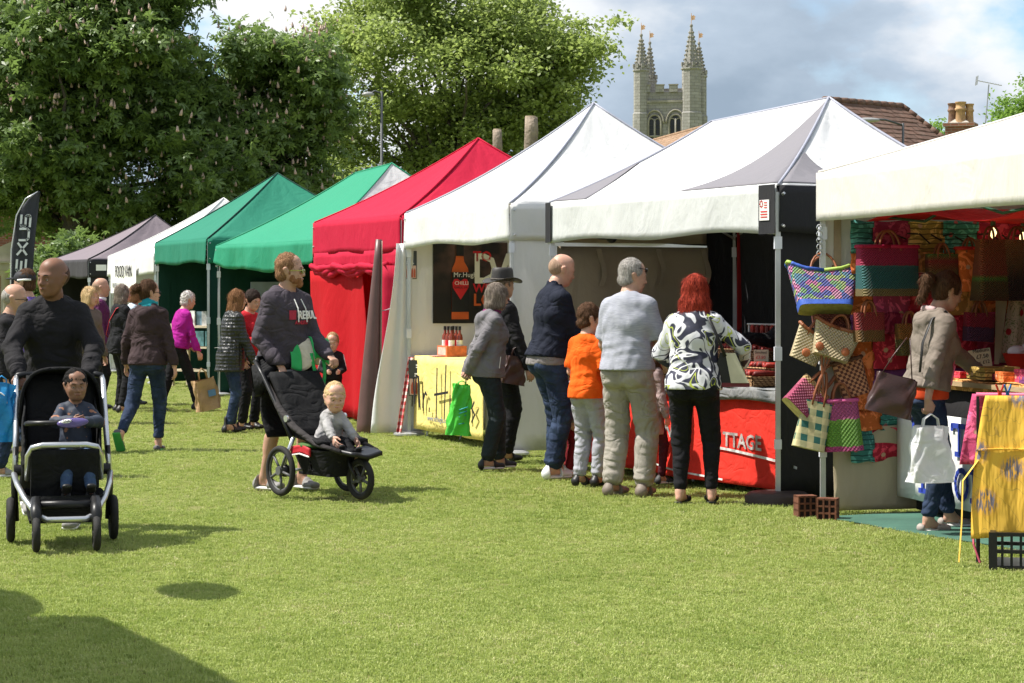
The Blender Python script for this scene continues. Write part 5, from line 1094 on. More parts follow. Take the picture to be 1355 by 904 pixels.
POLKA = dots('red_polka', (.55, .015, .02), (.75, .70, .68), 22)
# ---- white gazebo: sauce stall
def sauce():
    t = thing('market_table', 'trestle table under the yellow sauce banner', 'table', tuple(wh.o)); P = wh.P; a0, a1 = .10, 2.15
    YEL = cloth('banner_yellow', (.80, .66, .22), .5, .4)
    one('table_top', WOOD, lambda b: b.box(P((a0+a1)/2, .42, .82), (a1-a0, .66, .03), math.atan2(wh.u.y, wh.u.x)), t)
    for a in (a0+.15, a1-.15):
        for d in (.15, .68): one('leg', STEEL, lambda b: b.tube([P(a, d, 0), P(a, d, .81)], .014, 6), t)
    bn = one('banner', YEL, lambda b: b.sheet(lambda x, y: P(a0+(a1-a0)*x, .06-.012*math.sin(x*9)*(1-y)-.012*math.sin(x*23+2)*(1-y)**2, .07+.775*y), 40, 10, .003), t, True)
    one('table_cover', YEL, lambda b: b.sheet(lambda x, y: P(a0+(a1-a0)*x, .06+.70*y, .845+.004*math.sin(x*20)), 20, 6, .004), t, True)
    # the hand-drawn words
    M = frame(P(.52, .02, 0), wh.u); sx = 1.0
    def hand(b):
        L = [[(.0, .30), (.03, .58), (.06, .33), (.09, .60), (.14, .60), (.17, .30)], [(.155, .60), (.19, .28)], [(.26, .27), (.27, .44), (.25, .30)], [(.27, .38), (.31, .45), (.34, .43)], [(.40, .27), (.405, .30)],
             [(.56, .22), (.58, .70)], [(.74, .22), (.78, .74)], [(.52, .44), (.82, .48)], [(.87, .45), (.87, .30), (.90, .25), (.95, .27), (.97, .45)], [(.97, .34), (.985, .24)], [(1.10, .42), (1.06, .36), (1.08, .26), (1.13, .30), (1.13, .45), (1.14, .12), (1.08, .05)], [(1.20, .24), (1.21, .62)], [(1.20, .38), (1.26, .42), (1.28, .24)], [(1.38, .42), (1.33, .36), (1.39, .30), (1.33, .23)]]
        MM = M @ Matrix.Diagonal((1.35, 1.05, 1, 1)); MM = MM @ Matrix.Translation((-.28, .0, 0)); strokes(b, [[(x, y) for x, y in l] for l in L], MM, .026)
    hw = one('handwriting', INK, hand, bn)
    text_mesh('web_address', 'www.mrhughs.co.uk', .085, mat('grey_ink', (.3, .3, .3)), bn, frame(P(.62, .02, .185), wh.u), .002, sx=1.0)
    g = one('tablecloth', GING, lambda b: b.sheet(lambda x, y: P(a0-.02, 0, 0)+Vector((-.13*(1-y)+.055*x, -.03+.04*math.sin(x*6), .03+.80*y)), 6, 10, .003), t)
    # leaflet boards
    for (x, d, z0, z1, w, lab) in ((-.02, -.03, 1.66, 1.96, .15, 'small product poster cable-tied high on the white gazebo leg'), (.14, -.02, .42, .80, .26, 'product poster hanging on the yellow banner beside the gingham cloth')):
        q = thing('poster', lab, 'poster', tuple(wh.o), 0, 'sauce posters'); rt = Vector((1, -.12, 0)).normalized(); o = P(x, d)
        bd = one('board', mat('poster_charcoal', (.05, .055, .06), .5, .1, bump=0), lambda b: b.add([o+rt*w*i-Vector((0, y, 0))+Vector((0, 0, z)) for y in (0, .006) for i, z in ((0, z0), (1, z0), (1, z1), (0, z1))], [(4, 5, 6, 7), (3, 2, 1, 0), (0, 1, 5, 4), (2, 3, 7, 6), (1, 2, 6, 5), (3, 0, 4, 7)]), q)
        hh = z1-z0; F0 = lambda i, z: o+rt*w*i+Vector((0, -.009, z0+hh*z))
        one('printed_picture', mat('poster_photo', (.62, .40, .33), .5, .1, bump=0), lambda b: b.add([F0(.04, .03), F0(.96, .03), F0(.96, .48), F0(.04, .48)], [(0, 1, 2, 3)]), q)
        bt = lambda b: [b.add([F0(.1+.17*k, .06)+Vector((0, -.003, 0)), F0(.22+.17*k, .06)+Vector((0, -.003, 0)), F0(.22+.17*k, .30)+Vector((0, -.003, 0)), F0(.16+.17*k, .40)+Vector((0, -.003, 0)), F0(.1+.17*k, .30)+Vector((0, -.003, 0))], [(0, 1, 2, 3, 4)]) for k in range(5)]
        one('printed_bottle', mat('print_rust', (.5, .09, .04), .5, .1, bump=0), bt, q)
        one('lettering', PAPER, lambda b: [b.add([F0(x0, z)+Vector((0, -.003, 0)), F0(x1, z)+Vector((0, -.003, 0)), F0(x1, z+h), F0(x0, z+h)], [(0, 1, 2, 3)]) for x0, x1, z, h in ((.3, .62, .84, .04), (.3, .55, .78, .03), (.25, .8, .54, .035), (.25, .7, .60, .03))], q)
    # back poster on the first side wall
    d0, d1 = dcol(wh, 571), dcol(wh, 669); pw = lambda x, z: wh.P(.06, d0+(d1-d0)*x, z); q0 = wh.o+wh.n*d0; zt, zb = zrow(q0, 318)-.02, zrow(q0, 428)
    q = thing('poster', 'big black poster with orange bottle and large white lettering', 'poster', tuple(wh.o)); s_ = NT('poster_black'); cc = s_.coord(); zz = s_.n('ShaderNodeSeparateXYZ', {0: cc}).outputs[2]
    s_.col(s_.mix(s_.math('MULTIPLY', s_.ramp(s_.noise(cc, 2.2, 5), [(.4, 0), (.7, 1)]), s_.ramp(s_.math('SUBTRACT', zz, 1.45), [(0, 0), (.6, 1)])), (.012, .010, .010), (.26, .13, .11))); s_.set(Roughness=.35)
    H_ = zt-zb; wP = d1-d0; N_ = Vector((wh.u.x, wh.u.y, 0))
    X = lambda x, z, l=1: wh.P(.05, d0+wP*x, zb+H_*z)+wh.u*(.008*l)
    one('board', s_.m, lambda b: b.box(tuple((X(0, 0)+X(1, 1))/2-wh.u*.012), (wP, .018, H_), math.atan2(wh.n.y, wh.n.x)), q)
    fl = lambda name, m, pts, l=1: one(name, m, lambda b: b.add([X(x, z, l) for x, z in pts], [tuple(range(len(pts)))]), q)
    OR = mat('print_orange', (.62, .12, .03), .45, .1, bump=0)
    fl('printed_bottle', OR, [(.24, .05), (.47, .05), (.47, .62), (.46, .68), (.41, .76), (.40, .83), (.30, .83), (.29, .76), (.25, .68), (.24, .62)], 2)
    fl('printed_cap', INK, [(.30, .83), (.40, .83), (.40, .985), (.30, .985)], 3); fl('printed_band', INK, [(.238, .14), (.472, .14), (.472, .63), (.238, .63)], 3)
    fl('printed_heart', REDP, [(.355, .29), (.46, .44), (.465, .50), (.44, .545), (.40, .55), (.355, .52), (.31, .55), (.27, .545), (.245, .50), (.25, .44)], 4)
    text_mesh('lettering', 'Mr.Hughs', .075, PAPER, q, frame(X(.255, .57, 5), wh.n), .001); text_mesh('lettering', 'CHILLI', .055, PAPER, q, frame(X(.27, .475, 5), wh.n), .001); text_mesh('lettering', 'GARLIC SAUCE', .03, INK, q, frame(X(.265, .43, 5), wh.n), .001)
    text_mesh('lettering', 'TO', .15, REDP, q, frame(X(.53, .77, 2), wh.n), .001, .004); text_mesh('lettering', 'DAD', .44, PAPER, q, frame(X(.53, .505, 2), wh.n), .001, .012, sx=.85); text_mesh('lettering', 'WITH', .13, REDP, q, frame(X(.53, .385, 2), wh.n), .001, .003); text_mesh('lettering', 'LOVE', .18, OR, q, frame(X(.53, .22, 2), wh.n), .001, .004)
    # bottles in a printed carton
    bx = thing('carton', 'orange printed bottle carton at the yellow table edge', 'box', tuple(wh.o)); a_, d_ = acol(wh, 598, .3), .3; CT = mat('carton_orange', (.62, .16, .06), .6, .25, 18, .1)
    one('side_panel', CT, lambda b: b.box(P(a_, d_, .85+.055), (.30, .22, .11), math.atan2(wh.u.y, wh.u.x)), bx); one('printed_panel', mat('carton_pink', (.75, .42, .36), .6, .2, 25), lambda b: b.box(P(a_, d_-.112, .85+.055), (.24, .004, .08), math.atan2(wh.u.y, wh.u.x)), bx)
    GLS = mat('sauce_glass', (.22, .035, .012), .12, .1, bump=0, spec=.7); k = 0
    for i in range(3):
        for j in range(2):
            o_ = wh.o+P(a_-.10+.1*i, d_-.04+.09*j, .92); b0 = thing('sauce_bottle', ['dark red sauce bottle in the front row of the orange carton', 'dark red sauce bottle in the rear row of the orange carton'][j], 'bottle', tuple(o_), 0, ['front row sauce bottles', 'rear row sauce bottles'][j]); 
            one('glass', GLS, lambda b: b.lathe((0, 0, 0), [(.030, 0), (.032, .01), (.032, .13), (.026, .155), (.013, .175), (.012, .21)], 12), b0, True); one('cap', INK, lambda b: b.lathe((0, 0, 0), [(.015, .205), (.015, .245)], 10), b0); one('label', PAPER if i != 1 else REDP, lambda b: b.lathe((0, 0, 0), [(.0325, .03), (.0325, .10)], 12), b0)
    one_ = one('flyer', mat('flyer_print', (.75, .38, .30), .5, .35, 30), lambda b: b.box(P(.55, .28, .853), (.36, .25, .004), .3), None); one_.location = wh.o; meta(one_, 'pink and orange flyers lying flat on the yellow table', 'flyer')
sauce()
# ---- red gazebo: toy table and rolled mast
def redstall():
    t = thing('play_table', 'low table under a red spotted cloth inside the red gazebo', 'table', tuple(rd.o)); P = rd.P; a0 = acol(rd, 452, .9)
    one('tablecloth', POLKA, lambda b: (b.sheet(lambda x, y: P(a0+1.3*x, .5-.02*math.sin(x*30)*(1-y), .02+.66*y), 30, 5, .003), b.sheet(lambda x, y: P(a0+1.3*x, .5+.6*y, .685), 8, 4, .004)), t, True)
    one('table_top', WOOD, lambda b: b.box(P(a0+.65, .8, .665), (1.28, .58, .025), math.atan2(rd.u.y, rd.u.x)), t)
    c = thing('storage_box', 'blue plastic storage box on the red spotted table', 'box', tuple(rd.o)); BL = mat('blue_plastic', (.01, .05, .22), .4, .1)
    one('body', BL, lambda b: b.box(P(a0+.25, .78, .69+.075), (.28, .3, .15), math.atan2(rd.u.y, rd.u.x)), c); one('lid', BL, lambda b: b.box(P(a0+.25, .78, .69+.158), (.31, .33, .022), math.atan2(rd.u.y, rd.u.x)), c)
    Z = 23.9; p = lambda px, py, dz=0: wp(px, py, Z+dz)
    m = thing('rolled_banner', 'tall brown rolled banner leaning against the red gazebo', 'banner', (0, 0, 0)); BR = mat('brown_vinyl', (.115, .060, .055), .40, .15, 3, .2, 40, spec=.5)
    one('roll', BR, lambda b: b.tube([p(486, 583), p(487, 560), p(490, 500), p(495, 420), p(500, 345), p(501.5, 317)], [.125, .122, .10, .072, .045, .036], 18), m, True)
    one('loose_edge', mat('brown_vinyl_back', (.36, .25, .2), .5, .1), lambda b: b.sheet(lambda x, y: Vector(p(497+(3+3*x)*(1-y)+7.5*y+1.2*x, 578-(578-319)*y, -.02-.03*x)), 3, 14, .004), m, True)
    one('tie_strap', mat('grey_strap', (.30, .24, .26), .7), lambda b: b.tube([p(503, 412), p(512, 410, .1), p(524, 405, .5), p(531, 402, .7)], .012, 6, flat=.4), m)
    sk = thing('clay_jar', 'terracotta coloured jar behind the rolled brown banner', 'jar', (*wp(506, 0, 24.6)[:2], 0)); one('body', mat('terracotta', (.42, .14, .065), .8, .2, 5), lambda b: b.lathe((0, 0, 0), [(.10, 0), (.15, .12), (.17, .35), (.13, .52), (.09, .60), (.105, .64)], 18), sk, True); one('neck', mat('terracotta_dark', (.30, .10, .05), .8, .2, 5), lambda b: b.lathe((0, 0, 0), [(.112, .60), (.112, .645)], 18), sk)
redstall()
# ---- green gazebos: print and card stall
def greenstall():
    t = thing('display_stand', 'pale wooden display stand with pictures beside the dark green gazebo leg', 'display stand', (*wp(268, 0, 35.2)[:2], 0), R(-30)); PW = mat('pale_pine', (.62, .52, .38), .6, .12, 5)
    for i in range(4): one('side_post', PW, lambda b: b.box(((-.45, .45)[i % 2], (-.2, .2)[i//2], .5), (.05, .05, 1.0)), t)
    for z in (.25, .62, .95): one('shelf', PW, lambda b: b.box((0, 0, z), (.96, .44, .03)), t)
    rs = random.Random(3)
    for i in range(7): one('framed_print', mat(['print_blue', 'print_grey', 'print_white'][i % 3], [(.16, .26, .34), (.35, .36, .36), (.62, .62, .60)][i % 3], .5, .4, 12), lambda b: b.box((-.36+.12*i, -.10+.03*(i % 2), .965+.12), (.11, .02, .22+.04*rs.random()), rs.uniform(-.2, .2)), t)
    for i in range(4): one('framed_print', mat('print_teal', (.10, .22, .24), .5, .4, 12), lambda b: b.box((-.3+.2*i, -.2, .635+.13), (.17, .02, .24)), t)
    h = one('hanging_print', mat('print_pale_blue', (.42, .52, .60), .5, .2, 6), lambda b: b.sheet(lambda x, y: dg.P(dg.W-.12-.32*x, .35, 1.05+.85*y), 4, 6, .003)); h.location = dg.o; meta(h, 'pale blue cloth hanging inside the dark green gazebo', 'cloth')
    h = one('notice', mat('notice_lilac', (.40, .42, .55), .5, .1), lambda b: b.box(lg_.P(.05, dcol(lg_, 352), 1.35)+Vector((.02, -.06, 0)), (.55, .02, .62), math.atan2(lg_.n.y, lg_.n.x))); h.location = lg_.o; meta(h, 'lilac notice on the green wall behind the hooded man', 'notice')
greenstall()
# ---- black and white gazebo: salami stall
WICK = NT('wicker'); _w = WICK.n('ShaderNodeTexWave', {'Vector': WICK.coord(), 'Scale': 22, 'Distortion': 1.5, 'Detail': 1}, bands_direction='Z'); _c = WICK.n('ShaderNodeTexWave', {'Vector': WICK.coord(), 'Scale': 14, 'Distortion': .6}, bands_direction='DIAGONAL')
WICK.col(WICK.ramp(WICK.math('MULTIPLY', _w.outputs[1], _c.outputs[1]), [(.1, (.20, .10, .04)), (.45, (.55, .33, .15))])); WICK.set(Roughness=.7); WICK.bump(_w.outputs[1], .9, .012); WICK = WICK.m
def salami():
    P = bw.P; W_ = bw.W; d = .22; t = thing('market_table', 'long salami table fronted by a red printed cloth', 'table', tuple(bw.o)); a0, a1 = .22, W_-.10; RC = cloth('cloth_scarlet', (.70, .035, .022), .5, .5); rz = math.atan2(bw.u.y, bw.u.x)
    one('table_top', WOOD, lambda b: b.box(P((a0+a1)/2, d+.42, .77), (a1-a0, .8, .03), rz), t)
    for a in (a0+.2, (a0+a1)/2, a1-.2): 
        for q in (.12, .7): one('leg', STEEL, lambda b: b.tube([P(a, d+q, 0), P(a, d+q, .76)], .014, 6), t)
    cf = lambda x, y: P(a0+(a1-a0)*x, d+.02*math.sin(x*21)*(1-y)+.035*math.sin(x*9+y*3)*(1-y)-.05*(1-y)*(1+.3*math.sin(x*13)), .05+.735*y)
    cl = one('front_cloth', RC, lambda b: b.sheet(cf, 70, 16, .003), t, True)
    gc = cloth('cloth_slate', (.16, .17, .18), .8, .5, c2=(.30, .30, .30)); one('table_cover', gc, lambda b: (b.sheet(lambda x, y: P(a0+(a1-a0)*x, d-.055-.006*math.sin(x*40), .70+.012*math.sin(x*17)+.10*y), 50, 3, .003), b.sheet(lambda x, y: P(a0+(a1-a0)*x, d-.055+.85*y, .80), 20, 4, .004)), t, True)
    WP = mat('print_white', (.78, .76, .75), .6, .05, bump=0)
    aH, aT = acol(bw, 861, d-.1), acol(bw, 944, d-.1)
    cu = lambda p: (p.dot(bw.u)-a0)/(a1-a0)
    cv = lambda p: (p.z-.05)/.735
    def txt(s_, a, z, size): t_ = text_mesh('lettering', s_, size, WP, cl, frame(P(a, d-.115, z), bw.u), .001, .004, sx=1.22); conform(t_, frame(P(a, d-.115, z), bw.u), cf, cu, cv); return t_
    txt('CHEN', aH-.23, .36, .15); txt('TTAGE', aT, .335, .155)
    for pts_, a_, z_, w_ in (([(k/12, .045-.07*(k/12)**1.5) for k in range(13)], aT-.12, .27, .020), ([(k/12, .02-.06*k/12) for k in range(13)], aH-.22, .115, .014)):
        ul = one('underline', WP, lambda b: strokes(b, [pts_], frame(P(a_, d-.115, z_), bw.u)@Matrix.Diagonal((1.25, 1, 1, 1)), w_), cl); conform(ul, Matrix.Identity(4), cf, cu, cv, -bw.n)
    SAL = [mat('salami_dark', (.16, .018, .015), .5, .4, 12, .5, 60), mat('salami_red', (.34, .03, .02), .45, .45, 14, .5, 60)]
    rs = random.Random(5)
    labs = {(0, 0): 'wicker tray of salami nearest the round-footed leg', (0, 1): 'wicker tray of salami second from the round-footed leg', (0, 2): 'wicker tray of salami beside the red-haired woman'}
    def tray(a, dd, z, w, dp, lab, n=9, h=.07):
        o_ = bw.o+P(a, dd, z); r_ = thing('wicker_tray', lab, 'tray', tuple(o_), rz, 'trays of salami')
        def bx(b):
            for q, (cx_, cy_, sx_, sy_) in enumerate(((0, -dp/2, w, .02), (0, dp/2, w, .02), (-w/2, 0, .02, dp), (w/2, 0, .02, dp))): b.box((cx_, cy_, h/2+.005*(q > 1)), (sx_, sy_, h))
            b.box((0, 0, .008), (w, dp, .012))
            for k in range(2): b.tube([(-w/2-.01, -dp/2-.012, h*k+.006), (w/2+.01, -dp/2-.012, h*k+.006)], .009, 6)
        one('basketwork', WICK, bx, r_)
        for k in range(n):
            x = -w/2+.045+(w-.09)*k/(n-1); y = rs.uniform(-.02, .02); L = dp*.45
            one('salami', SAL[k % 2], lambda b: b.tube([(x+rs.uniform(-.02, .02), y-L, h+.015), (x, y-L*.9, h+.02+rs.uniform(0, .02)), (x+rs.uniform(-.015, .015), y, h+.03), (x, y+L, h+.02)], [.008, .021, .022, .014], 8), r_, True)
    aa = acol(bw, 992, d+.1)
    tray(acol(bw, 1001, d+.15), d+.13, .808, .44, .30, labs[0, 0], 11); tray(acol(bw, 968, d+.15), d+.13, .808, .44, .30, labs[0, 1], 11); tray(acol(bw, 872, d+.15), d+.13, .808, .50, .30, labs[0, 2], 9)
    tray(acol(bw, 983, d+.5), d+.52, .85, .55, .3, 'dark wicker tray of salami in the rear row under the price card', 12); tray(acol(bw, 880, d+.5), d+.52, .85, .5, .3, 'wicker tray of salami in the rear row beside the grey-haired man', 10)
    for k_, (px_, dd_, z_, lab_) in enumerate(((1014, .36, .86, 'small dark tray of sliced salami beside the price card'), (962, .36, .85, 'tray of thin red salami in the middle row by the handbag'), (1016, .62, .98, 'raised tray of thick salami at the back near the round-footed leg'), (975, .64, .98, 'raised tray of salami at the back behind the blue card'))): tray(acol(bw, px_, d+dd_), d+dd_, z_, .40, .24, lab_, 10)
    one('raised_shelf', WOOD, lambda b: b.box(P((acol(bw, 960, d+.6)+a1)/2, d+.63, .965), (a1-acol(bw, 960, d+.6), .28, .02), rz), t); 
    for px_ in (965, 1020): one('shelf_block', WOOD, lambda b: b.box(P(acol(bw, px_, d+.6), d+.63, .88), (.05, .2, .15), rz), t)
    for a_, lab_ in ((acol(bw, 800, d+.3), 'wicker tray behind the boy in orange'), (acol(bw, 760, d+.3), 'wicker tray at the far end of the salami table')): tray(a_, d+.3, .808, .45, .32, lab_, 8)
    cw = mat('card_cream', (.66, .66, .46), .6, .05, bump=0)
    pa = acol(bw, 1013, d+.4); pc = thing('price_card', 'cream price card on a stick above the salami trays', 'price card', tuple(bw.o+P(pa, d+.36, .88)), R(-12)); one('card', cw, lambda b: b.box((0, 0, .13), (.115, .006, .13)), pc); one('stick', DKPL, lambda b: b.tube([(0, .004, 0), (0, .004, .08)], .005, 5), pc)
    text_mesh('lettering', 'Smoked', .028, INK, pc, frame((-.048, -.005, .165), (1, 0, 0)), .001); text_mesh('lettering', '£3.50', .034, REDP, pc, frame((-.042, -.005, .125), (1, 0, 0)), .001); text_mesh('lettering', '3 for £10', .024, REDP, pc, frame((-.048, -.005, .09), (1, 0, 0)), .001)
    c2 = one('card', mat('card_blue', (.45, .60, .72), .5, .1), lambda b: b.box((0, 0, .05), (.085, .006, .10))); c2.location = bw.o+P(acol(bw, 988, d+.5), d+.33, .93); meta(c2, 'pale blue card standing on the salami table', 'card'); c2.rotation_euler = (0, 0, R(-10))
    # red poster and pole within
    dA, dB = dcol(bw, 987), 1.86; rp = thing('poster', 'red food poster on the black wall behind the salami table', 'poster', tuple(bw.o)); PR = NT('poster_red'); PR.col(PR.mix(PR.ramp(PR.noise(PR.coord(), 5, 5, .7), [(.52, 0), (.58, 1)]), (.32, .012, .012), (.10, .012, .01))); PR.set(Roughness=.5)
    one('board', PR.m, lambda b: b.box(P(.12, (dA+dB)/2, 1.5), (dB-dA, .02, 1.35), math.atan2(bw.n.y, bw.n.x)), rp)
    for k in range(6): one('printed_salami', mat('print_pinkish', (.42, .16, .12), .5, .3, 8), lambda b: b.add([P(.14, dA+.12+.10*k+q, z_) for q, z_ in ((0, 1.1), (.06, 1.14), (.07, 1.3+.3*(k % 2)), (.02, 1.34+.3*(k % 2)))], [(0, 1, 2, 3)]), rp)
    text_mesh('lettering', 'SALAMI', .16, mat('print_cream', (.6, .5, .4)), rp, frame(P(.14, dA+.3, 1.32), bw.n), .001)
    pl = one('inner_pole', STEEL, lambda b: b.box(P(.30, dcol(bw, 975), 1.15), (.035, .035, 2.2)), bw.root)
    for k in range(10):
        sx_ = acol(bw, 1003+(k % 5)*6.5, .8); o_ = bw.o+P(sx_, .75, 1.06+.05*(k//5)); q = one('salami', SAL[k % 2], lambda b: b.tube([(0, 0, .16), (.0, 0, .14), (.004, 0, .05), (0, 0, 0)], [.006, .02, .022, .010], 8)); q.location = o_; meta(q, 'dark dried salami hanging in the bunch behind the price card', 'salami', 'bunch of hanging salami')
    rr = one('hanging_rail', STEEL, lambda b: (b.tube([P(acol(bw, 996, .8), .75, 1.27), P(acol(bw, 1036, .8), .75, 1.27)], .008, 6), b.tube([P(acol(bw, 998, .8), .75, .80), P(acol(bw, 998, .8), .75, 1.27)], .008, 6), b.tube([P(acol(bw, 1034, .8), .75, .80), P(acol(bw, 1034, .8), .75, 1.27)], .008, 6))); rr.location = bw.o; meta(rr, 'thin metal rail holding the dried salami bunch', 'rail')
    for px in (787, 866, 925): one('wall_tie', T_BEIGE, lambda b: b.sheet(lambda x, y: P(.075+.01*math.sin(y*6), dcol(bw, px)+.05*x+.03*math.sin(y*4), 1.58+.33*y), 2, 8, .003), bw.root)
    sp = thing('loudspeaker', 'small black fitting hanging under the white valance', 'lamp', tuple(bw.o+P(.45, .3, 2.03))); one('housing', DKPL, lambda b: (b.ball((0, 0, 0), (.10, .08, .05)), b.ball((.07, 0, -.03), .05)), sp, True); one('hook', STEEL, lambda b: b.tube([(0, 0, .03), (0, 0, .2)], .006, 5), sp)
salami()
# ---- cream stall
def bagmat(name, stops, sc=40, zlo=0, zhi=1, weave=1.0, noise=0, stripes=None):
    """straw weave: colour bands up the height plus woven relief"""
    s = NT(name); co = s.coord(); sep = s.n('ShaderNodeSeparateXYZ', {0: co}); x = s.math('ADD', sep.outputs[0], sep.outputs[1])
    zz = s.math('DIVIDE', s.math('SUBTRACT', sep.outputs[2], zlo), zhi-zlo)
    if noise: zz = s.math('ADD', zz, s.math('MULTIPLY', s.math('SUBTRACT', s.noise(s.coord((9, 9, 5)), 3, 2), .5), noise))
    c = s.ramp(zz, stops, 'LINEAR' if not noise else 'CONSTANT')
    wv = s.math('MULTIPLY', s.math('SINE', s.math('MULTIPLY', x, sc*6.283)), s.math('SINE', s.math('MULTIPLY', sep.outputs[2], sc*6.283)))
    c = s.mix(s.ramp(wv, [(.0, .55), (.5, 0)]), c, s.mix(.5, c, (0, 0, 0))); s.col(c); s.set(Roughness=.75); s.bump(wv, .8*weave, .008); return s.m
def basket(label, Q, loc, w, d, h, m, top=1.25, curve=0, tilt=0, rz=0, pit=0, handles=None, hm=None, rim=None, base=None, disc=None, hh=.18, group='bags hung on the cream stall post', wob=.004, pin=.5, round_=.35, flat_top=True, name='straw_bag'):
    r_ = thing(name, label, 'bag', loc, 0, group); r_.rotation_euler = (pit, tilt, rz)
    def ring(t): 
        k = 1+(top-1)*t; return w/2*k, d/2*(1+(pin-1)*t)
    NU, NV = 40, 18
    def fn(a, t):
        th = a*2*math.pi; rx, ry = ring(t); c, s_ = math.cos(th), math.sin(th); e = round_
        x = rx*math.copysign(abs(c)**e, c); y = ry*math.copysign(abs(s_)**e, s_)
        z = h*t+curve*(abs(x)/rx)**2.2*t; wv = wob*math.sin(NU*th/2)*math.sin(t*NV*math.pi/1.01); return (x*(1+wv/rx), y*(1+wv/max(ry, .03))+.0, z)
    def bd(b): b.grid(fn, NU, NV); b.add([fn(i/NU, 0) for i in range(NU)], [tuple(range(NU))[::-1]])
    b_ = MB(); bd(b_); b_.build('woven_body', m, r_, True)
    one('lining', mat('bag_lining', (.10, .06, .04), .8), lambda b: b.add([(lambda p: (p[0]*.96, p[1]*.9, p[2]-.03))(fn(i/NU, 1)) for i in range(NU)], [tuple(range(NU))]), r_)
    if rim:
        for k in range(8): one('rim', rim[k % len(rim)], lambda b: b.tube([fn((k+q/6)/8, 1) for q in range(7)], .013, 7), r_, True)
    if base:
        bf = base if isinstance(base, list) else [base]
        one('base', bf[0], lambda b: b.grid(lambda a, t: (lambda p: (p[0]*1.015, p[1]*1.03, p[2]-.004))(fn(a, t*.13)), NU, 2), r_, True)
        one('underside', bf[-1], lambda b: b.add([(lambda p: (p[0]*1.015, p[1]*1.03, -.006))(fn(i/NU, 0)) for i in range(NU)], [tuple(range(NU))[::-1]]), r_)
    if handles:
        for sy in (-1, 1):
            rx, ry = ring(1); p = [Vector((math.cos(q*math.pi/10)*-rx*handles, sy*ry*(.95-.4*math.sin(q*math.pi/10)), h-.03+hh*math.sin(q*math.pi/10))) for q in range(11)]
            one('handle', hm or LEATH, lambda b: b.tube(p, .0085, 7), r_, True)
    if disc:
        for (x, z) in disc: one('leather_disc', DISC, lambda b: b.ball((x, -ring(z)[1]-.004, z*h), (.030, .010, .030), 0, 14, 8), r_, True)
    return r_
LEATH = mat('tan_leather', (.26, .085, .035), .5, .2, 8, .3, 60); DISC = mat('leather_disc', (.42, .13, .05), .4, .15)
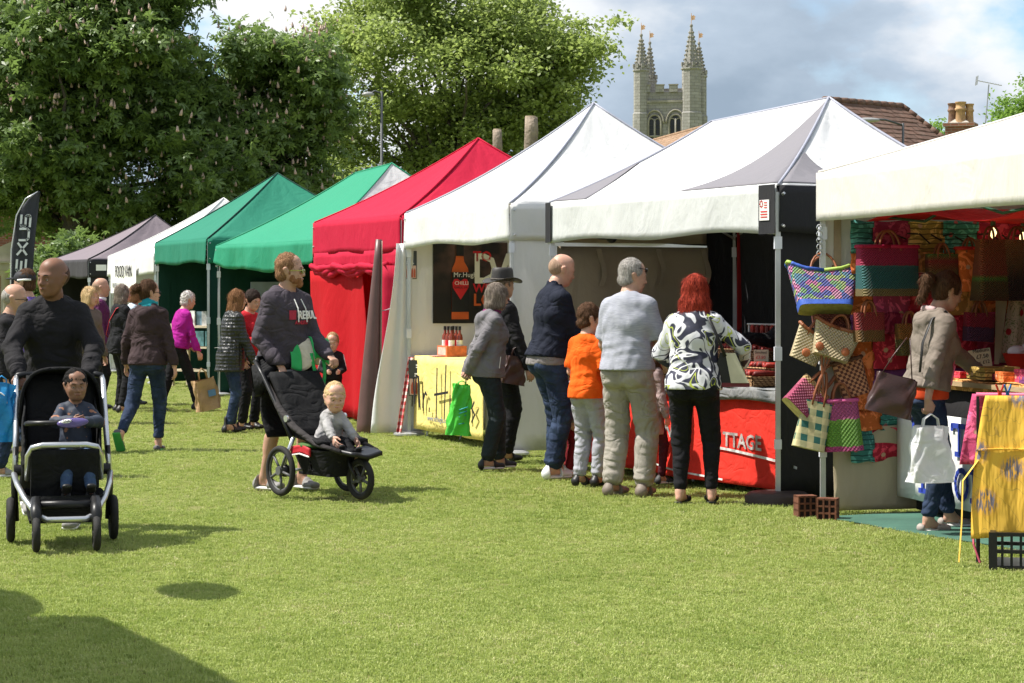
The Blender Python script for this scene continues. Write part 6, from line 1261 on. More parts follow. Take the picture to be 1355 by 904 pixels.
def creamstall():
    P = tc_.P; o = tc_.o; Zp = 15.1
    pos = lambda px, py, Z=Zp: wp(px, py, Z)
    # vivid tote
    s = NT('weave_multicolour'); co = s.coord(); v = s.n('ShaderNodeTexVoronoi', {'Vector': s.coord((24, 24, 30)), 'Scale': 1.0}); cs = s.ramp(s.n('ShaderNodeSeparateXYZ', {0: v.outputs['Color']}).outputs[0], [(0, (.05, .10, .42)), (.2, (.62, .14, .35)), (.36, (.18, .45, .12)), (.5, (.06, .28, .40)), (.64, (.68, .28, .42)), (.78, (.35, .50, .12)), (.9, (.14, .10, .38))], 'CONSTANT')
    sep = s.n('ShaderNodeSeparateXYZ', {0: co}); wv = s.math('MULTIPLY', s.math('SINE', s.math('MULTIPLY', sep.outputs[0], 260)), s.math('SINE', s.math('MULTIPLY', sep.outputs[2], 260))); s.col(s.mix(s.ramp(wv, [(0, .6), (.5, 0)]), cs, (.12, .08, .14))); s.set(Roughness=.6); s.bump(wv, .9, .008)
    lime = mat('trim_lime', (.36, .50, .10), .6, .15, 30, .4, 120); blue = mat('trim_blue', (.05, .12, .50), .6, .15, 30, .4, 120); olive = mat('olive_straw', (.30, .28, .09), .8, .2, 20, .6, 160)
    basket('multicoloured woven tote with lime and blue rim', None, pos(1092, 409), .36, .20, .27, s.m, top=1.38, curve=.075, handles=.38, rim=[lime, blue], base=[blue, olive], hh=.17, pit=R(-24), pin=.55)
    one('hook_chain', STEEL, lambda b: [b.tube([(o.x*0+P(0, 0).x+.02*math.cos(a), -.05, 1.98-.045*k+.02*math.sin(a)) for a in [q*.785 for q in range(9)]], .004, 5) for k in range(5)], tc_.root)
    brown = bagmat('weave_russet', [(0, (.22, .05, .03)), (.5, (.34, .12, .06)), (1, (.40, .20, .10))], 34); straw = bagmat('weave_straw', [(0, (.60, .48, .28)), (.6, (.70, .60, .40)), (1, (.55, .42, .24))], 40); 
    basket('dark russet basket mostly hidden under the multicoloured tote', None, pos(1099, 436, Zp+.12), .24, .16, .16, brown, top=1.3, handles=None, rim=[LEATH], tilt=R(6))
    basket('cream straw bag with two tan leather discs, in front of its twin', None, pos(1098, 474, Zp-.04), .24, .15, .21, straw, top=1.42, curve=.03, tilt=R(18), handles=.4, rim=[LEATH], disc=[(-.10, .22), (.08, .30)], hh=.13, pit=R(-8))
    basket('smaller cream straw bag with one leather disc, left leaning beside its twin', None, pos(1062, 478, Zp+.06), .19, .13, .21, straw, top=1.3, curve=.03, tilt=R(24), handles=.4, rim=[LEATH], disc=[(-.01, .30)], hh=.13)['label'] = 'smaller cream straw bag with one leather disc tucked behind its twin'
    ow = checks('open_weave', (.45, .20, .10), (.10, .03, .02), (.50, .24, .12), 26)
    basket('brown open weave basket hanging askew', None, pos(1133, 523, Zp+.05), .19, .15, .25, ow, top=1.12, tilt=R(-16), handles=.5, rim=[mat('dark_rim', (.12, .05, .03), .7)], hh=.20)
    pk = bagmat('weave_pink', [(0, (.42, .06, .14)), (.55, (.55, .12, .20)), (.8, (.62, .40, .18)), (1, (.50, .10, .18))], 40, 0, .24, noise=.25)
    basket('tilted pink straw bag with pale underside', None, pos(1052, 541, Zp-.03), .21, .14, .23, pk, top=1.1, tilt=R(46), handles=.5, base=[pk, mat('pale_straw_base', (.55, .45, .22), .8, .2, 20)], hh=.26, pit=R(-14))
    tt = checks('tartan_straw', (.55, .47, .25), (.40, .38, .20), (.02, .11, .09), 11); basket('straw bag with dark green tartan weave', None, pos(1069, 594, Zp-.06), .22, .14, .33, tt, top=.90, tilt=R(13), handles=.4, hh=.24, pit=R(-5))
    pg = bagmat('weave_pink_green', [(0, (.50, .06, .20)), (.09, (.16, .36, .04)), (.52, (.22, .42, .06)), (.6, (.52, .10, .26)), (.93, (.55, .12, .30)), (.96, (.60, .08, .25))], 36, 0, .36, noise=.10)
    basket('tall straw basket, green below and pink above', None, pos(1116, 596, Zp), .27, .20, .345, pg, top=.82, tilt=R(-3), handles=.55, hh=.15, rim=[mat('pink_rim', (.58, .10, .28), .7)])
    one('hanging_strap', LEATH, lambda b: [b.tube([pos(1090+dx, 470, Zp+.02)[0]-o.x and (pos(1090+dx, 470, Zp)[0]-o.x, Zp-.04-o.y, pos(0, 470, Zp)[2]), (pos(1084-dx, 520, Zp)[0]-o.x, Zp-.05-o.y, pos(0, 522, Zp)[2])], .008, 6) for dx in (-4, 3, 9)], tc_.root)
    one('wooden_batten', mat('old_batten', (.36, .27, .19), .8, .2, 5), lambda b: b.box(P(.02, .13, 1.45), (.05, .035, 1.6)), tc_.root)
    # patchwork wall hanging
    pw = thing('patchwork_hanging', 'bright patchwork cloth covering the wall of the cream stall', 'wall hanging', tuple(o)); cols = dict(crimson=(.42, .008, .03), wine=(.26, .006, .04), mustard=(.42, .27, .06), teal=(.04, .19, .16), orange=(.58, .13, .02), purple=(.17, .035, .16), olive=(.28, .23, .06), pink=(.48, .05, .14), ochre=(.44, .20, .05), jade=(.05, .25, .19))
    PM = {}
    for nme, c in cols.items():
        s_ = NT('patch_'+nme); cc = s_.coord(); n1 = s_.noise(cc, 8, 4, .6, 2.0); v = s_.n('ShaderNodeTexVoronoi', {'Vector': cc, 'Scale': 9})
        a_ = s_.mix(s_.ramp(n1, [(.52, 0), (.56, 1)]), c, tuple(min(1, x*1.9+.05) for x in c)); a_ = s_.mix(s_.ramp(v.outputs[0], [(.14, 1), (.18, 0)]), a_, (.62, .10, .10) if c[0] < .35 else (.60, .35, .22))
        if nme in ('mustard', 'jade', 'teal', 'olive'): w_ = s_.n('ShaderNodeTexWave', {'Vector': cc, 'Scale': 9, 'Distortion': 3}, bands_direction='Z'); a_ = s_.mix(s_.ramp(w_.outputs[1], [(.84, 0), (.9, 1)]), a_, tuple(x*.35 for x in c))
        s_.col(a_); s_.set(Roughness=.85); s_.bump(s_.math('ADD', n1, s_.math('MULTIPLY', s_.noise(cc, 4, 3), 2)), .6, .02); PM[nme] = s_.m
    rows = [(2.02, 1.80), (1.80, 1.66), (1.66, 1.38), (1.38, 1.24), (1.24, 1.00), (1.00, .72), (.72, .58), (.58, .36)]
    seq = [['teal', 'wine', 'mustard', 'jade', 'crimson', 'crimson', 'wine', 'crimson', 'crimson'], ['orange', 'wine', 'ochre', 'orange', 'wine', 'crimson', 'orange', 'wine', 'crimson'], ['orange', 'pink', 'crimson', 'ochre', 'orange', 'wine', 'crimson', 'orange', 'wine'], ['purple', 'wine', 'teal', 'crimson', 'wine', 'crimson', 'crimson', 'teal', 'wine'], ['orange', 'crimson', 'olive', 'crimson', 'wine', 'crimson', 'mustard', 'crimson', 'crimson'], ['orange', 'purple', 'ochre', 'purple', 'ochre', 'purple', 'ochre', 'wine', 'purple'], ['orange', 'teal', 'ochre', 'crimson', 'wine', 'crimson', 'wine', 'crimson', 'teal'], ['teal', 'crimson', 'olive', 'purple', 'teal', 'wine', 'olive', 'crimson', 'wine']]
    wd = [.17, .27, .25, .27, .25, .27, .27, .25, .27]
    for i, (z1, z0) in enumerate(rows):
        d = .18; o_ = (.06 if i in (1, 3, 6) else 0)
        for j, w in enumerate(wd):
            a, e = d+o_*(j > 0), d+w+(o_ if j < 8 else 0); d += w; r0 = i*1.3+j*2.1
            one('patch', PM[seq[i][j]], lambda b: b.sheet(lambda x, y: P(.14+.006*((i+j) % 2)+.018*math.sin((a+(e-a)*x)*8+y)+.010*math.sin(9*y+r0)+.012*math.sin(math.pi*x)*math.sin(math.pi*y), a-.006+(e-a+.012)*x, z0-.006+(z1-z0+.012)*y+.006*math.sin(x*7+r0)), 7, 6, .005), pw, True)
    one('red_lining', mat('lining_red', (.75, .012, .02), .8, .1, wr=.6), lambda b: b.sheet(lambda x, y: P(.25+2.6*x, .25+2.6*y, 2.02+.05*math.sin(x*7)+.02*math.sin(y*9)), 10, 8, .004), tc_.root, True)
    # big bags hanging inside
    ib = 'large woven bags hung inside the cream stall'; q = lambda px, py, a=.32: (lambda dd: (o+P(a, dd)).to_tuple()[:2]+(zrow(o+P(a, dd), py),))(((lambda k: (k*(o+P(a, 0)).y-(o+P(a, 0)).x)/(tc_.n.x-k*tc_.n.y))((px-CX)/F)))
    tw = bagmat('weave_pink_teal', [(0, (.20, .15, .05)), (.14, (.02, .13, .13)), (.55, (.03, .17, .16)), (.58, (.40, .015, .08)), (1, (.48, .02, .12))], 54, 0, .36, noise=.04)
    basket('wide tote, crimson above and teal below, inside the stall', None, q(1174, 392), .42, .2, .34, tw, top=1.05, handles=.35, rz=R(15), group=ib, hh=.14, rim=[mat('crimson_rim', (.42, .01, .06), .7)], name='woven_tote')
    basket('small green and red woven bag above the woman with the ponytail', None, q(1246, 384), .22, .14, .25, bagmat('weave_green_red', [(0, (.14, .11, .03)), (.4, (.12, .15, .04)), (.8, (.36, .05, .04)), (1, (.10, .25, .05))], 54, 0, .25), top=1.05, handles=.4, rz=R(15), group=ib, hh=.10, name='woven_tote')
    basket('upright floral bag with red rim inside the stall', None, q(1283, 386), .21, .15, .30, PM['orange'], top=1.0, handles=.4, rz=R(15), group=ib, hh=.10, rim=[mat('red_rim', (.5, .02, .02), .7)], round_=.7, name='woven_tote')
    basket('brown and green bag hanging behind the lit bulb', None, q(1312, 398, .5), .26, .2, .42, bagmat('weave_brown_green', [(0, (.10, .05, .02)), (.3, (.12, .10, .03)), (.36, (.12, .28, .05)), (.42, (.30, .07, .04)), (1, (.36, .12, .05))], 54, 0, .42), top=.8, handles=.4, rz=R(15), group=ib, hh=.12, name='woven_tote')
    basket('dark brown to tan shaded bag at the stall edge', None, q(1347, 398, .5), .30, .2, .42, bagmat('weave_dark_tan', [(0, (.03, .015, .01)), (.35, (.05, .035, .03)), (.6, (.20, .12, .05)), (1, (.42, .20, .09))], 54, 0, .42), top=.95, handles=.4, rz=R(15), group=ib, hh=.12, name='woven_tote')
    for px, py, w_, h_, st, lb_ in ((1150, 452, .20, .20, [(0, (.20, .10, .02)), (.4, (.34, .03, .03)), (1, (.40, .06, .10))], 'small crimson woven bag under the wide crimson and teal tote'), (1205, 470, .19, .22, [(0, (.12, .09, .02)), (.5, (.30, .12, .02)), (1, (.34, .03, .02))], 'small amber and red bag behind the ponytailed woman'), (1294, 452, .20, .20, [(0, (.10, .03, .08)), (.5, (.36, .02, .05)), (1, (.40, .10, .03))], 'plum and red bag hanging above the price card')):
        basket(lb_, None, q(px, py, .30), w_, .13, h_, bagmat('weave_'+lb_.split()[1]+str(px), st, 54, 0, h_, noise=.15), top=1.1, handles=.4, rz=R(15), group=ib, hh=.11, name='woven_tote', tilt=R((px % 7)-3))
    # cable and lit bulbs
    cb = thing('festoon_cable', 'green festoon light cable strung under the cream canopy', 'cable', tuple(o)); cpts = [P(.2+.55*k, .32+.14*math.sin(k*1.3), 2.06-.06*math.sin(k*1.9)) for k in range(9)]; one('cable', mat('cable_green', (.02, .07, .04), .5), lambda b: b.tube(cpts, .010, 6), cb, True)
    one('barbed_wire_twig', mat('twig_black', (.03, .02, .015), .8), lambda b: [b.tube([P(.17, .5+.09*k, 1.93+.01*math.sin(k)), P(.17, .58+.09*k, 1.90+.04*math.sin(k*2))], .006, 5) for k in range(14)], cb)
    BE = NT('bulb_lit'); BE.col((.9, .85, .6)); BE.set(Roughness=.2); BE.b.inputs['Emission Color'].default_value = (1, .78, .35, 1); BE.b.inputs['Emission Strength'].default_value = 1.6
    for px, py, lab in ((1314, 306, 'lit pear-shaped bulb hanging before the brown bag'), (1354, 314, 'lit bulb at the stall edge')):
        p = q(px, py, .3); bb = thing('light_bulb', lab, 'light bulb', p, 0, 'festoon bulbs'); one('glass', BE.m, lambda b: b.lathe((0, 0, 0), [(.003, -.052), (.014, -.04), (.026, -.015), (.027, .005), (.018, .03), (.012, .04)], 14), bb, True); one('socket', mat('socket_green', (.10, .22, .14), .5), lambda b: b.lathe((0, 0, 0), [(.018, .035), (.018, .10), (.01, .12)], 12), bb, True)
        one('bulb_drop', mat('cable_green', (.02, .07, .04)), lambda b: b.tube([(0, 0, .11), (0, 0, 2.07-p[2])], .006, 5), bb)
    # sales table
    dT = .52; a0 = acol(tc_, 1187, dT); a1 = 4.2; t = thing('market_table', 'cloth-covered sales table with a painted banner in the cream stall', 'table', tuple(o)); rz = math.atan2(tc_.u.y, tc_.u.x)
    one('table_top', WOOD, lambda b: b.box(P((a0+a1)/2, dT+.45, .93), (a1-a0, .85, .03), rz), t); one('black_cloth', mat('black_drape', (.010, .009, .010), .9, .1, wr=.4), lambda b: b.sheet(lambda x, y: P(a0+.1+(a1-a0-.1)*x, dT+.10-.01*math.sin(x*40), .03+.90*y), 30, 4, .003), t, True)
    for a in (a0+.1, a1-.1): one('leg', STEEL, lambda b: b.tube([P(a, dT+.3, 0), P(a, dT+.3, .92)], .015, 6), t)
    one('table_cover', PM['ochre'], lambda b: (b.sheet(lambda x, y: P(a0+.42+(a1-a0-.42)*x, dT+.06+.02*math.sin(x*30)*y, .955-.07*(1-y)), 30, 3, .003), b.sheet(lambda x, y: P(a0+.42+(a1-a0-.42)*x, dT+.06+.85*y, .957+.01*math.sin(x*25)), 20, 5, .004)), t, True)
    bn = one('banner', mat('banner_cloth_white', (.72, .72, .70), .8, .05, wr=.5), lambda b: b.sheet(lambda x, y: P(a0+(a1-a0)*.55*x, dT+.006*math.sin(x*17)*(1-y), .115+.60*y), 24, 5, .003), t, True)
    cw_, ch_ = .205, .165; u = tc_.u; x0 = acol(tc_, 1262, dT)
    word('letter', 'BATIK', P(x0-.60, dT-.012, .475), u, Vector((0, 0, 1)), .215, .185, .085, .034, BLUEP, t, True); x1 = acol(tc_, 1222, dT)
    word('letter', 'FROM', P(x1-.02, dT-.012, .19), u, Vector((0, 0, 1)), .195, .185, .070, .034, BLUEP, t, True)
    # goods on the table
    rs = random.Random(12); gm = ['crimson', 'olive', 'mustard', 'wine', 'orange', 'pink', 'purple', 'ochre']
    for k in range(9):
        a = a0+.75+.17*k; nme = gm[k % 8]; z = .965; f_ = one('folded_cloth', PM[nme], lambda b: [b.box((0, 0, .011+.021*i), (.20-.006*i, .26, .019), 0) for i in range(2+k % 3)]); f_.location = o+P(a, dT+.20+.05*(k % 2), z); f_.rotation_euler = (0, 0, rz+rs.uniform(-.2, .2))
        meta(f_, '%s printed cloth folded on the sales table, pile %s from the ponytailed woman' % (dict(crimson='crimson', olive='olive striped', mustard='mustard', wine='wine red', orange='orange', pink='pink', purple='purple', ochre='ochre')[nme], ['first', 'second', 'third', 'fourth', 'fifth', 'sixth', 'seventh', 'eighth', 'ninth'][k]), 'folded cloth', 'folded cloths on the sales table')
    pc = thing('price_card', 'cream handwritten price card propped on the printed cloths', 'price card', q(1297, 487, .62), R(8)); one('card', cw_ and mat('card_cream', (.66, .66, .46), .6, .05, bump=0), lambda b: b.box((0, 0, .065), (.155, .006, .125), R3=Matrix.Rotation(R(-8), 3, 'Y')), pc)
    text_mesh('lettering', 'Medium', .036, INK, pc, frame((-.055, -.006, .10), (1, 0, .14), (-.14, 0, 1)), .001); text_mesh('lettering', '£7.50', .040, INK, pc, frame((-.03, -.006, .06), (1, 0, .14), (-.14, 0, 1)), .001); text_mesh('lettering', '2 for £12', .034, INK, pc, frame((-.06, -.006, .018), (1, 0, .14), (-.14, 0, 1)), .001)
    rb = thing('shallow_basket', 'red shallow basket with white tissue on the sales table', 'basket', q(1352, 488, .55)); one('bowl', mat('red_plastic', (.55, .03, .015), .5), lambda b: b.lathe((0, 0, 0), [(.09, 0), (.13, .10), (.135, .105)], 20), rb, True); one('tissue', mat('tissue_white', (.75, .72, .74), .8, .05, wr=1), lambda b: (b.ball((-.03, 0, .12), (.07, .05, .04)), b.ball((.05, 0, .13), (.06, .05, .05))), rb, True)
    fc = NT('floral_cream'); cc = fc.coord(); v = fc.n('ShaderNodeTexVoronoi', {'Vector': cc, 'Scale': 7}); w_ = fc.noise(cc, 9, 2, .5, 3); fc.col(fc.mix(fc.ramp(v.outputs[0], [(.16, 1), (.2, 0)]), fc.mix(fc.ramp(w_, [(.47, 0), (.49, 1), (.51, 1), (.53, 0)]), (.62, .50, .36), (.18, .22, .08)), (.5, .02, .03))); fc.set(Roughness=.85)
    h = one('floral_curtain', fc.m, lambda b: b.sheet(lambda x, y: (lambda p0, p1: Vector(p0).lerp(Vector(p1), x)-o)(q(1322+14*(y), 480-88*y, .22), q(1375, 480-88*y, .22))+Vector((0, .02*math.sin(x*14), 0)), 12, 8, .003), None, True); h.location = o; meta(h, 'cream curtain with red flowers inside the stall', 'curtain')
    h = one('cloth_strip', T_BEIGES, lambda b: b.sheet(lambda x, y: (lambda p0, p1: Vector(p0).lerp(Vector(p1), x)-o)(q(1316+2*y, 482-92*y, .26), q(1322+12*y, 482-92*y, .26)), 3, 6, .003)); h.location = o; meta(h, 'plain beige cloth strip between patchwork and floral curtain', 'cloth')
    # ground sheet
    g = one('ground_sheet', mat('sheet_green', (.05, .125, .09), .8, .25, 1.5, .4, 30, wr=.3), lambda b: b.sheet(lambda x, y: Vector((2.08+.43*4.6*x+.90*2.35*y, 14.80-.90*4.6*x+.43*2.35*y, .016+.004*math.sin(x*20))), 24, 8, .004)); meta(g, 'green ground sheet spread under the cream stall', 'ground sheet')
    # bricks holding the leg
    BM = mat('perforated_brick', (.17, .065, .035), .9, .3, 9, .7, 50); BH = mat('brick_hole_shade', (.02, .01, .008), .95)
    for k, (px, py, r_, lab) in enumerate(((1067, 686, 12, 'reddish air brick stood on end against the awning leg'), (1097, 690, -20, 'dark air brick with square holes beside the lower cream cloth'))):
        x, y = gp(px, py); bk = thing('air_brick', lab, 'brick', (x, y+.05, 0), R(r_), 'air bricks at the awning leg')
        def bb(b):
            w, d, h = .135, .10, .152; b.box((0, 0, h/2), (w-.02, d-.02, h-.006))
            for zz in (0, 1, 2, 3): b.box((0, 0, .006+zz*(h-.012)/3), (w, d, .012))
            for xx in (-1, -.33, .33, 1): b.box((xx*(w/2-.006), 0, h/2), (.012, d+.002, h-.002))
            for yy in (-1, 1): b.box((0, yy*(d/2-.006), h/2), (w+.002, .012, h-.004)) if False else None
        one('fired_clay', BM, bb, bk); one('shade_core', BH, lambda b: b.box((0, 0, .076), (.118, .084, .142)), bk)  # solid near-black core paints the shade inside the brick holes
    # apron rack
    X0, Y0 = 2.72, 12.35; rk = thing('apron_rack', 'low garment rack carrying the yellow aprons', 'rack', (X0, Y0, 0)); 
    one('top_rail', mat('pink_rail', (.6, .12, .22), .5), lambda b: b.tube([(-.10, .02, .955), (.75, -.12, .955)], .013, 8), rk, True); 
    for x, y in ((-.09, .02), (.74, -.12)): one('upright', DKPL, lambda b: b.tube([(x, y, 0), (x, y, .955)], .012, 6), rk)
    YA = NT('apron_yellow'); cc = YA.coord(); v = YA.n('ShaderNodeTexVoronoi', {'Vector': YA.coord((4.2, 4.2, 4.2)), 'Scale': 1}); ra = YA.noise(YA.coord((60, 60, 6)), 2, 2); 
    m1 = YA.math('MULTIPLY', YA.ramp(v.outputs[0], [(.20, 1), (.34, 0)]), YA.ramp(ra, [(.46, 0), (.52, 1)])); tw_ = YA.ramp(YA.noise(cc, 4, 1, .5, 2.0), [(.492, 0), (.498, .6), (.502, .6), (.508, 0)])
    YA.col(YA.mix(tw_, YA.mix(m1, YA.mix(YA.ramp(v.outputs[0], [(.2, .7), (.42, 0)]), (.95, .58, .07), (.93, .45, .05)), (.20, .19, .25)), (.35, .22, .06))); YA.set(Roughness=.8); YA.bump(YA.math('ADD', YA.noise(YA.coord((3, 3, .6)), 3, 3), 0), .7, .06); YA.translucent(.15, (.8, .5, .06))
    ap = thing('apron', 'yellow apron printed with grey feathery leaves', 'apron', (X0, Y0, 0))
    def af(x, y):
        w = .085*(1-y)*math.sin(x*3.1+.5)+.028*math.sin(x*16+y*2)*(1-y*.7); xl = -.155+.09*y**2.2-(.03 if y < .12 else 0)*0; xx = xl+(.80-xl)*x; return Vector((xx, -.05-.16*x-w*.8-.02*(1-y), .155+.02*math.sin(x*7)+(.80-.02*math.sin(x*7))*y))
    one('cloth', YA.m, lambda b: b.sheet(af, 40, 22, .004), ap, True)
    one('waist_seam', YA.m, lambda b: b.tube([af(k/20, .62)+Vector((0, -.008, 0)) for k in range(21)], .006, 5), ap); 
    TM_ = mat('tape_yellow', (.80, .50, .08), .8); one('tie', TM_, lambda b: b.tube([af(.02, .55), Vector((-.20, -.1, .48)), Vector((-.21, -.12, .25)), Vector((-.23, -.14, .03))], .011, 5, flat=.3), ap); one('tie', TM_, lambda b: b.tube([af(.62, .5)+Vector((0, -.03, 0)), af(.60, .25)+Vector((0, -.04, 0)), Vector((.40, -.28, .08)), Vector((.42, -.29, -.0))], .010, 5, flat=.3), ap)
    ap2 = thing('apron', 'pink and orange patterned apron behind the yellow one', 'apron', (X0, Y0, 0)); one('cloth', PM['pink'], lambda b: b.sheet(lambda x, y: Vector((-.19+.07*y+.2*x, .03+.02*math.sin(x*9+y*3), .56+.40*y)), 10, 10, .004), ap2, True); one('tie', mat('tape_pink', (.55, .10, .15), .8), lambda b: b.tube([(-.12, 0, .2), (-.13, -.05, .12), (-.10, -.08, .02)], .007, 5), ap2)
    for k, (c, lab) in enumerate((((.6, .04, .02), 'red clothes peg gripping the yellow apron'), ((.03, .16, .45), 'blue clothes peg gripping the yellow apron'))):
        pg_ = thing('clothes_peg', lab, 'peg', (X0+.02+.04*k, Y0-.03, .945), R(20*k), 'pegs on the rack'); 
        for sx in (-1, 1): one('jaw', mat('peg_%d' % k, c, .4, .05), lambda b: b.tube([(sx*.004, -.01, -.01), (sx*.006, -.01, .03), (sx*.022, -.012, .07)], .006, 6), pg_)
    ct = thing('plastic_crate', 'black slatted plastic crate under the yellow aprons', 'crate', (X0+.27, Y0-.12, 0), R(-12)); w, d, h = .60, .40, .21
    for sx in (-1, 1):
        for sy in (-1, 1): one('corner_post', DKPL, lambda b: b.box((sx*w/2, sy*d/2, h/2), (.045, .045, h)), ct)
    one('rim', DKPL, lambda b: [b.box((0, sy*d/2, z), (w, .03, .02)) for sy in (-1, 1) for z in (.012, h*.5, h-.01)]+[b.box((sx*w/2, 0, z), (.03, d, .021)) for sx in (-1, 1) for z in (.012, h*.5, h-.01)], ct); one('floor_panel', DKPL, lambda b: b.box((0, 0, .02), (w, d, .012)), ct)
    for k in range(11): one('slat', DKPL, lambda b: b.box((-w/2+.05+k*.05, -d/2, h/2), (.014, .018, h-.01)), ct)
    for k in range(7): one('slat', DKPL, lambda b: b.box((-w/2, -d/2+.05+k*.05, h/2), (.018, .014, h-.01)), ct)
creamstall()
# unseen parasol and oval balloon, added to drop their shadows on the near grass
ps = thing('parasol', 'round canvas parasol added out of view to shade the near grass', 'parasol', (-4.86, 10.62, 0)); one('canopy', T_CREAM, lambda b: b.sheet(lambda a, t: Vector(((.03+1.05*t)*math.cos(a*6.2832), (.03+1.05*t)*math.sin(a*6.2832), 2.62-.36*t-.05*t*t*abs(math.sin(a*6.2832*4)))), 32, 8, .004), ps, True); one('pole', STEEL, lambda b: b.tube([(0, 0, 0), (0, 0, 2.64)], .02, 8), ps)
bl_ = thing('added_balloon', 'unseen oval foil balloon added for its small shadow on the grass', 'balloon', (-3.33, 11.35, 2.55), R(15)); one('envelope', mat('foil_blue', (.1, .2, .5), .25, .1, metal=.5, bump=0), lambda b: b.ball((0, 0, 0), (.17, .36, .20)), bl_, True); one('string', PAPER, lambda b: b.tube([(0, 0, -.19), (-.25, -.3, -.6)], .003, 4), bl_)
# ================================================================ pushchairs and people
HBR = hairmat('hair_brown', (.045, .022, .012), (.13, .065, .033)); HDK = hairmat('hair_dark', (.012, .009, .008), (.05, .03, .022)); HBK = hairmat('hair_black', (.006, .005, .005), (.02, .017, .015)); HGR = hairmat('hair_grey', (.20, .18, .16), (.46, .43, .40)); HGB = hairmat('hair_greying', (.10, .075, .06), (.33, .27, .22)); HWH = hairmat('hair_white', (.50, .46, .42), (.80, .77, .74)); HRD = hairmat('hair_red', (.13, .010, .006), (.42, .05, .022)); HGI = hairmat('hair_ginger', (.14, .065, .03), (.38, .21, .11)); HAU = hairmat('hair_auburn', (.10, .04, .018), (.36, .18, .08)); HBL = hairmat('hair_blond', (.42, .27, .12), (.75, .55, .30)); HST = hairmat('stubble_dark', (.05, .028, .02), (.12, .065, .045)); HSG = hairmat('stubble_fair', (.30, .19, .13), (.42, .28, .2))
BLKF = cloth('fleece_black', (.015, .014, .016), .7, .7, bs=220); NAVY = cloth('knit_navy', (.012, .015, .028), .9, .5); CHAR = cloth('hoodie_charcoal', (.060, .050, .062), 1.0, .6); GREYF = cloth('fleece_grey', (.17, .16, .17), .9, .6, bs=260); BRNH = cloth('hoodie_brown', (.045, .028, .030), 1.0, .6); MAG = cloth('fleece_magenta', (.36, .012, .24), .8, .5); ORG = cloth('tshirt_orange', (.88, .12, .008), .8, .5); REDT = cloth('top_red', (.45, .015, .025), .8, .5); BEIG = cloth('jacket_stone', (.21, .175, .145), .8, .5)
DEN = cloth('denim_dark', (.014, .024, .055), 1.1, .6, c2=(.035, .055, .105)); DENM = cloth('denim_mid', (.03, .055, .12), 1.0, .6, c2=(.06, .10, .18)); TRBK = cloth('trousers_black', (.010, .010, .012), .9, .5); TRGN = cloth('trousers_slate', (.020, .028, .032), .9, .5); TRGR = cloth('joggers_grey', (.36, .36, .40), .9, .6); TRST = cloth('chinos_stone', (.33, .30, .26), .9, .6); TRRD = cloth('trousers_red', (.16, .008, .012), .9, .5); SHO = cloth('shorts_charcoal', (.040, .036, .038), 1.2, .7)
LBK = mat('shoe_black', (.015, .014, .014), .45, .1, bump=.1); LGR = mat('shoe_grey', (.26, .25, .24), .7, .15, 20); LWH = mat('shoe_white', (.68, .68, .68), .5, .06); SOLW = mat('sole_white', (.70, .69, .66), .6, .08); SOLG = mat('sole_green', (.05, .30, .06), .6, .08); LBR = mat('leather_brown', (.055, .022, .018), .38, .25, 6, .3, 70, spec=.5); LTAN = mat('sandal_tan', (.30, .15, .08), .5, .1)
POLO = NT('polo_grey'); _w = POLO.noise(POLO.coord((3, 3, 90)), 6, 3); POLO.col(POLO.ramp(_w, [(.35, (.25, .26, .31)), (.62, (.38, .39, .44))])); POLO.set(Roughness=.85); POLO.bump(POLO.math('ADD', POLO.math('MULTIPLY', _w, .2), POLO.noise(POLO.coord(), 7, 3, .5, 1)), .5, .02); POLO = POLO.m
BLS = NT('blouse_print'); co = BLS.coord((1, 1, 1), loc=(.3, .1, .17)); n1 = BLS.noise(co, 4.4, 1, .4, 1.2); n2 = BLS.noise(BLS.coord((1, 1, 1), loc=(2, 5, 1)), 3.6, 1, .4, 1.4)
bandf = lambda n, c, w: BLS.ramp(n, [(c-w-.006, 0), (c-w, 1), (c+w, 1), (c+w+.006, 0)])
_a = BLS.mix(BLS.ramp(n2, [(.545, 0), (.553, 1)]), (.022, .024, .05), (.62, .62, .66)); _a = BLS.mix(bandf(n1, .46, .017), _a, (.70, .70, .72)); _a = BLS.mix(bandf(n1, .57, .011), _a, (.02, .02, .04)); _a = BLS.mix(bandf(n2, .42, .012), _a, (.70, .70, .72)); _a = BLS.mix(bandf(n1, .39, .007), _a, (.42, .48, .06)); BLS.col(_a); BLS.set(Roughness=.7); BLS.bump(BLS.noise(co, 8, 3), .4, .02); BLS = BLS.m
QLT = NT('quilted_black'); _v = QLT.n('ShaderNodeTexVoronoi', {'Vector': QLT.coord(), 'Scale': 26, 'Randomness': .2}); QLT.col((.017, .018, .019)); QLT.set(**{'Roughness': .45, 'Specular IOR Level': .5}); QLT.bump(_v.outputs[0], 1.0, .02); QLT = QLT.m
STRP = checks('striped_cuff', (.6, .6, .6), (.6, .6, .6), (.6, .6, .6), 1); 
_s = NT('striped_knit'); _q = _s.n('ShaderNodeTexWave', {'Vector': _s.coord(), 'Scale': 9}, bands_direction='Z'); _s.col(_s.ramp(_q.outputs[1], [(.45, (.05, .05, .06)), (.55, (.5, .5, .5))])); STRP = _s.m
def cols_jack(): pass
BK = dict(top=(BLKF, .026, .90, (.070, .060, .045)), leg=(TRBK, (.094, .072, .062), 1.0), shoe=(LBK, 'trainer'), hairm=HBR, hd={}, pn={})
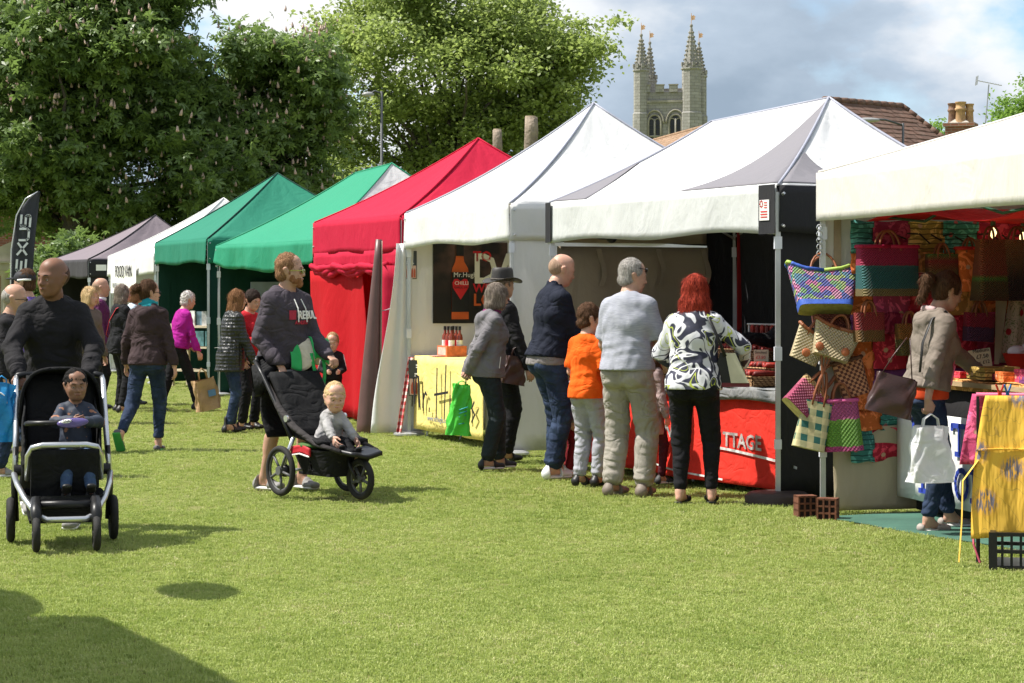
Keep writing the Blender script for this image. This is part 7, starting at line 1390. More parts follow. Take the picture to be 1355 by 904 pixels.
def spectacles(root, I, m=DKPL, dark=False, up=0.0, back=0.0, frame_m=None):
    k = I['k']; hp = lambda x, y, z: Vector(I['hp'](x, y-back, z+up))*k; b = MB(); fr = frame_m or m
    for sx in (-1, 1):
        b.tube([hp(sx*.032+.023*math.cos(a), .101, .003+.016*math.sin(a)) for a in [q*.628 for q in range(11)]], .0022*1.2, 5)
        b.tube([hp(sx*.056, .098, .008), hp(sx*.076, .05, .008), hp(sx*.079, -.01, .006), hp(sx*.077, -.025, -.006)], .0026, 5)
    b.tube([hp(-.009, .102, .006), hp(.009, .102, .006)], .0022, 5)
    g = b.build('spectacles', fr, root, True)
    if dark:
        for sx in (-1, 1): one('lens', mat('lens_dark', (.008, .008, .010), .08, .05, bump=0, spec=.8), lambda b: b.ball(hp(sx*.032, .099, .003), (.024*k, .006*k, .017*k), 0, 12, 6, Matrix(I['Rh'].tolist())), g, True)
def cloth_strip(root, name, m, pts, r, flat=.3): return one(name, m, lambda b: b.tube(pts, r, 7, flat=flat), root, True)
def soft_bag(name, label, m, loc, w, d, h, rz=0, lean=0, top=.92, parent_group=None, handles=None, hm=None, cat='bag', gather=.35, crumple=.012, hh=.14, seed=0, round_=.45):
    r_ = thing(name, label, cat, loc, rz, parent_group); r_.rotation_euler = (0, lean, rz); rs = random.Random(seed); ph = rs.uniform(0, 6)
    def fn(a, t):
        th = 2*math.pi*a; c, s_ = math.cos(th), math.sin(th); k = 1+(top-1)*t; dd = d/2*(1-(1-gather)*t**1.5)+.001
        x = w/2*k*math.copysign(abs(c)**round_, c); y = dd*math.copysign(abs(s_)**round_, s_); q = crumple*(math.sin(th*3+t*7+ph)+.6*math.sin(th*7-t*11+ph)); return (x+q*c, y+q*s_, h*t-.02*h*math.sin(th*2+ph)*t)
    b = MB(); b.grid(fn, 36, 14); b.add([fn(i/36, 0) for i in range(36)], [tuple(range(36))[::-1]]); b.build('body', m, r_, True)
    if handles:
        for sy in (-1, 1): one('handle', hm or m, lambda b: b.tube([(-w*.2, sy*d*.12, h*.93), (-w*.16, sy*d*.08, h+hh*.6), (0, sy*.012, h+hh), (w*.16, sy*d*.08, h+hh*.6), (w*.2, sy*d*.12, h*.93)], .011, 7, flat=.35), r_, True)
    return r_
RUB = mat('tyre_rubber', (.020, .019, .018), .8, .2, 20, .3, 80); ALU = mat('pushchair_alloy', (.62, .63, .65), .28, .05, metal=.85, bump=0); FAB = cloth('pushchair_fabric', (.012, .012, .013), .8, .5); FABG = cloth('pushchair_grey', (.045, .040, .040), .8, .5); RIMM = mat('wheel_grey', (.10, .10, .10), .5, .1)
def wheel(parent, c, ax, r, w, spokes=0, rim=RIMM):
    """tyre and rim about axle direction ax"""
    q = Vector((0, 0, 1)).rotation_difference(Vector(ax).normalized()); 
    wo_ = one('wheel', RIMM, lambda b: b.lathe((0, 0, 0), [(r*.18, -w*.55), (r*.18, w*.55)], 12, axis=q), parent, True); wo_.location = c
    def ty(b):
        n = 32; vs, fs = [], []; M = q.to_matrix()
        for i in range(n):
            a = 6.28318*i/n
            for j in range(8):
                p = 6.28318*j/8; rr = r-w*.5+w*.5*math.cos(p); vs.append(M@Vector((rr*math.cos(a), rr*math.sin(a), w*.5*math.sin(p))))
        for i in range(n):
            for j in range(8): fs.append((i*8+j, ((i+1) % n)*8+j, ((i+1) % n)*8+(j+1) % 8, i*8+(j+1) % 8))
        b.add(vs, fs)
    one('tyre', RUB, ty, wo_, True)
    if spokes:
        M = q.to_matrix(); one('rim', rim, lambda b: [b.tube([M@Vector((r*.12*math.cos(a), r*.12*math.sin(a), 0)), M@Vector(((r-w)*math.cos(a+.1), (r-w)*math.sin(a+.1), 0))], .011, 6) for a in [6.28318*k/spokes for k in range(spokes)]]+[b.tube([M@Vector(((r-w*.95)*math.cos(a), (r-w*.95)*math.sin(a), 0)) for a in [6.28318*k/28 for k in range(29)]], .009, 6)], wo_, True)
    else: one('rim', rim, lambda b: b.lathe((0, 0, 0), [(r*.70, -w*.15), (r*.72, -w*.32), (r*.5, -w*.2), (r*.3, -w*.4), (r*.3, w*.4), (r*.5, w*.2), (r*.72, w*.32), (r*.70, w*.15)], 20, axis=q), wo_, True)
# ---- pushchair pushed by the man in the black fleece; local +Y = forwards, towards the viewer
def pram_one():
    X, Y = gp(83, 718); X0, Y0 = -2.77, 13.50; r_ = thing('pushchair', 'black four-wheeled pushchair with silver frame bars and raised hood', 'pushchair', (X0, Y0, 0), R(180+14))
    wheel(r_, (-.31, 0, .14), (1, 0, 0), .14, .052); wheel(r_, (.31, 0, .14), (1, 0, 0), .14, .052); wheel(r_, (-.175, .58, .105), (1, 0, .0), .105, .046); wheel(r_, (.175, .58, .105), (1, 0, .0), .105, .046)
    for sx in (-1, 1):
        one('push_arm', ALU, lambda b: b.tube([(sx*.265, -.45, 1.00), (sx*.27, -.40, .97), (sx*.275, -.14, .66), (sx*.285, .02, .42)], [.014, .017, .019, .019], 10), r_, True)
        one('rear_leg', DKPL, lambda b: b.tube([(sx*.28, -.06, .58), (sx*.29, 0, .36), (sx*.28, 0, .13)], [.014, .020, .022], 8), r_, True)
        one('hinge', DKPL, lambda b: b.lathe((sx*.27, .0, .44), [(.035, -.022), (.035, .022)], 14, axis=Vector((0, 0, 1)).rotation_difference(Vector((1, 0, 0)))), r_, True)
        one('grip', DKPL, lambda b: b.tube([(sx*.265, -.44, 1.0), (sx*.22, -.485, 1.01), (sx*.12, -.495, 1.01)], .020, 9), r_, True)
    one('handle_bar', DKPL, lambda b: b.tube([(-.14, -.495, 1.01), (.14, -.495, 1.01)], .015, 8), r_, True)
    one('lower_frame', ALU, lambda b: b.tube([(-.29, .02, .42), (-.275, .18, .37), (-.235, .38, .30), (-.17, .52, .215), (-.11, .56, .19), (.11, .56, .19), (.17, .52, .215), (.235, .38, .30), (.275, .18, .37), (.29, .02, .42)], .018, 10), r_, True)
    one('footrest_bar', ALU, lambda b: b.tube([(-.215, .22, .40), (-.215, .30, .55), (-.19, .335, .60), (-.13, .35, .615), (.13, .35, .615), (.19, .335, .60), (.215, .30, .55), (.215, .22, .40)], .019, 10), r_, True)
    one('front_fork', DKPL, lambda b: [b.tube([(sx*.175, .45, .30), (sx*.175, .56, .22), (sx*.175, .58, .11)], [.03, .035, .018], 8) for sx in (-1, 1)]+[b.tube([(-.175, .47, .27), (.175, .47, .27)], .025, 8)], r_, True)
    one('basket', FAB, lambda b: b.grid(lambda a, t: (lambda th: (math.copysign(abs(math.cos(th))**.4, math.cos(th))*(.21+.03*t), .16+math.copysign(abs(math.sin(th))**.4, math.sin(th))*(.27+.03*t)+.01*math.sin(8*a+t*9), .16+.16*t))(a*6.2832), 36, 8), r_, True)
    one('basket_floor', FAB, lambda b: b.box((0, .16, .165), (.42, .54, .02)), r_)
    one('leg_panel', FAB, lambda b: b.sheet(lambda a, t: Vector((-.20+.40*a, .335-.09*(1-t)+.012*math.sin(a*12), .25+.34*t)), 16, 10, .02), r_, True)
    def seat(b):
        b.sheet(lambda a, t: Vector((-.21+.42*a, .26-.42*t, .50+.02*math.cos(a*6.28))), 12, 8, .05)
        b.sheet(lambda a, t: Vector((-.21+.42*a, -.16-.16*t, .50+.50*t-.0)), 12, 10, .04)
    one('seat', FAB, seat, r_, True)
    for sx in (-1, 1): one('side_wing', FAB, lambda b: b.sheet(lambda a, t: Vector((sx*(.225+.01*math.sin(a*6)), .20-.42*a-.06*t, .48+.16*t+.26*a*t)), 10, 8, .012), r_, True)
    one('bumper_bar', DKPL, lambda b: b.tube([(-.22, -.02, .72), (-.21, .14, .735), (-.12, .225, .74), (.12, .225, .74), (.21, .14, .735), (.22, -.02, .72)], .017, 9), r_, True)
    def hood(b):
        def fn(a, t):
            th = math.pi*a; e = R(-8+88*(1-t)); c, s_ = math.cos(th), math.sin(th); rr = (.36+.006*math.sin(t*22))*abs(s_)**.62
            return Vector((-.25*math.copysign(abs(c)**.62, c), -.20-rr*math.sin(e)*.72, .70+rr*math.cos(e)))
        b.sheet(fn, 32, 18, .008)
        b.tube([fn(k/24, 1) for k in range(25)], .012, 7)
    one('hood', FAB, hood, r_, True)
    one('hood_back', FAB, lambda b: b.sheet(lambda a, t: Vector((-.23+.46*a, -.38-.01*math.sin(a*3), .50+.46*t*math.sin(math.pi*(.12+.76*a))**.5)), 14, 8, .01), r_, True)
    # child
    JK = NT('jacket_child'); JK.col(JK.mix(JK.ramp(JK.noise(JK.coord(), 16, 2), [(.60, 0), (.63, 1)]), (.016, .024, .045), (.30, .13, .07))); JK.set(Roughness=.7); JK.bump(JK.noise(JK.coord(), 9, 3), .5, .02); JK = JK.m
    w0 = Matrix.Translation((X0, Y0, 0))@Matrix.Rotation(R(194), 4, 'Z'); p = w0@Vector((-.08, .02, 0))
    person('dark-haired small boy in a navy jacket sitting in the hooded pushchair', 0, 0, 1.00, 180-14, dict(sit=True, seatz=1.05, hs=1.40, child=1, bw=.95, lean=-8, yaw=-8, pitch=-6, hair='boy', hairm=HBK, hth=.013, fo=.0, skin=SK_BROWNC, brow=HBK,
        lf=(-.13, .58, .62), rf=(.13, .58, .62), kp=(0, 1, .7), fd=(0, .8, .5), lh=(-.07, .33, 1.30), rh=(.05, .34, 1.32), hd=dict(lh=(.6, .5, .1), rh=(-.6, .5, .1)), pn=dict(lh=(0, -1, .2), rh=(0, -1, .2)), ep=dict(lh=(-1, -.2, -.4), rh=(1, -.2, -.4)), absh=True, ar=1.0,
        top=(JK, .03, 1.0, (.075, .07, .052)), leg=(DENM, (.092, .075, .06), 1.0), shoe=(LBK, 'trainer'), fine=1), 'person', (p.x, p.y, 0))
    q = w0@Vector((-.05, .29, .745)); pk = thing('snack_packet', 'purple and white packet in the dark-haired child\'s hands', 'packet', tuple(q), R(194)); pk.rotation_euler = (R(20), R(4), R(194))
    one('film', mat('packet_purple', (.12, .09, .26), .3, .2, 12, .3, 30), lambda b: b.ball((0, 0, 0), (.095, .018, .03), 0, 16, 8), pk, True); one('label', PAPER, lambda b: b.ball((.03, .006, .006), (.045, .014, .017), 0, 12, 6), pk, True); text_mesh('lettering', 'SNAX', .022, INK, pk, frame((.058, .021, .0), (-1, 0, 0)), .001)
    CB = mat('carrier_blue', (.03, .32, .68), .35, .25, 4, .4, 14, tr=.2, wr=.8)
    q = w0@Vector((.36, -.28, .60)); bg = soft_bag('carrier_bag', 'bright blue plastic carrier bag hanging from the pushchair handle', CB, tuple(q), .17, .13, .36, R(10), top=.75, gather=.5, crumple=.018, handles=True, hh=.05, seed=3)
    one('printed_emblem', mat('print_pale', (.75, .80, .85), .5, .05, bump=0), lambda b: [b.tube([(.055*math.cos(a)*s-.02, -.068+.01*s, .24+.07*math.sin(a)*s) for a in [q_*.4 for q_ in range(12)]], .005, 5) for s in (.6, 1.0)], bg, True)
pram_one()
person('bald man in a black zipped fleece pushing the silver-barred pushchair', 0, 0, 1.77, 168, dict(BK, bw=1.02, sh=1.06, lean=9, yaw=46, pitch=-2, hs=1.05, hair='fringe_sides', hairm=HST, skin=SK_BROWN, brow=HBK, beard=None, yawn=True, hood=True, collar=.045, top=(BLKF, .030, .88, (.078, .068, .052)),
    lf=(-.12, .18, .085), rf=(.17, -.42, .11), tpr=-18, lh=(-.22, .43, 1.01), rh=(.22, .43, 1.01), hd=dict(lh=(.25, .8, -.5), rh=(-.25, .8, -.5)), pn=dict(lh=(0, -.4, -.9), rh=(0, -.4, -.9)), curl=dict(lh=.75, rh=.75), shoe=(LGR, 'trainer', SOLW), ep=dict(lh=(-1, -.4, -.3), rh=(1, -.4, -.3))), 'person', (-3.02, 14.43, 0))
P1o = [o for o in bpy.data.objects if o.get('label', '').startswith('bald man in a black zipped')][0]
one('zip', mat('zip_metal', (.35, .08, .07), .4), lambda b: b.tube([(0.0, .165, 1.20), (0, .175, 1.32), (0, .165, 1.42), (0, .125, 1.48)], .004, 5), P1o); one('emblem', mat('emblem_pale', (.5, .5, .5), .6), lambda b: b.box((-.085, .170, 1.345), (.035, .012, .018)), P1o); one('emblem', REDP, lambda b: b.box((-.055, .172, 1.345), (.018, .012, .016)), P1o)
# ---- three-wheeled pushchair
def pram_two():
    h = Vector((.62, -.785, 0)); ang = math.atan2(-h.x, h.y)+0; r_ = thing('pushchair', 'black three-wheeled jogging pushchair with spoked rear wheels and red storage flap', 'pushchair', (-1.50, 16.62, 0), ang)
    # local +Y is forward; rotation ang turns +Y onto h
    for sx in (-1, 1): wheel(r_, (sx*.30, 0, .19), (1, 0, 0), .19, .045, 5)
    wheel(r_, (0, .62, .155), (1, .05, 0), .155, .05, 5)
    one('axle', ALU, lambda b: b.tube([(-.28, 0, .19), (.28, 0, .19)], .012, 8), r_, True)
    for sx in (-1, 1):
        one('push_arm', DKPL, lambda b: b.tube([(sx*.24, -.46, 1.0), (sx*.25, -.34, .90), (sx*.25, -.05, .58), (sx*.25, .08, .42)], .017, 8), r_, True)
        one('rear_leg', ALU, lambda b: b.tube([(sx*.25, .10, .44), (sx*.27, .02, .28), (sx*.275, 0, .19)], .016, 8), r_, True)
        one('brake_hub', DKPL, lambda b: b.ball((sx*.26, 0, .19), (.04, .05, .05)), r_, True)
        one('side_rail', FABG, lambda b: b.tube([(sx*.235, -.30, .84), (sx*.24, -.12, .66), (sx*.235, .08, .52), (sx*.20, .34, .40), (sx*.16, .60, .36)], [.02, .03, .032, .028, .02], 9, flat=.7), r_, True)
        one('harness_plate', ALU, lambda b: b.lathe((sx*.262, .02, .58), [(.026, -.008), (.026, .008)], 12, axis=Vector((0, 0, 1)).rotation_difference(Vector((1, 0, 0)))), r_, True)
        one('fork', DKPL, lambda b: b.tube([(sx*.03, .50, .34), (sx*.05, .55, .26), (sx*.045, .62, .155)], .014, 8), r_, True)
    one('handle_bar', DKPL, lambda b: b.tube([(.24, -.44, .99), (.20, -.50, 1.02), (-.20, -.50, 1.02), (-.24, -.44, .99)], .020, 9), r_, True)
    one('frame_tube', DKPL, lambda b: b.tube([(0, .08, .40), (0, .35, .36), (0, .52, .34)], .024, 8), r_, True)
    def seat(b):
        b.sheet(lambda a, t: Vector((-.22+.44*a, .40-.34*t, .40+.04*t-.02*math.sin(math.pi*a))), 10, 6, .03)
        b.sheet(lambda a, t: Vector((-.22+.44*a, .06-.36*t, .44+.46*t)), 10, 10, .035)
    one('seat', FAB, seat, r_, True)
    one('storage_basket', FAB, lambda b: b.grid(lambda a, t: (lambda th: (math.copysign(abs(math.cos(th))**.5, math.cos(th))*(.18+.05*t), .26+math.copysign(abs(math.sin(th))**.5, math.sin(th))*(.22+.08*t)+.012*math.sin(9*a+5*t), .17+.19*t))(a*6.2832), 32, 8), r_, True)
    one('basket_floor', FAB, lambda b: b.box((0, .26, .175), (.34, .42, .02)), r_)
    one('storage_flap', mat('flap_red', (.50, .02, .03), .6, .1, wr=.5), lambda b: b.sheet(lambda a, t: Vector((.248+.004*math.sin(a*9), .06+.26*a, .31+.06*t+.02*math.sin(a*3.1))), 10, 4, .012), r_, True)
    one('piping', PAPER, lambda b: b.tube([(.256, .06, .308), (.262, .20, .328), (.256, .32, .310)], .006, 5), r_)
    one('green_lining', mat('lining_green', (.06, .14, .03), .8), lambda b: b.ball((.15, .2, .385), (.10, .14, .03)), r_, True)
    one('footrest', DKPL, lambda b: b.sheet(lambda a, t: Vector(((-.17+.34*a)*(1-.25*t*t), .46+.26*t, .375+.012*math.cos(a*6.28)-.03*t)), 12, 8, .03), r_, True)
    def hood(b):
        for q in range(5): b.tube([(-.25, -.30-.02*q, .80-.015*q), (-.235, -.36-.025*q, .90+.012*q), (-.10, -.40-.025*q, .955+.014*q), (.10, -.40-.025*q, .955+.014*q), (.235, -.36-.025*q, .90+.012*q), (.25, -.30-.02*q, .80-.015*q)], .034, 9)
    one('folded_hood', FAB, hood, r_, True)
    one('bag_hook_cover', FAB, lambda b: b.sheet(lambda a, t: Vector((-.22+.44*a, -.30-.12*t*0-.10*math.sin(math.pi*t), .88-.45*t)), 10, 10, .02), r_, True)
    W0 = Matrix.Translation((-1.50, 16.62, 0))@Matrix.Rotation(ang, 4, 'Z')
    p = W0@Vector((0, .20, 0)); hd = math.degrees(math.atan2(h.x, h.y))
    LGT = cloth('babygrow_grey', (.36, .35, .35), .8, .4)
    person('blond baby in a pale grey top leaning forward in the three-wheeled pushchair', 0, 0, .86, hd+8, dict(sit=True, seatz=.98, hs=1.85, child=1, bw=1.25, sh=.8, lean=18, pitch=-4, yaw=14, hair='boy', hairm=HBL, hth=.010, skin=SK_BABY, brow=HBL, legsr=1.1, fs=1.1,
        lf=(-.14, .62, .62), rf=(.14, .60, .66), kp=(0, .6, 1), fd=(0, .5, .9), lh=(-.26, .50, .80), rh=(.16, .52, .86), absh=True, ep=dict(lh=(-1, -.3, 0), rh=(1, -.3, 0)), ar=1.35, al=.95, nw=.8,
        top=(LGT, .022, 1.0, (.085, .08, .06)), leg=(TRBK, (.11, .085, .065), 1.0), shoe=(LBK, 'trainer')), 'person', (p.x, p.y, 0))
    GN = mat('reusable_green', (.03, .46, .12), .55, .15, 5, .3, 20, tr=.15, wr=.5); cr = cloth('canvas_bag_cream', (.60, .54, .42), .8, .4)
    q = W0@Vector((-.20, -.44, .985)); bg = thing('shopping_bag', 'green-edged cream shopping bag lying over the three-wheeled pushchair handle', 'bag', tuple(q), ang+R(180)); 
    def hump(a, t, o=0):      # limp cloth thrown over the bar
        th = math.pi*(.02+.96*t); sag = .5+.5*math.sin(math.pi*min(1, max(0, a))); r0 = .085*(.6+.55*sag)+o
        return Vector((-.19+.38*a+.018*math.sin(t*6+a*5), -.02-r0*1.15*math.cos(th)+.012*math.sin(a*13+t*6), .02+(r0+.045*sag)*math.sin(th)-.07*abs(math.cos(th))**3*(1+.5*math.sin(a*8))+.05*a))
    one('body', cr, lambda b: b.sheet(hump, 22, 18, .006), bg, True)
    one('green_panel', GN, lambda b: b.sheet(lambda a, t: hump(.50+.42*a+.05*math.sin(t*3), .02+.8*t, .010), 10, 16, .004), bg, True); one('green_panel', GN, lambda b: b.sheet(lambda a, t: hump(-.02+.20*a, .0+.55*t, .012), 8, 12, .004), bg, True)
    for dx, L_ in ((-.03, .30), (.07, .40)): one('handle', GN, lambda b: b.sheet(lambda a, t: Vector((dx+.030*a+.03*math.sin(t*3.5+dx*20)*t, -.115-.03*math.sin(t*3.1), .07-L_*t)), 3, 14, .003), bg, True)
    one('handle', GN, lambda b: b.tube([(.0, -.13, -.20), (.03, -.14, -.29), (.08, -.14, -.33), (.11, -.13, -.30)], .010, 6, flat=.4), bg, True)
pram_two()
# ---- hooded man
P = dict(BK, bw=1.06, sh=1.05, lean=2, yaw=-32, pitch=0, hair='crop', hairm=HGI, hth=.012, skin=SK_TAN, beard=hairmat('beard_ginger', (.20, .08, .035), (.36, .17, .08)), brow=HGI, hood=True, top=(CHAR, .034, .93, (.080, .068, .050)), topname='hoodie',
    leg=(SHO, (.108, .100, .098), .22), legname='shorts', legcut=.50, bare=1, shoe=(LGR, 'trainer', SOLW), under=(cloth('tshirt_pale', (.55, .55, .55)), .026, .865, .95), lf=(-.12, .06, .085), rf=(.12, -.10, .085), lh=(-.10, .34, 1.0), rh=(.21, .15, .93), hd=dict(lh=(0, .8, -.5), rh=(0, .5, -.8)), pn=dict(lh=(0, -.4, -.9), rh=(0, -.4, -.9)), curl=dict(lh=.8, rh=.8), cuff=.01)
r_, I = person('man in a charcoal printed hoodie and dark shorts behind the three-wheeled pushchair', 377, 646, 1.83, 128, P); spectacles(r_, I, dark=True, frame_m=mat('frame_lime', (.45, .50, .06), .4))
k_ = I['k']; tx = text_mesh('lettering', 'REBUL', .080*k_, PAPER, r_, Matrix.Identity(4), .002, .003, sx=1.15); RT = mat('print_faded_red', (.42, .03, .06), .7)
from mathutils.bvhtree import BVHTree
def wrap(o, x_off, z_off):
    """print a flat word on the chest: each point goes to the cloth it faces"""
    me = [c for c in r_.children if c.name.startswith('hoodie')][0].data; bv = BVHTree.FromPolygons([v.co for v in me.vertices], [tuple(p.vertices) for p in me.polygons])
    for v in o.data.vertices:
        x, y, z = v.co; a = (x_off-x)/.20; d = Vector((math.sin(a), math.cos(a), 0)); h = bv.ray_cast(Vector((d.x*.6, d.y*.6, (z_off+y)*k_)), -d, 1)
        v.co = (h[0]+d*(.006+max(0, z))) if h[0] else Vector((d.x*.2, d.y*.2, (z_off+y)*k_))
    o.matrix_local = Matrix.Identity(4); o.data.update()
wrap(tx, .045, 1.265); t2 = text_mesh('lettering', 'III', .078*k_, RT, r_, Matrix.Identity(4), .002, .006, sx=1.5); wrap(t2, .125, 1.265); t3 = text_mesh('lettering', 'ATHLETIC', .034*k_, RT, r_, Matrix.Identity(4), .002, .002); wrap(t3, .07, 1.225)
for sx in (-1, 1): one('drawcord', PAPER, lambda b: b.tube([(sx*.035*k_, .13*k_, 1.41*k_), (sx*.04*k_, .175*k_, 1.34*k_), (sx*.045*k_, .185*k_, 1.24*k_)], .0045, 5), r_)
# ---- far group at the left
r_, I = person('bald grey-sided man in a dark jacket, cut off by the picture edge, beside the blue carrier bag', 8, 629, 1.60, 85, dict(BK, lean=4, pitch=-4, hair='fringe_sides', hairm=HGR, skin=SK_TAN, hs=1.08, lf=(-.1, .25, .085), rf=(.12, -.05, .085), leg=(DEN, (.095, .075, .066), 1), shoe=(LGR, 'trainer', SOLW)))
r_['label'] = 'bald grey-sided man in a dark jacket beside the blue carrier bag'; spectacles(r_, I)
r_, I = person('man in a dark baseball cap and purple shirt in front of the feather flag', 36, 600, 1.74, 285, dict(BK, top=(cloth('shirt_purple', (.16, .10, .32)), .022, .9, (.068, .06, .05)), skin=SK_TAN, hair='short', hairm=HBR, det=1.2))
k = I['k']; hp = lambda x, y, z: Vector(I['hp'](x, y, z))*k; Rm = Matrix(I['Rh'].tolist())
cp = one('cap', mat('cap_black', (.02, .02, .025), .7, wr=.3), lambda b: (b.ball(hp(0, -.01, .05), (.094*k, .112*k, .085*k), 0, 18, 10, Rm), b.ball(hp(0, .12, .045), (.07*k, .075*k, .010*k), 0, 14, 6, Rm)), r_, True); one('cap_print', PAPER, lambda b: b.tube([hp(-.094, .02, .03), hp(-.09, -.05, .035), hp(-.055, -.1, .035)], .011, 6), cp, True)
person('fair-haired woman in a tweed coat partly hidden behind the man in the black fleece', 117, 560, 1.58, 120, dict(BK, det=1.4, top=(cloth('tweed', (.13, .11, .09), .5, .6), .03, .85, (.07, .06, .05)), hair='bob', hairm=HBL, skin=SK_PALE))
r_, I = person('bald man in a white-collared plum jacket near the faded black gazebo', 131, 541, 1.70, 75, dict(BK, det=1.2, hair='fringe_sides', hairm=HSG, skin=SK_TAN, top=(cloth('plum_jacket', (.10, .02, .08)), .028, .88, (.072, .064, .05)), hs=1.05))
k = I['k']; one('collar', cloth('collar_white', (.62, .62, .64)), lambda b: b.tube([Vector(I['T']((.085*math.cos(a), .085*math.sin(a)-.01, 1.475)))*k for a in [q*.628 for q in range(11)]], .030*k, 8, caps=False), r_, True)
r_, I = person('brown-grey bobbed woman in black with a red shoulder strap', 160, 545, 1.61, 55, dict(BK, bw=1.0, det=1.2, hair='mid', hairm=HGB, skin=SK_PALE, top=(cloth('coat_black', (.012, .012, .014)), .030, .80, (.070, .060, .05)), hipw=1.05, lf=(-.16, .05, .085), rf=(.15, -.05, .085)))
k = I['k']; cloth_strip(r_, 'shoulder_strap', mat('strap_red', (.50, .02, .03), .5), [Vector(I['T'](p))*k for p in ((.12, -.02, 1.47), (.09, -.115, 1.42), (-.02, -.165, 1.25), (-.15, -.15, 1.06), (-.19, -.05, .98))], .014)
person('person in a pale blue shirt half hidden behind the woman with the hair bun', 178, 536, 1.60, 90, dict(BK, det=1.5, top=(cloth('shirt_pale_blue', (.50, .60, .68)), .022, .9, (.065, .058, .05)), hair='bob', hairm=HAU))
# walking woman
r_, I = person('woman with hair bun walking away in a brown hoodie, teal scarf and rolled jeans', 196, 597, 1.64, 12, dict(BK, bw=.98, hipw=1.08, yaw=48, pitch=0, lean=1, hair='pony', bun=True, hairm=HBR, skin=SK_PALE, scarf=cloth('scarf_teal', (.02, .26, .30)), hood=True, topname='hoodie', top=(BRNH, .028, .88, (.070, .060, .048)), leg=(DEN, (.094, .072, .052), .93), legcut=.13,
    lf=(-.15, -.36, .20), rf=(.07, .10, .085), tpl=-62, shoe=(mat('pump_grey', (.12, .11, .12), .7), 'flat', SOLG), lh=(-.28, .10, .88), rh=(.30, -.02, .84), hd=dict(rh=(.1, .1, -1))))
for c in r_.children_recursive:
    pass
spectacles(r_, I)
person('white-haired woman in a magenta fleece stepping towards the display stand', 236, 544, 1.53, 62, dict(BK, bw=1.0, det=1.15, lean=10, pitch=-10, hair='curly', hairm=HWH, hth=.014, skin=SK_PALE, top=(MAG, .028, .90, (.066, .058, .048)), leg=(TRBK, (.09, .072, .062), 1), lf=(-.1, -.24, .10), tpl=-20, rf=(.10, .26, .085), lh=(-.2, .24, .95), rh=(.24, .22, .86), shoe=(LBK, 'trainer', SOLW)))
r_, I = person('woman with long auburn hair in a black quilted coat and jeans', 306, 571, 1.55, 62, dict(BK, bw=.98, hipw=1.04, lean=4, pitch=-6, hair='long', hairm=HAU, skin=SK_PALE, top=(QLT, .034, .74, (.072, .064, .05)), topname='coat', hemw=1.0, leg=(DEN, (.088, .066, .050), 1), lf=(-.10, .05, .085), rf=(.12, -.08, .085), lh=(-.18, .22, .88), rh=(.22, .22, .84), shoe=(LBK, 'boot')))
k = I['k']; cloth_strip(r_, 'belt_trim', mat('trim_grey', (.35, .35, .35)), [Vector((.10*k, -.175*k, 1.03*k)), Vector((.0, -.185*k, 1.035*k)), Vector((-.10*k, -.175*k, 1.03*k))], .008)
person('dark-haired woman in a red top looking down beside the quilted coat', 328, 567, 1.54, 125, dict(BK, bw=.98, lean=3, pitch=-18, yaw=8, hair='crop', hairm=HDK, hth=.022, skin=SK_PALE, top=(REDT, .022, .88, (.062, .052, .042)), lh=(-.14, .30, 1.10), rh=(.12, .30, 1.12), bust=1))
KR = mat('kraft_paper', (.40, .25, .13), .8, .15, 6, .4, 20, wr=.6)
x, y = gp(277, 571); kb = soft_bag('paper_bag', 'brown paper carrier with a blue label beside the quilted coat', KR, (x, y, .24), .25, .13, .34, R(30), lean=R(-12), top=.95, gather=.6, handles=True, hh=.12, seed=2, round_=.25); one('label', mat('label_blue', (.12, .24, .42), .6), lambda b: b.box((.04, -.071, .18), (.085, .006, .07)), kb)
# small boy by the red gazebo
r_, I = person('small blond boy in a black striped tracksuit behind the three-wheeled pushchair', 440, 563, 1.06, 170, dict(BK, hs=1.36, child=.8, bw=.95, yaw=10, pitch=-14, hair='boy', hairm=hairmat('hair_sandy', (.24, .13, .06), (.55, .36, .18)), skin=SK_BABY, brow=HBL, top=(BLKF, .026, .92, (.070, .060, .048)), lh=(-.12, .26, 1.08), rh=(.14, .25, 1.08)))
k = I['k']
for sx, s0, el, wr_, key in I['arms']:
    d = sx*.066; one('sleeve_stripe', PAPER, lambda b: b.tube([Vector(s0)*k+Vector((d, .0, .02))*k, Vector(s0*.5+el*.5)*k+Vector((d*.95, .0, 0))*k, Vector(el)*k+Vector((d*.85, 0, 0))*k], .007, 5), r_, True)
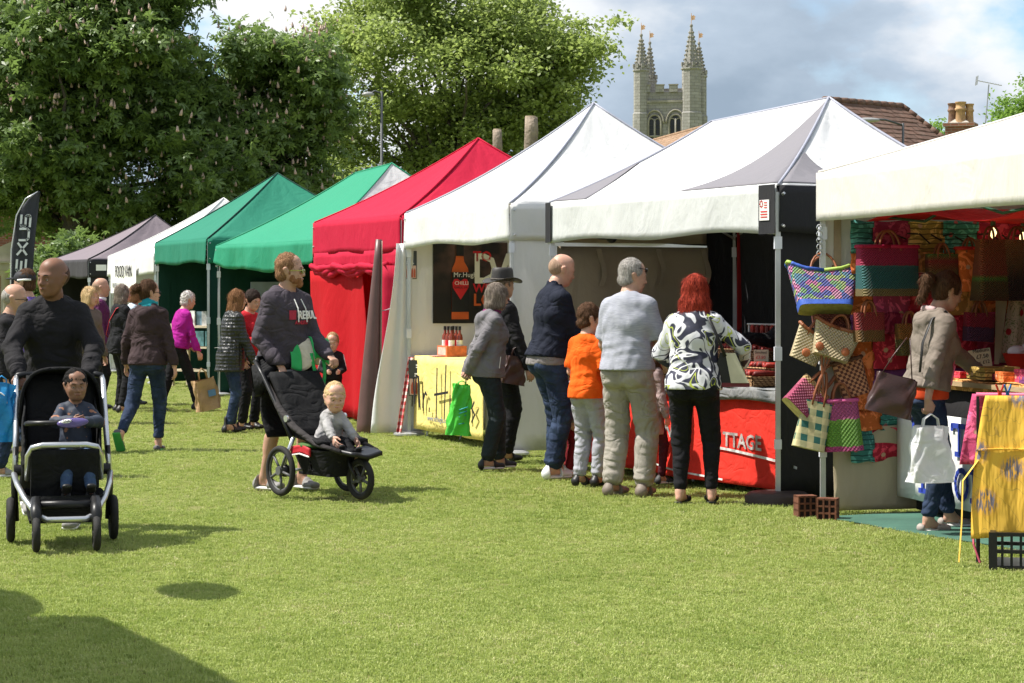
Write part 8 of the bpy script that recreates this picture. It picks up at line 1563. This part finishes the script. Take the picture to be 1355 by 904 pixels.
# ---- couple at the sauce stall
r_, I = person('person in a wide-brimmed dark hat and black fleece behind the grey-fleeced woman', 662, 609, 1.71, 62, dict(BK, bw=1.12, yaw=-6, hair='short', hairm=HGB, skin=SK_TAN, top=(BLKF, .036, .84, (.082, .072, .055)), collar=.04, lh=(-.2, .22, .95), rh=(.30, .12, .88), leg=(TRBK, (.10, .08, .07), 1)))
k = I['k']; hp = lambda x, y, z: Vector(I['hp'](x, y, z))*k; Rm = Matrix(I['Rh'].tolist()); HT = mat('hat_wax', (.040, .036, .034), .55, .2, 5, .3, 40)
def hat(b):
    def fn(a, t):
        th = a*6.2832; prof = [(1.0, .0), (.97, .045), (.92, .10), (.78, .125), (.42, .105), (.02, .10)]; i = min(4, int(t*5)); f = t*5-i; rr = prof[i][0]*(1-f)+prof[i+1][0]*f; zz = prof[i][1]*(1-f)+prof[i+1][1]*f; return hp(.094*rr*math.cos(th), .112*rr*math.sin(th)-.01, .052+zz)
    b.grid(fn, 28, 12)
    b.sheet(lambda a, t: hp((.092+.075*t)*math.cos(a*6.2832), (.110+.085*t)*math.sin(a*6.2832)-.01, .052-.012*t+.04*t*abs(math.cos(a*6.2832))**2-.012*t*abs(math.sin(a*6.2832))), 32, 5, .004)
ho = one('hat', HT, hat, r_, True); one('hat_band', mat('hat_band', (.10, .085, .07), .7), lambda b: b.tube([hp(.096*math.cos(a), .114*math.sin(a)-.01, .066) for a in [q*.3142 for q in range(21)]], .008, 6, caps=False), ho, True)
r_, I = person('woman with a grey-brown bob in a grey fleece, hands clasped behind her', 647, 619, 1.60, 76, dict(BK, bw=1.02, lean=3, pitch=-12, hair='bob', hairm=HGB, hth=.016, skin=SK_TAN, hood=True, bust=1, top=(GREYF, .028, .86, (.066, .060, .050)), leg=(TRGN, (.096, .078, .068), 1), shoe=(LBK, 'trainer', SOLW), lf=(-.10, .12, .085), rf=(.10, -.04, .085),
    rh=(.07, -.21, .93), lh=(-.02, -.22, .90), ep=dict(rh=(1, -.55, 0), lh=(-1, -.55, 0)), hd=dict(rh=(-.6, -.4, -.7), lh=(.5, -.4, -.7)), curl=dict(lh=.8, rh=.8)))
k = I['k']; one('fleece_lining', mat('lining_plum', (.22, .015, .12), .8), lambda b: b.tube([Vector(I['T']((.066*math.cos(a), .070*math.sin(a)-.0, 1.485)))*k for a in [q*.628 for q in range(11)]], .020*k, 8, caps=False), r_, True)
one('pocket_zip', PAPER, lambda b: b.tube([Vector((.185, .07, 1.06))*k, Vector((.192, .055, .95))*k], .003, 5), r_)
wh_ = r_.matrix_basis@(Vector((.03, -.27, .80))*k); GC = mat('carrier_green', (.10, .62, .07), .4, .15, 4, .4, 14, tr=.25, wr=.8)
bg = soft_bag('carrier_bag', 'bright lime green carrier bag held behind the grey-fleeced woman', GC, (wh_.x-.03, wh_.y-.05, wh_.z-.44), .20, .13, .44, R(12), lean=R(4), top=.62, gather=.4, crumple=.016, handles=True, hh=.03, seed=5, round_=.6); one('printed_emblem', mat('print_turquoise', (.05, .42, .40), .5), lambda b: [b.tube([(-.02, -.072, .10+.03*q), (.03+.006*q, -.070, .11+.035*q)], .006, 5) for q in range(5)], bg, True)
x, y = gp(684, 612); soft_bag('shoulder_bag', 'dark brown leather bag hanging at the hatted person\'s side', LBR, (x-.05, y+.02, .70), .22, .10, .25, R(20), lean=R(10), top=.8, gather=.5, handles=True, hh=.10, seed=8)
# ---- salami queue
r_, I = person('tall shaven-headed man in a navy zip jacket, jeans and white trainers', 727, 631, 1.85, 66, dict(BK, bw=1.02, sh=1.03, lean=5, pitch=-18, yaw=6, hair='fringe_sides', hairm=HSG, skin=SK_PALE, collar=.05, top=(NAVY, .026, .93, (.070, .062, .048)), under=(cloth('tshirt_stone', (.22, .20, .20)), .020, .875, .96), leg=(DEN, (.098, .080, .072), 1), lw=1.3, shoe=(LWH, 'trainer', SOLW), lf=(-.10, .10, .085), rf=(.10, -.02, .085), rh=(.10, .27, .90), lh=(-.06, .30, .88), hd=dict(rh=(-.3, .4, -.9), lh=(.3, .3, -.9)), curl=dict(lh=.6, rh=.6)))
r_, I = person('small child in a grey top and dark red trousers tucked behind the navy-jacketed man', 752, 628, .98, 85, dict(BK, hs=1.36, child=.8, det=1.1, lean=12, hair='boy', hairm=HBR, skin=SK_BABY, topname='jumper', top=(cloth('jumper_grey', (.16, .15, .15)), .028, .84, (.066, .06, .05)), leg=(TRRD, (.10, .082, .066), 1), under=(mat('band_mustard', (.5, .25, .03), .8), .034, .80, .86), shoe=(LBK, 'trainer', SOLW)))
k = I['k']; 
r_, I = person('boy in a bright orange T-shirt and grey joggers', 777, 642, 1.44, 38, dict(BK, hs=1.16, child=.5, bw=.92, yaw=38, pitch=-8, hair='boy', hairm=HBR, hth=.014, skin=SK_BABY, sleeve='short', topname='tshirt', top=(ORG, .030, .86, (.074, .078, 0)), leg=(TRGR, (.098, .082, .066), .98), lw=1.5, shoe=(LBK, 'trainer'), lf=(-.09, .0, .085), rf=(.09, .04, .085), rh=(.18, .2, 1.0), lh=(-.16, .24, 1.0)))
r_, I = person('grey-haired man in a pale grey polo shirt and stone chinos', 831, 655, 1.78, 30, dict(BK, bw=1.08, sh=1.02, belly=.02, yaw=46, pitch=-10, lean=2, hair='crop', hairm=HGR, skin=SK_TAN, sleeve='short', topname='polo_shirt', collar=.02, top=(POLO, .030, .92, (.076, .078, 0)), leg=(TRST, (.104, .090, .080), 1.0), lw=1.2, shoe=(mat('shoe_taupe', (.20, .16, .13), .6), 'trainer'), lf=(-.12, -.02, .085), rf=(.12, .02, .085), rh=(.27, .16, .86), lh=(-.22, .22, .92), hd=dict(rh=(0, .35, -.9))))
spectacles(r_, I, dark=True, up=.062, back=.012); k = I['k']; a_ = I['arms'][1]; w_ = a_[3]*.93+a_[2]*.07; one('bracelet', LBK, lambda b: b.tube([Vector(w_)*k+Vector((.032*math.cos(q*.7), .032*math.sin(q*.7), 0)) for q in range(10)], .006, 6, caps=False), r_, True)
r_, I = person('girl in burgundy leggings half hidden between polo shirt man and red-haired woman', 862, 639, 1.16, 60, dict(BK, hs=1.28, child=.7, det=1.1, hair='mid', hairm=HBR, skin=SK_BABY, topname='tunic', top=(cloth('tunic_pinkgrey', (.34, .25, .24)), .026, .62, (.06, .052, .045)), leg=(cloth('leggings_burgundy', (.075, .012, .020)), (.082, .06, .046), 1), shoe=(mat('shoe_charcoal', (.05, .05, .05), .6), 'trainer', SOLW), rf=(.10, .08, .085)))
r_, I = person('red-haired woman in a black, white and lime patterned blouse and tight black trousers', 918, 666, 1.65, 14, dict(BK, bw=1.08, hipw=1.12, yaw=-4, pitch=-16, lean=3, hair='mid', hairm=HRD, hth=.020, skin=SK_PALE, bust=1, topname='blouse', top=(BLS, .020, .87, (.070, .068, .052)), cuff=.06, leg=(TRBK, (.100, .074, .050), .95), legcut=.10, shoe=(LBK, 'sandal'), lf=(-.10, -.03, .085), rf=(.13, .04, .085), tor=R(0), rh=(.34, .30, 1.05), lh=(-.14, .27, 1.0), ep=dict(rh=(1, -.5, -.2), lh=(-1, -.4, -.2)), hemw=1.03))
k = I['k']; s0 = I['arms'][1][1]; cloth_strip(r_, 'bag_strap', LBK, [Vector(s0)*k+Vector(p)*k for p in ((-.06, .06, .06), (-.045, -.02, .075), (-.02, -.10, .02), (.05, -.14, -.12), (.10, -.10, -.26))], .012)
wp_ = r_.matrix_basis@(Vector((.27, -.02, .86))*k); hb = thing('handbag', 'black and cream wedge-shaped handbag on the red-haired woman\'s arm', 'handbag', (wp_.x, wp_.y, wp_.z+.06), R(-8))
one('body', LBK, lambda b: b.poly([(-.12, 0, 0), (.14, 0, 0), (.06, 0, .22), (-.06, 0, .22)], .10, Vector((0, -1, 0))), hb); one('cream_panel', mat('leather_cream', (.60, .56, .42), .5), lambda b: b.poly([(.02, -.003, .005), (.15, -.003, .005), (.05, -.003, .22), (-.02, -.003, .22)], .012, Vector((0, 1, 0))), hb); one('base', mat('leather_wine', (.16, .02, .03), .5), lambda b: b.box((.01, .05, -.01), (.28, .11, .03)), hb)
# vendor reaching over the salami
r_, I = person('stallholder in black reaching across the salami trays, mostly behind the black wall', 1066, 630, 1.70, 268, dict(BK, bw=1.05, lean=8, hair='short', hairm=HDK, skin=SK_TAN, det=1.1, rh=(.10, .50, 1.20), lh=(-.20, .2, 1.0), hd=dict(rh=(.0, 1, -.1)), ep=dict(rh=(.5, -.3, -1), lh=(-1, -.4, -.2))), 'person', (2.30, 17.2, 0))
r_['label'] = 'stallholder in black reaching across the salami trays'
# ---- woman with ponytail
LIN = mat('lining_pink', (.50, .36, .36), .8)
r_, I = person('woman with a ponytail in a stone-coloured hooded jacket leaning over the sales table', 1226, 702, 1.67, 74, dict(BK, bw=.97, lean=9, pitch=-20, hair='pony', hairm=HBR, hth=.014, skin=SK_TAN, hood=True, bust=1, hipw=1.02, topname='jacket', top=(BEIG, .030, .94, (.070, .062, .050)), under=(mat('vest_orange', (.60, .06, .01), .8, wr=.4), .022, .885, .98), leg=(DEN, (.094, .072, .050), .97), lw=1.2, shoe=(mat('pump_stone', (.34, .29, .26), .7), 'flat', SOLW), lf=(-.09, .22, .085), rf=(.08, -.03, .085), rh=(.28, -.13, .90), lh=(-.16, .52, 1.02), hd=dict(rh=(0, .1, -1), lh=(0, .9, -.3)), ep=dict(rh=(.6, -1, -.2), lh=(-.6, -1, -.3)), curl=dict(rh=.9)))
k = I['k']; T_ = I['T']; one('jacket_zip', mat('zip_pink', (.70, .12, .22), .6), lambda b: b.tube([Vector(T_((.03, .155, z)))*k for z in (1.0, 1.1, 1.2, 1.3)]+[Vector(T_((.02, .14, 1.4)))*k], .006, 5), r_); one('pocket_zip', mat('zip_pink', (.70, .12, .22), .6), lambda b: b.tube([Vector(T_((.185, .085, 1.13)))*k, Vector(T_((.190, .075, 1.0)))*k], .006, 5), r_); one('hood_lining', LIN, lambda b: b.tube([Vector(T_((.078*math.cos(a), .05*math.sin(a)-.045, 1.475-.015*math.sin(a))))*k for a in [3.3+q*.3 for q in range(10)]], .022*k, 8), r_, True)
cloth_strip(r_, 'shoulder_strap', LBK, [Vector(T_(p))*k for p in ((.10, .06, 1.44), (.12, -.01, 1.485), (.125, -.10, 1.42), (.15, -.155, 1.25), (.20, -.17, 1.05))], .013)
b_ = r_.matrix_basis@(Vector((.20, -.36, .84))*k); sb = soft_bag('shoulder_bag', 'shiny dark brown leather shoulder bag slung behind the ponytailed woman', LBR, (b_.x-.02, b_.y, b_.z-.04), .29, .12, .25, R(-8), lean=R(14), top=.86, gather=.5, crumple=.007, seed=11, round_=.4); one('strap', LBR, lambda b: (b.tube([(-.10, 0, .23), (-.06, 0, .36), (.0, .01, .50)], .011, 6, flat=.4), b.tube([(.10, 0, .23), (.06, 0, .36), (.02, .01, .50)], .011, 6, flat=.4)), sb, True)
h_ = Vector(I['arms'][1][3])*k; h_ = r_.matrix_basis@h_; WB = mat('carrier_white', (.86, .86, .88), .35, .06, 4, .4, 14, tr=.2, wr=.8); soft_bag('carrier_bag', 'plain white plastic carrier bag in the ponytailed woman\'s hand', WB, (h_.x+.01, h_.y-.03, h_.z-.10-.42), .29, .14, .35, R(10), top=.70, gather=.5, crumple=.012, handles=True, hh=.08, seed=14)
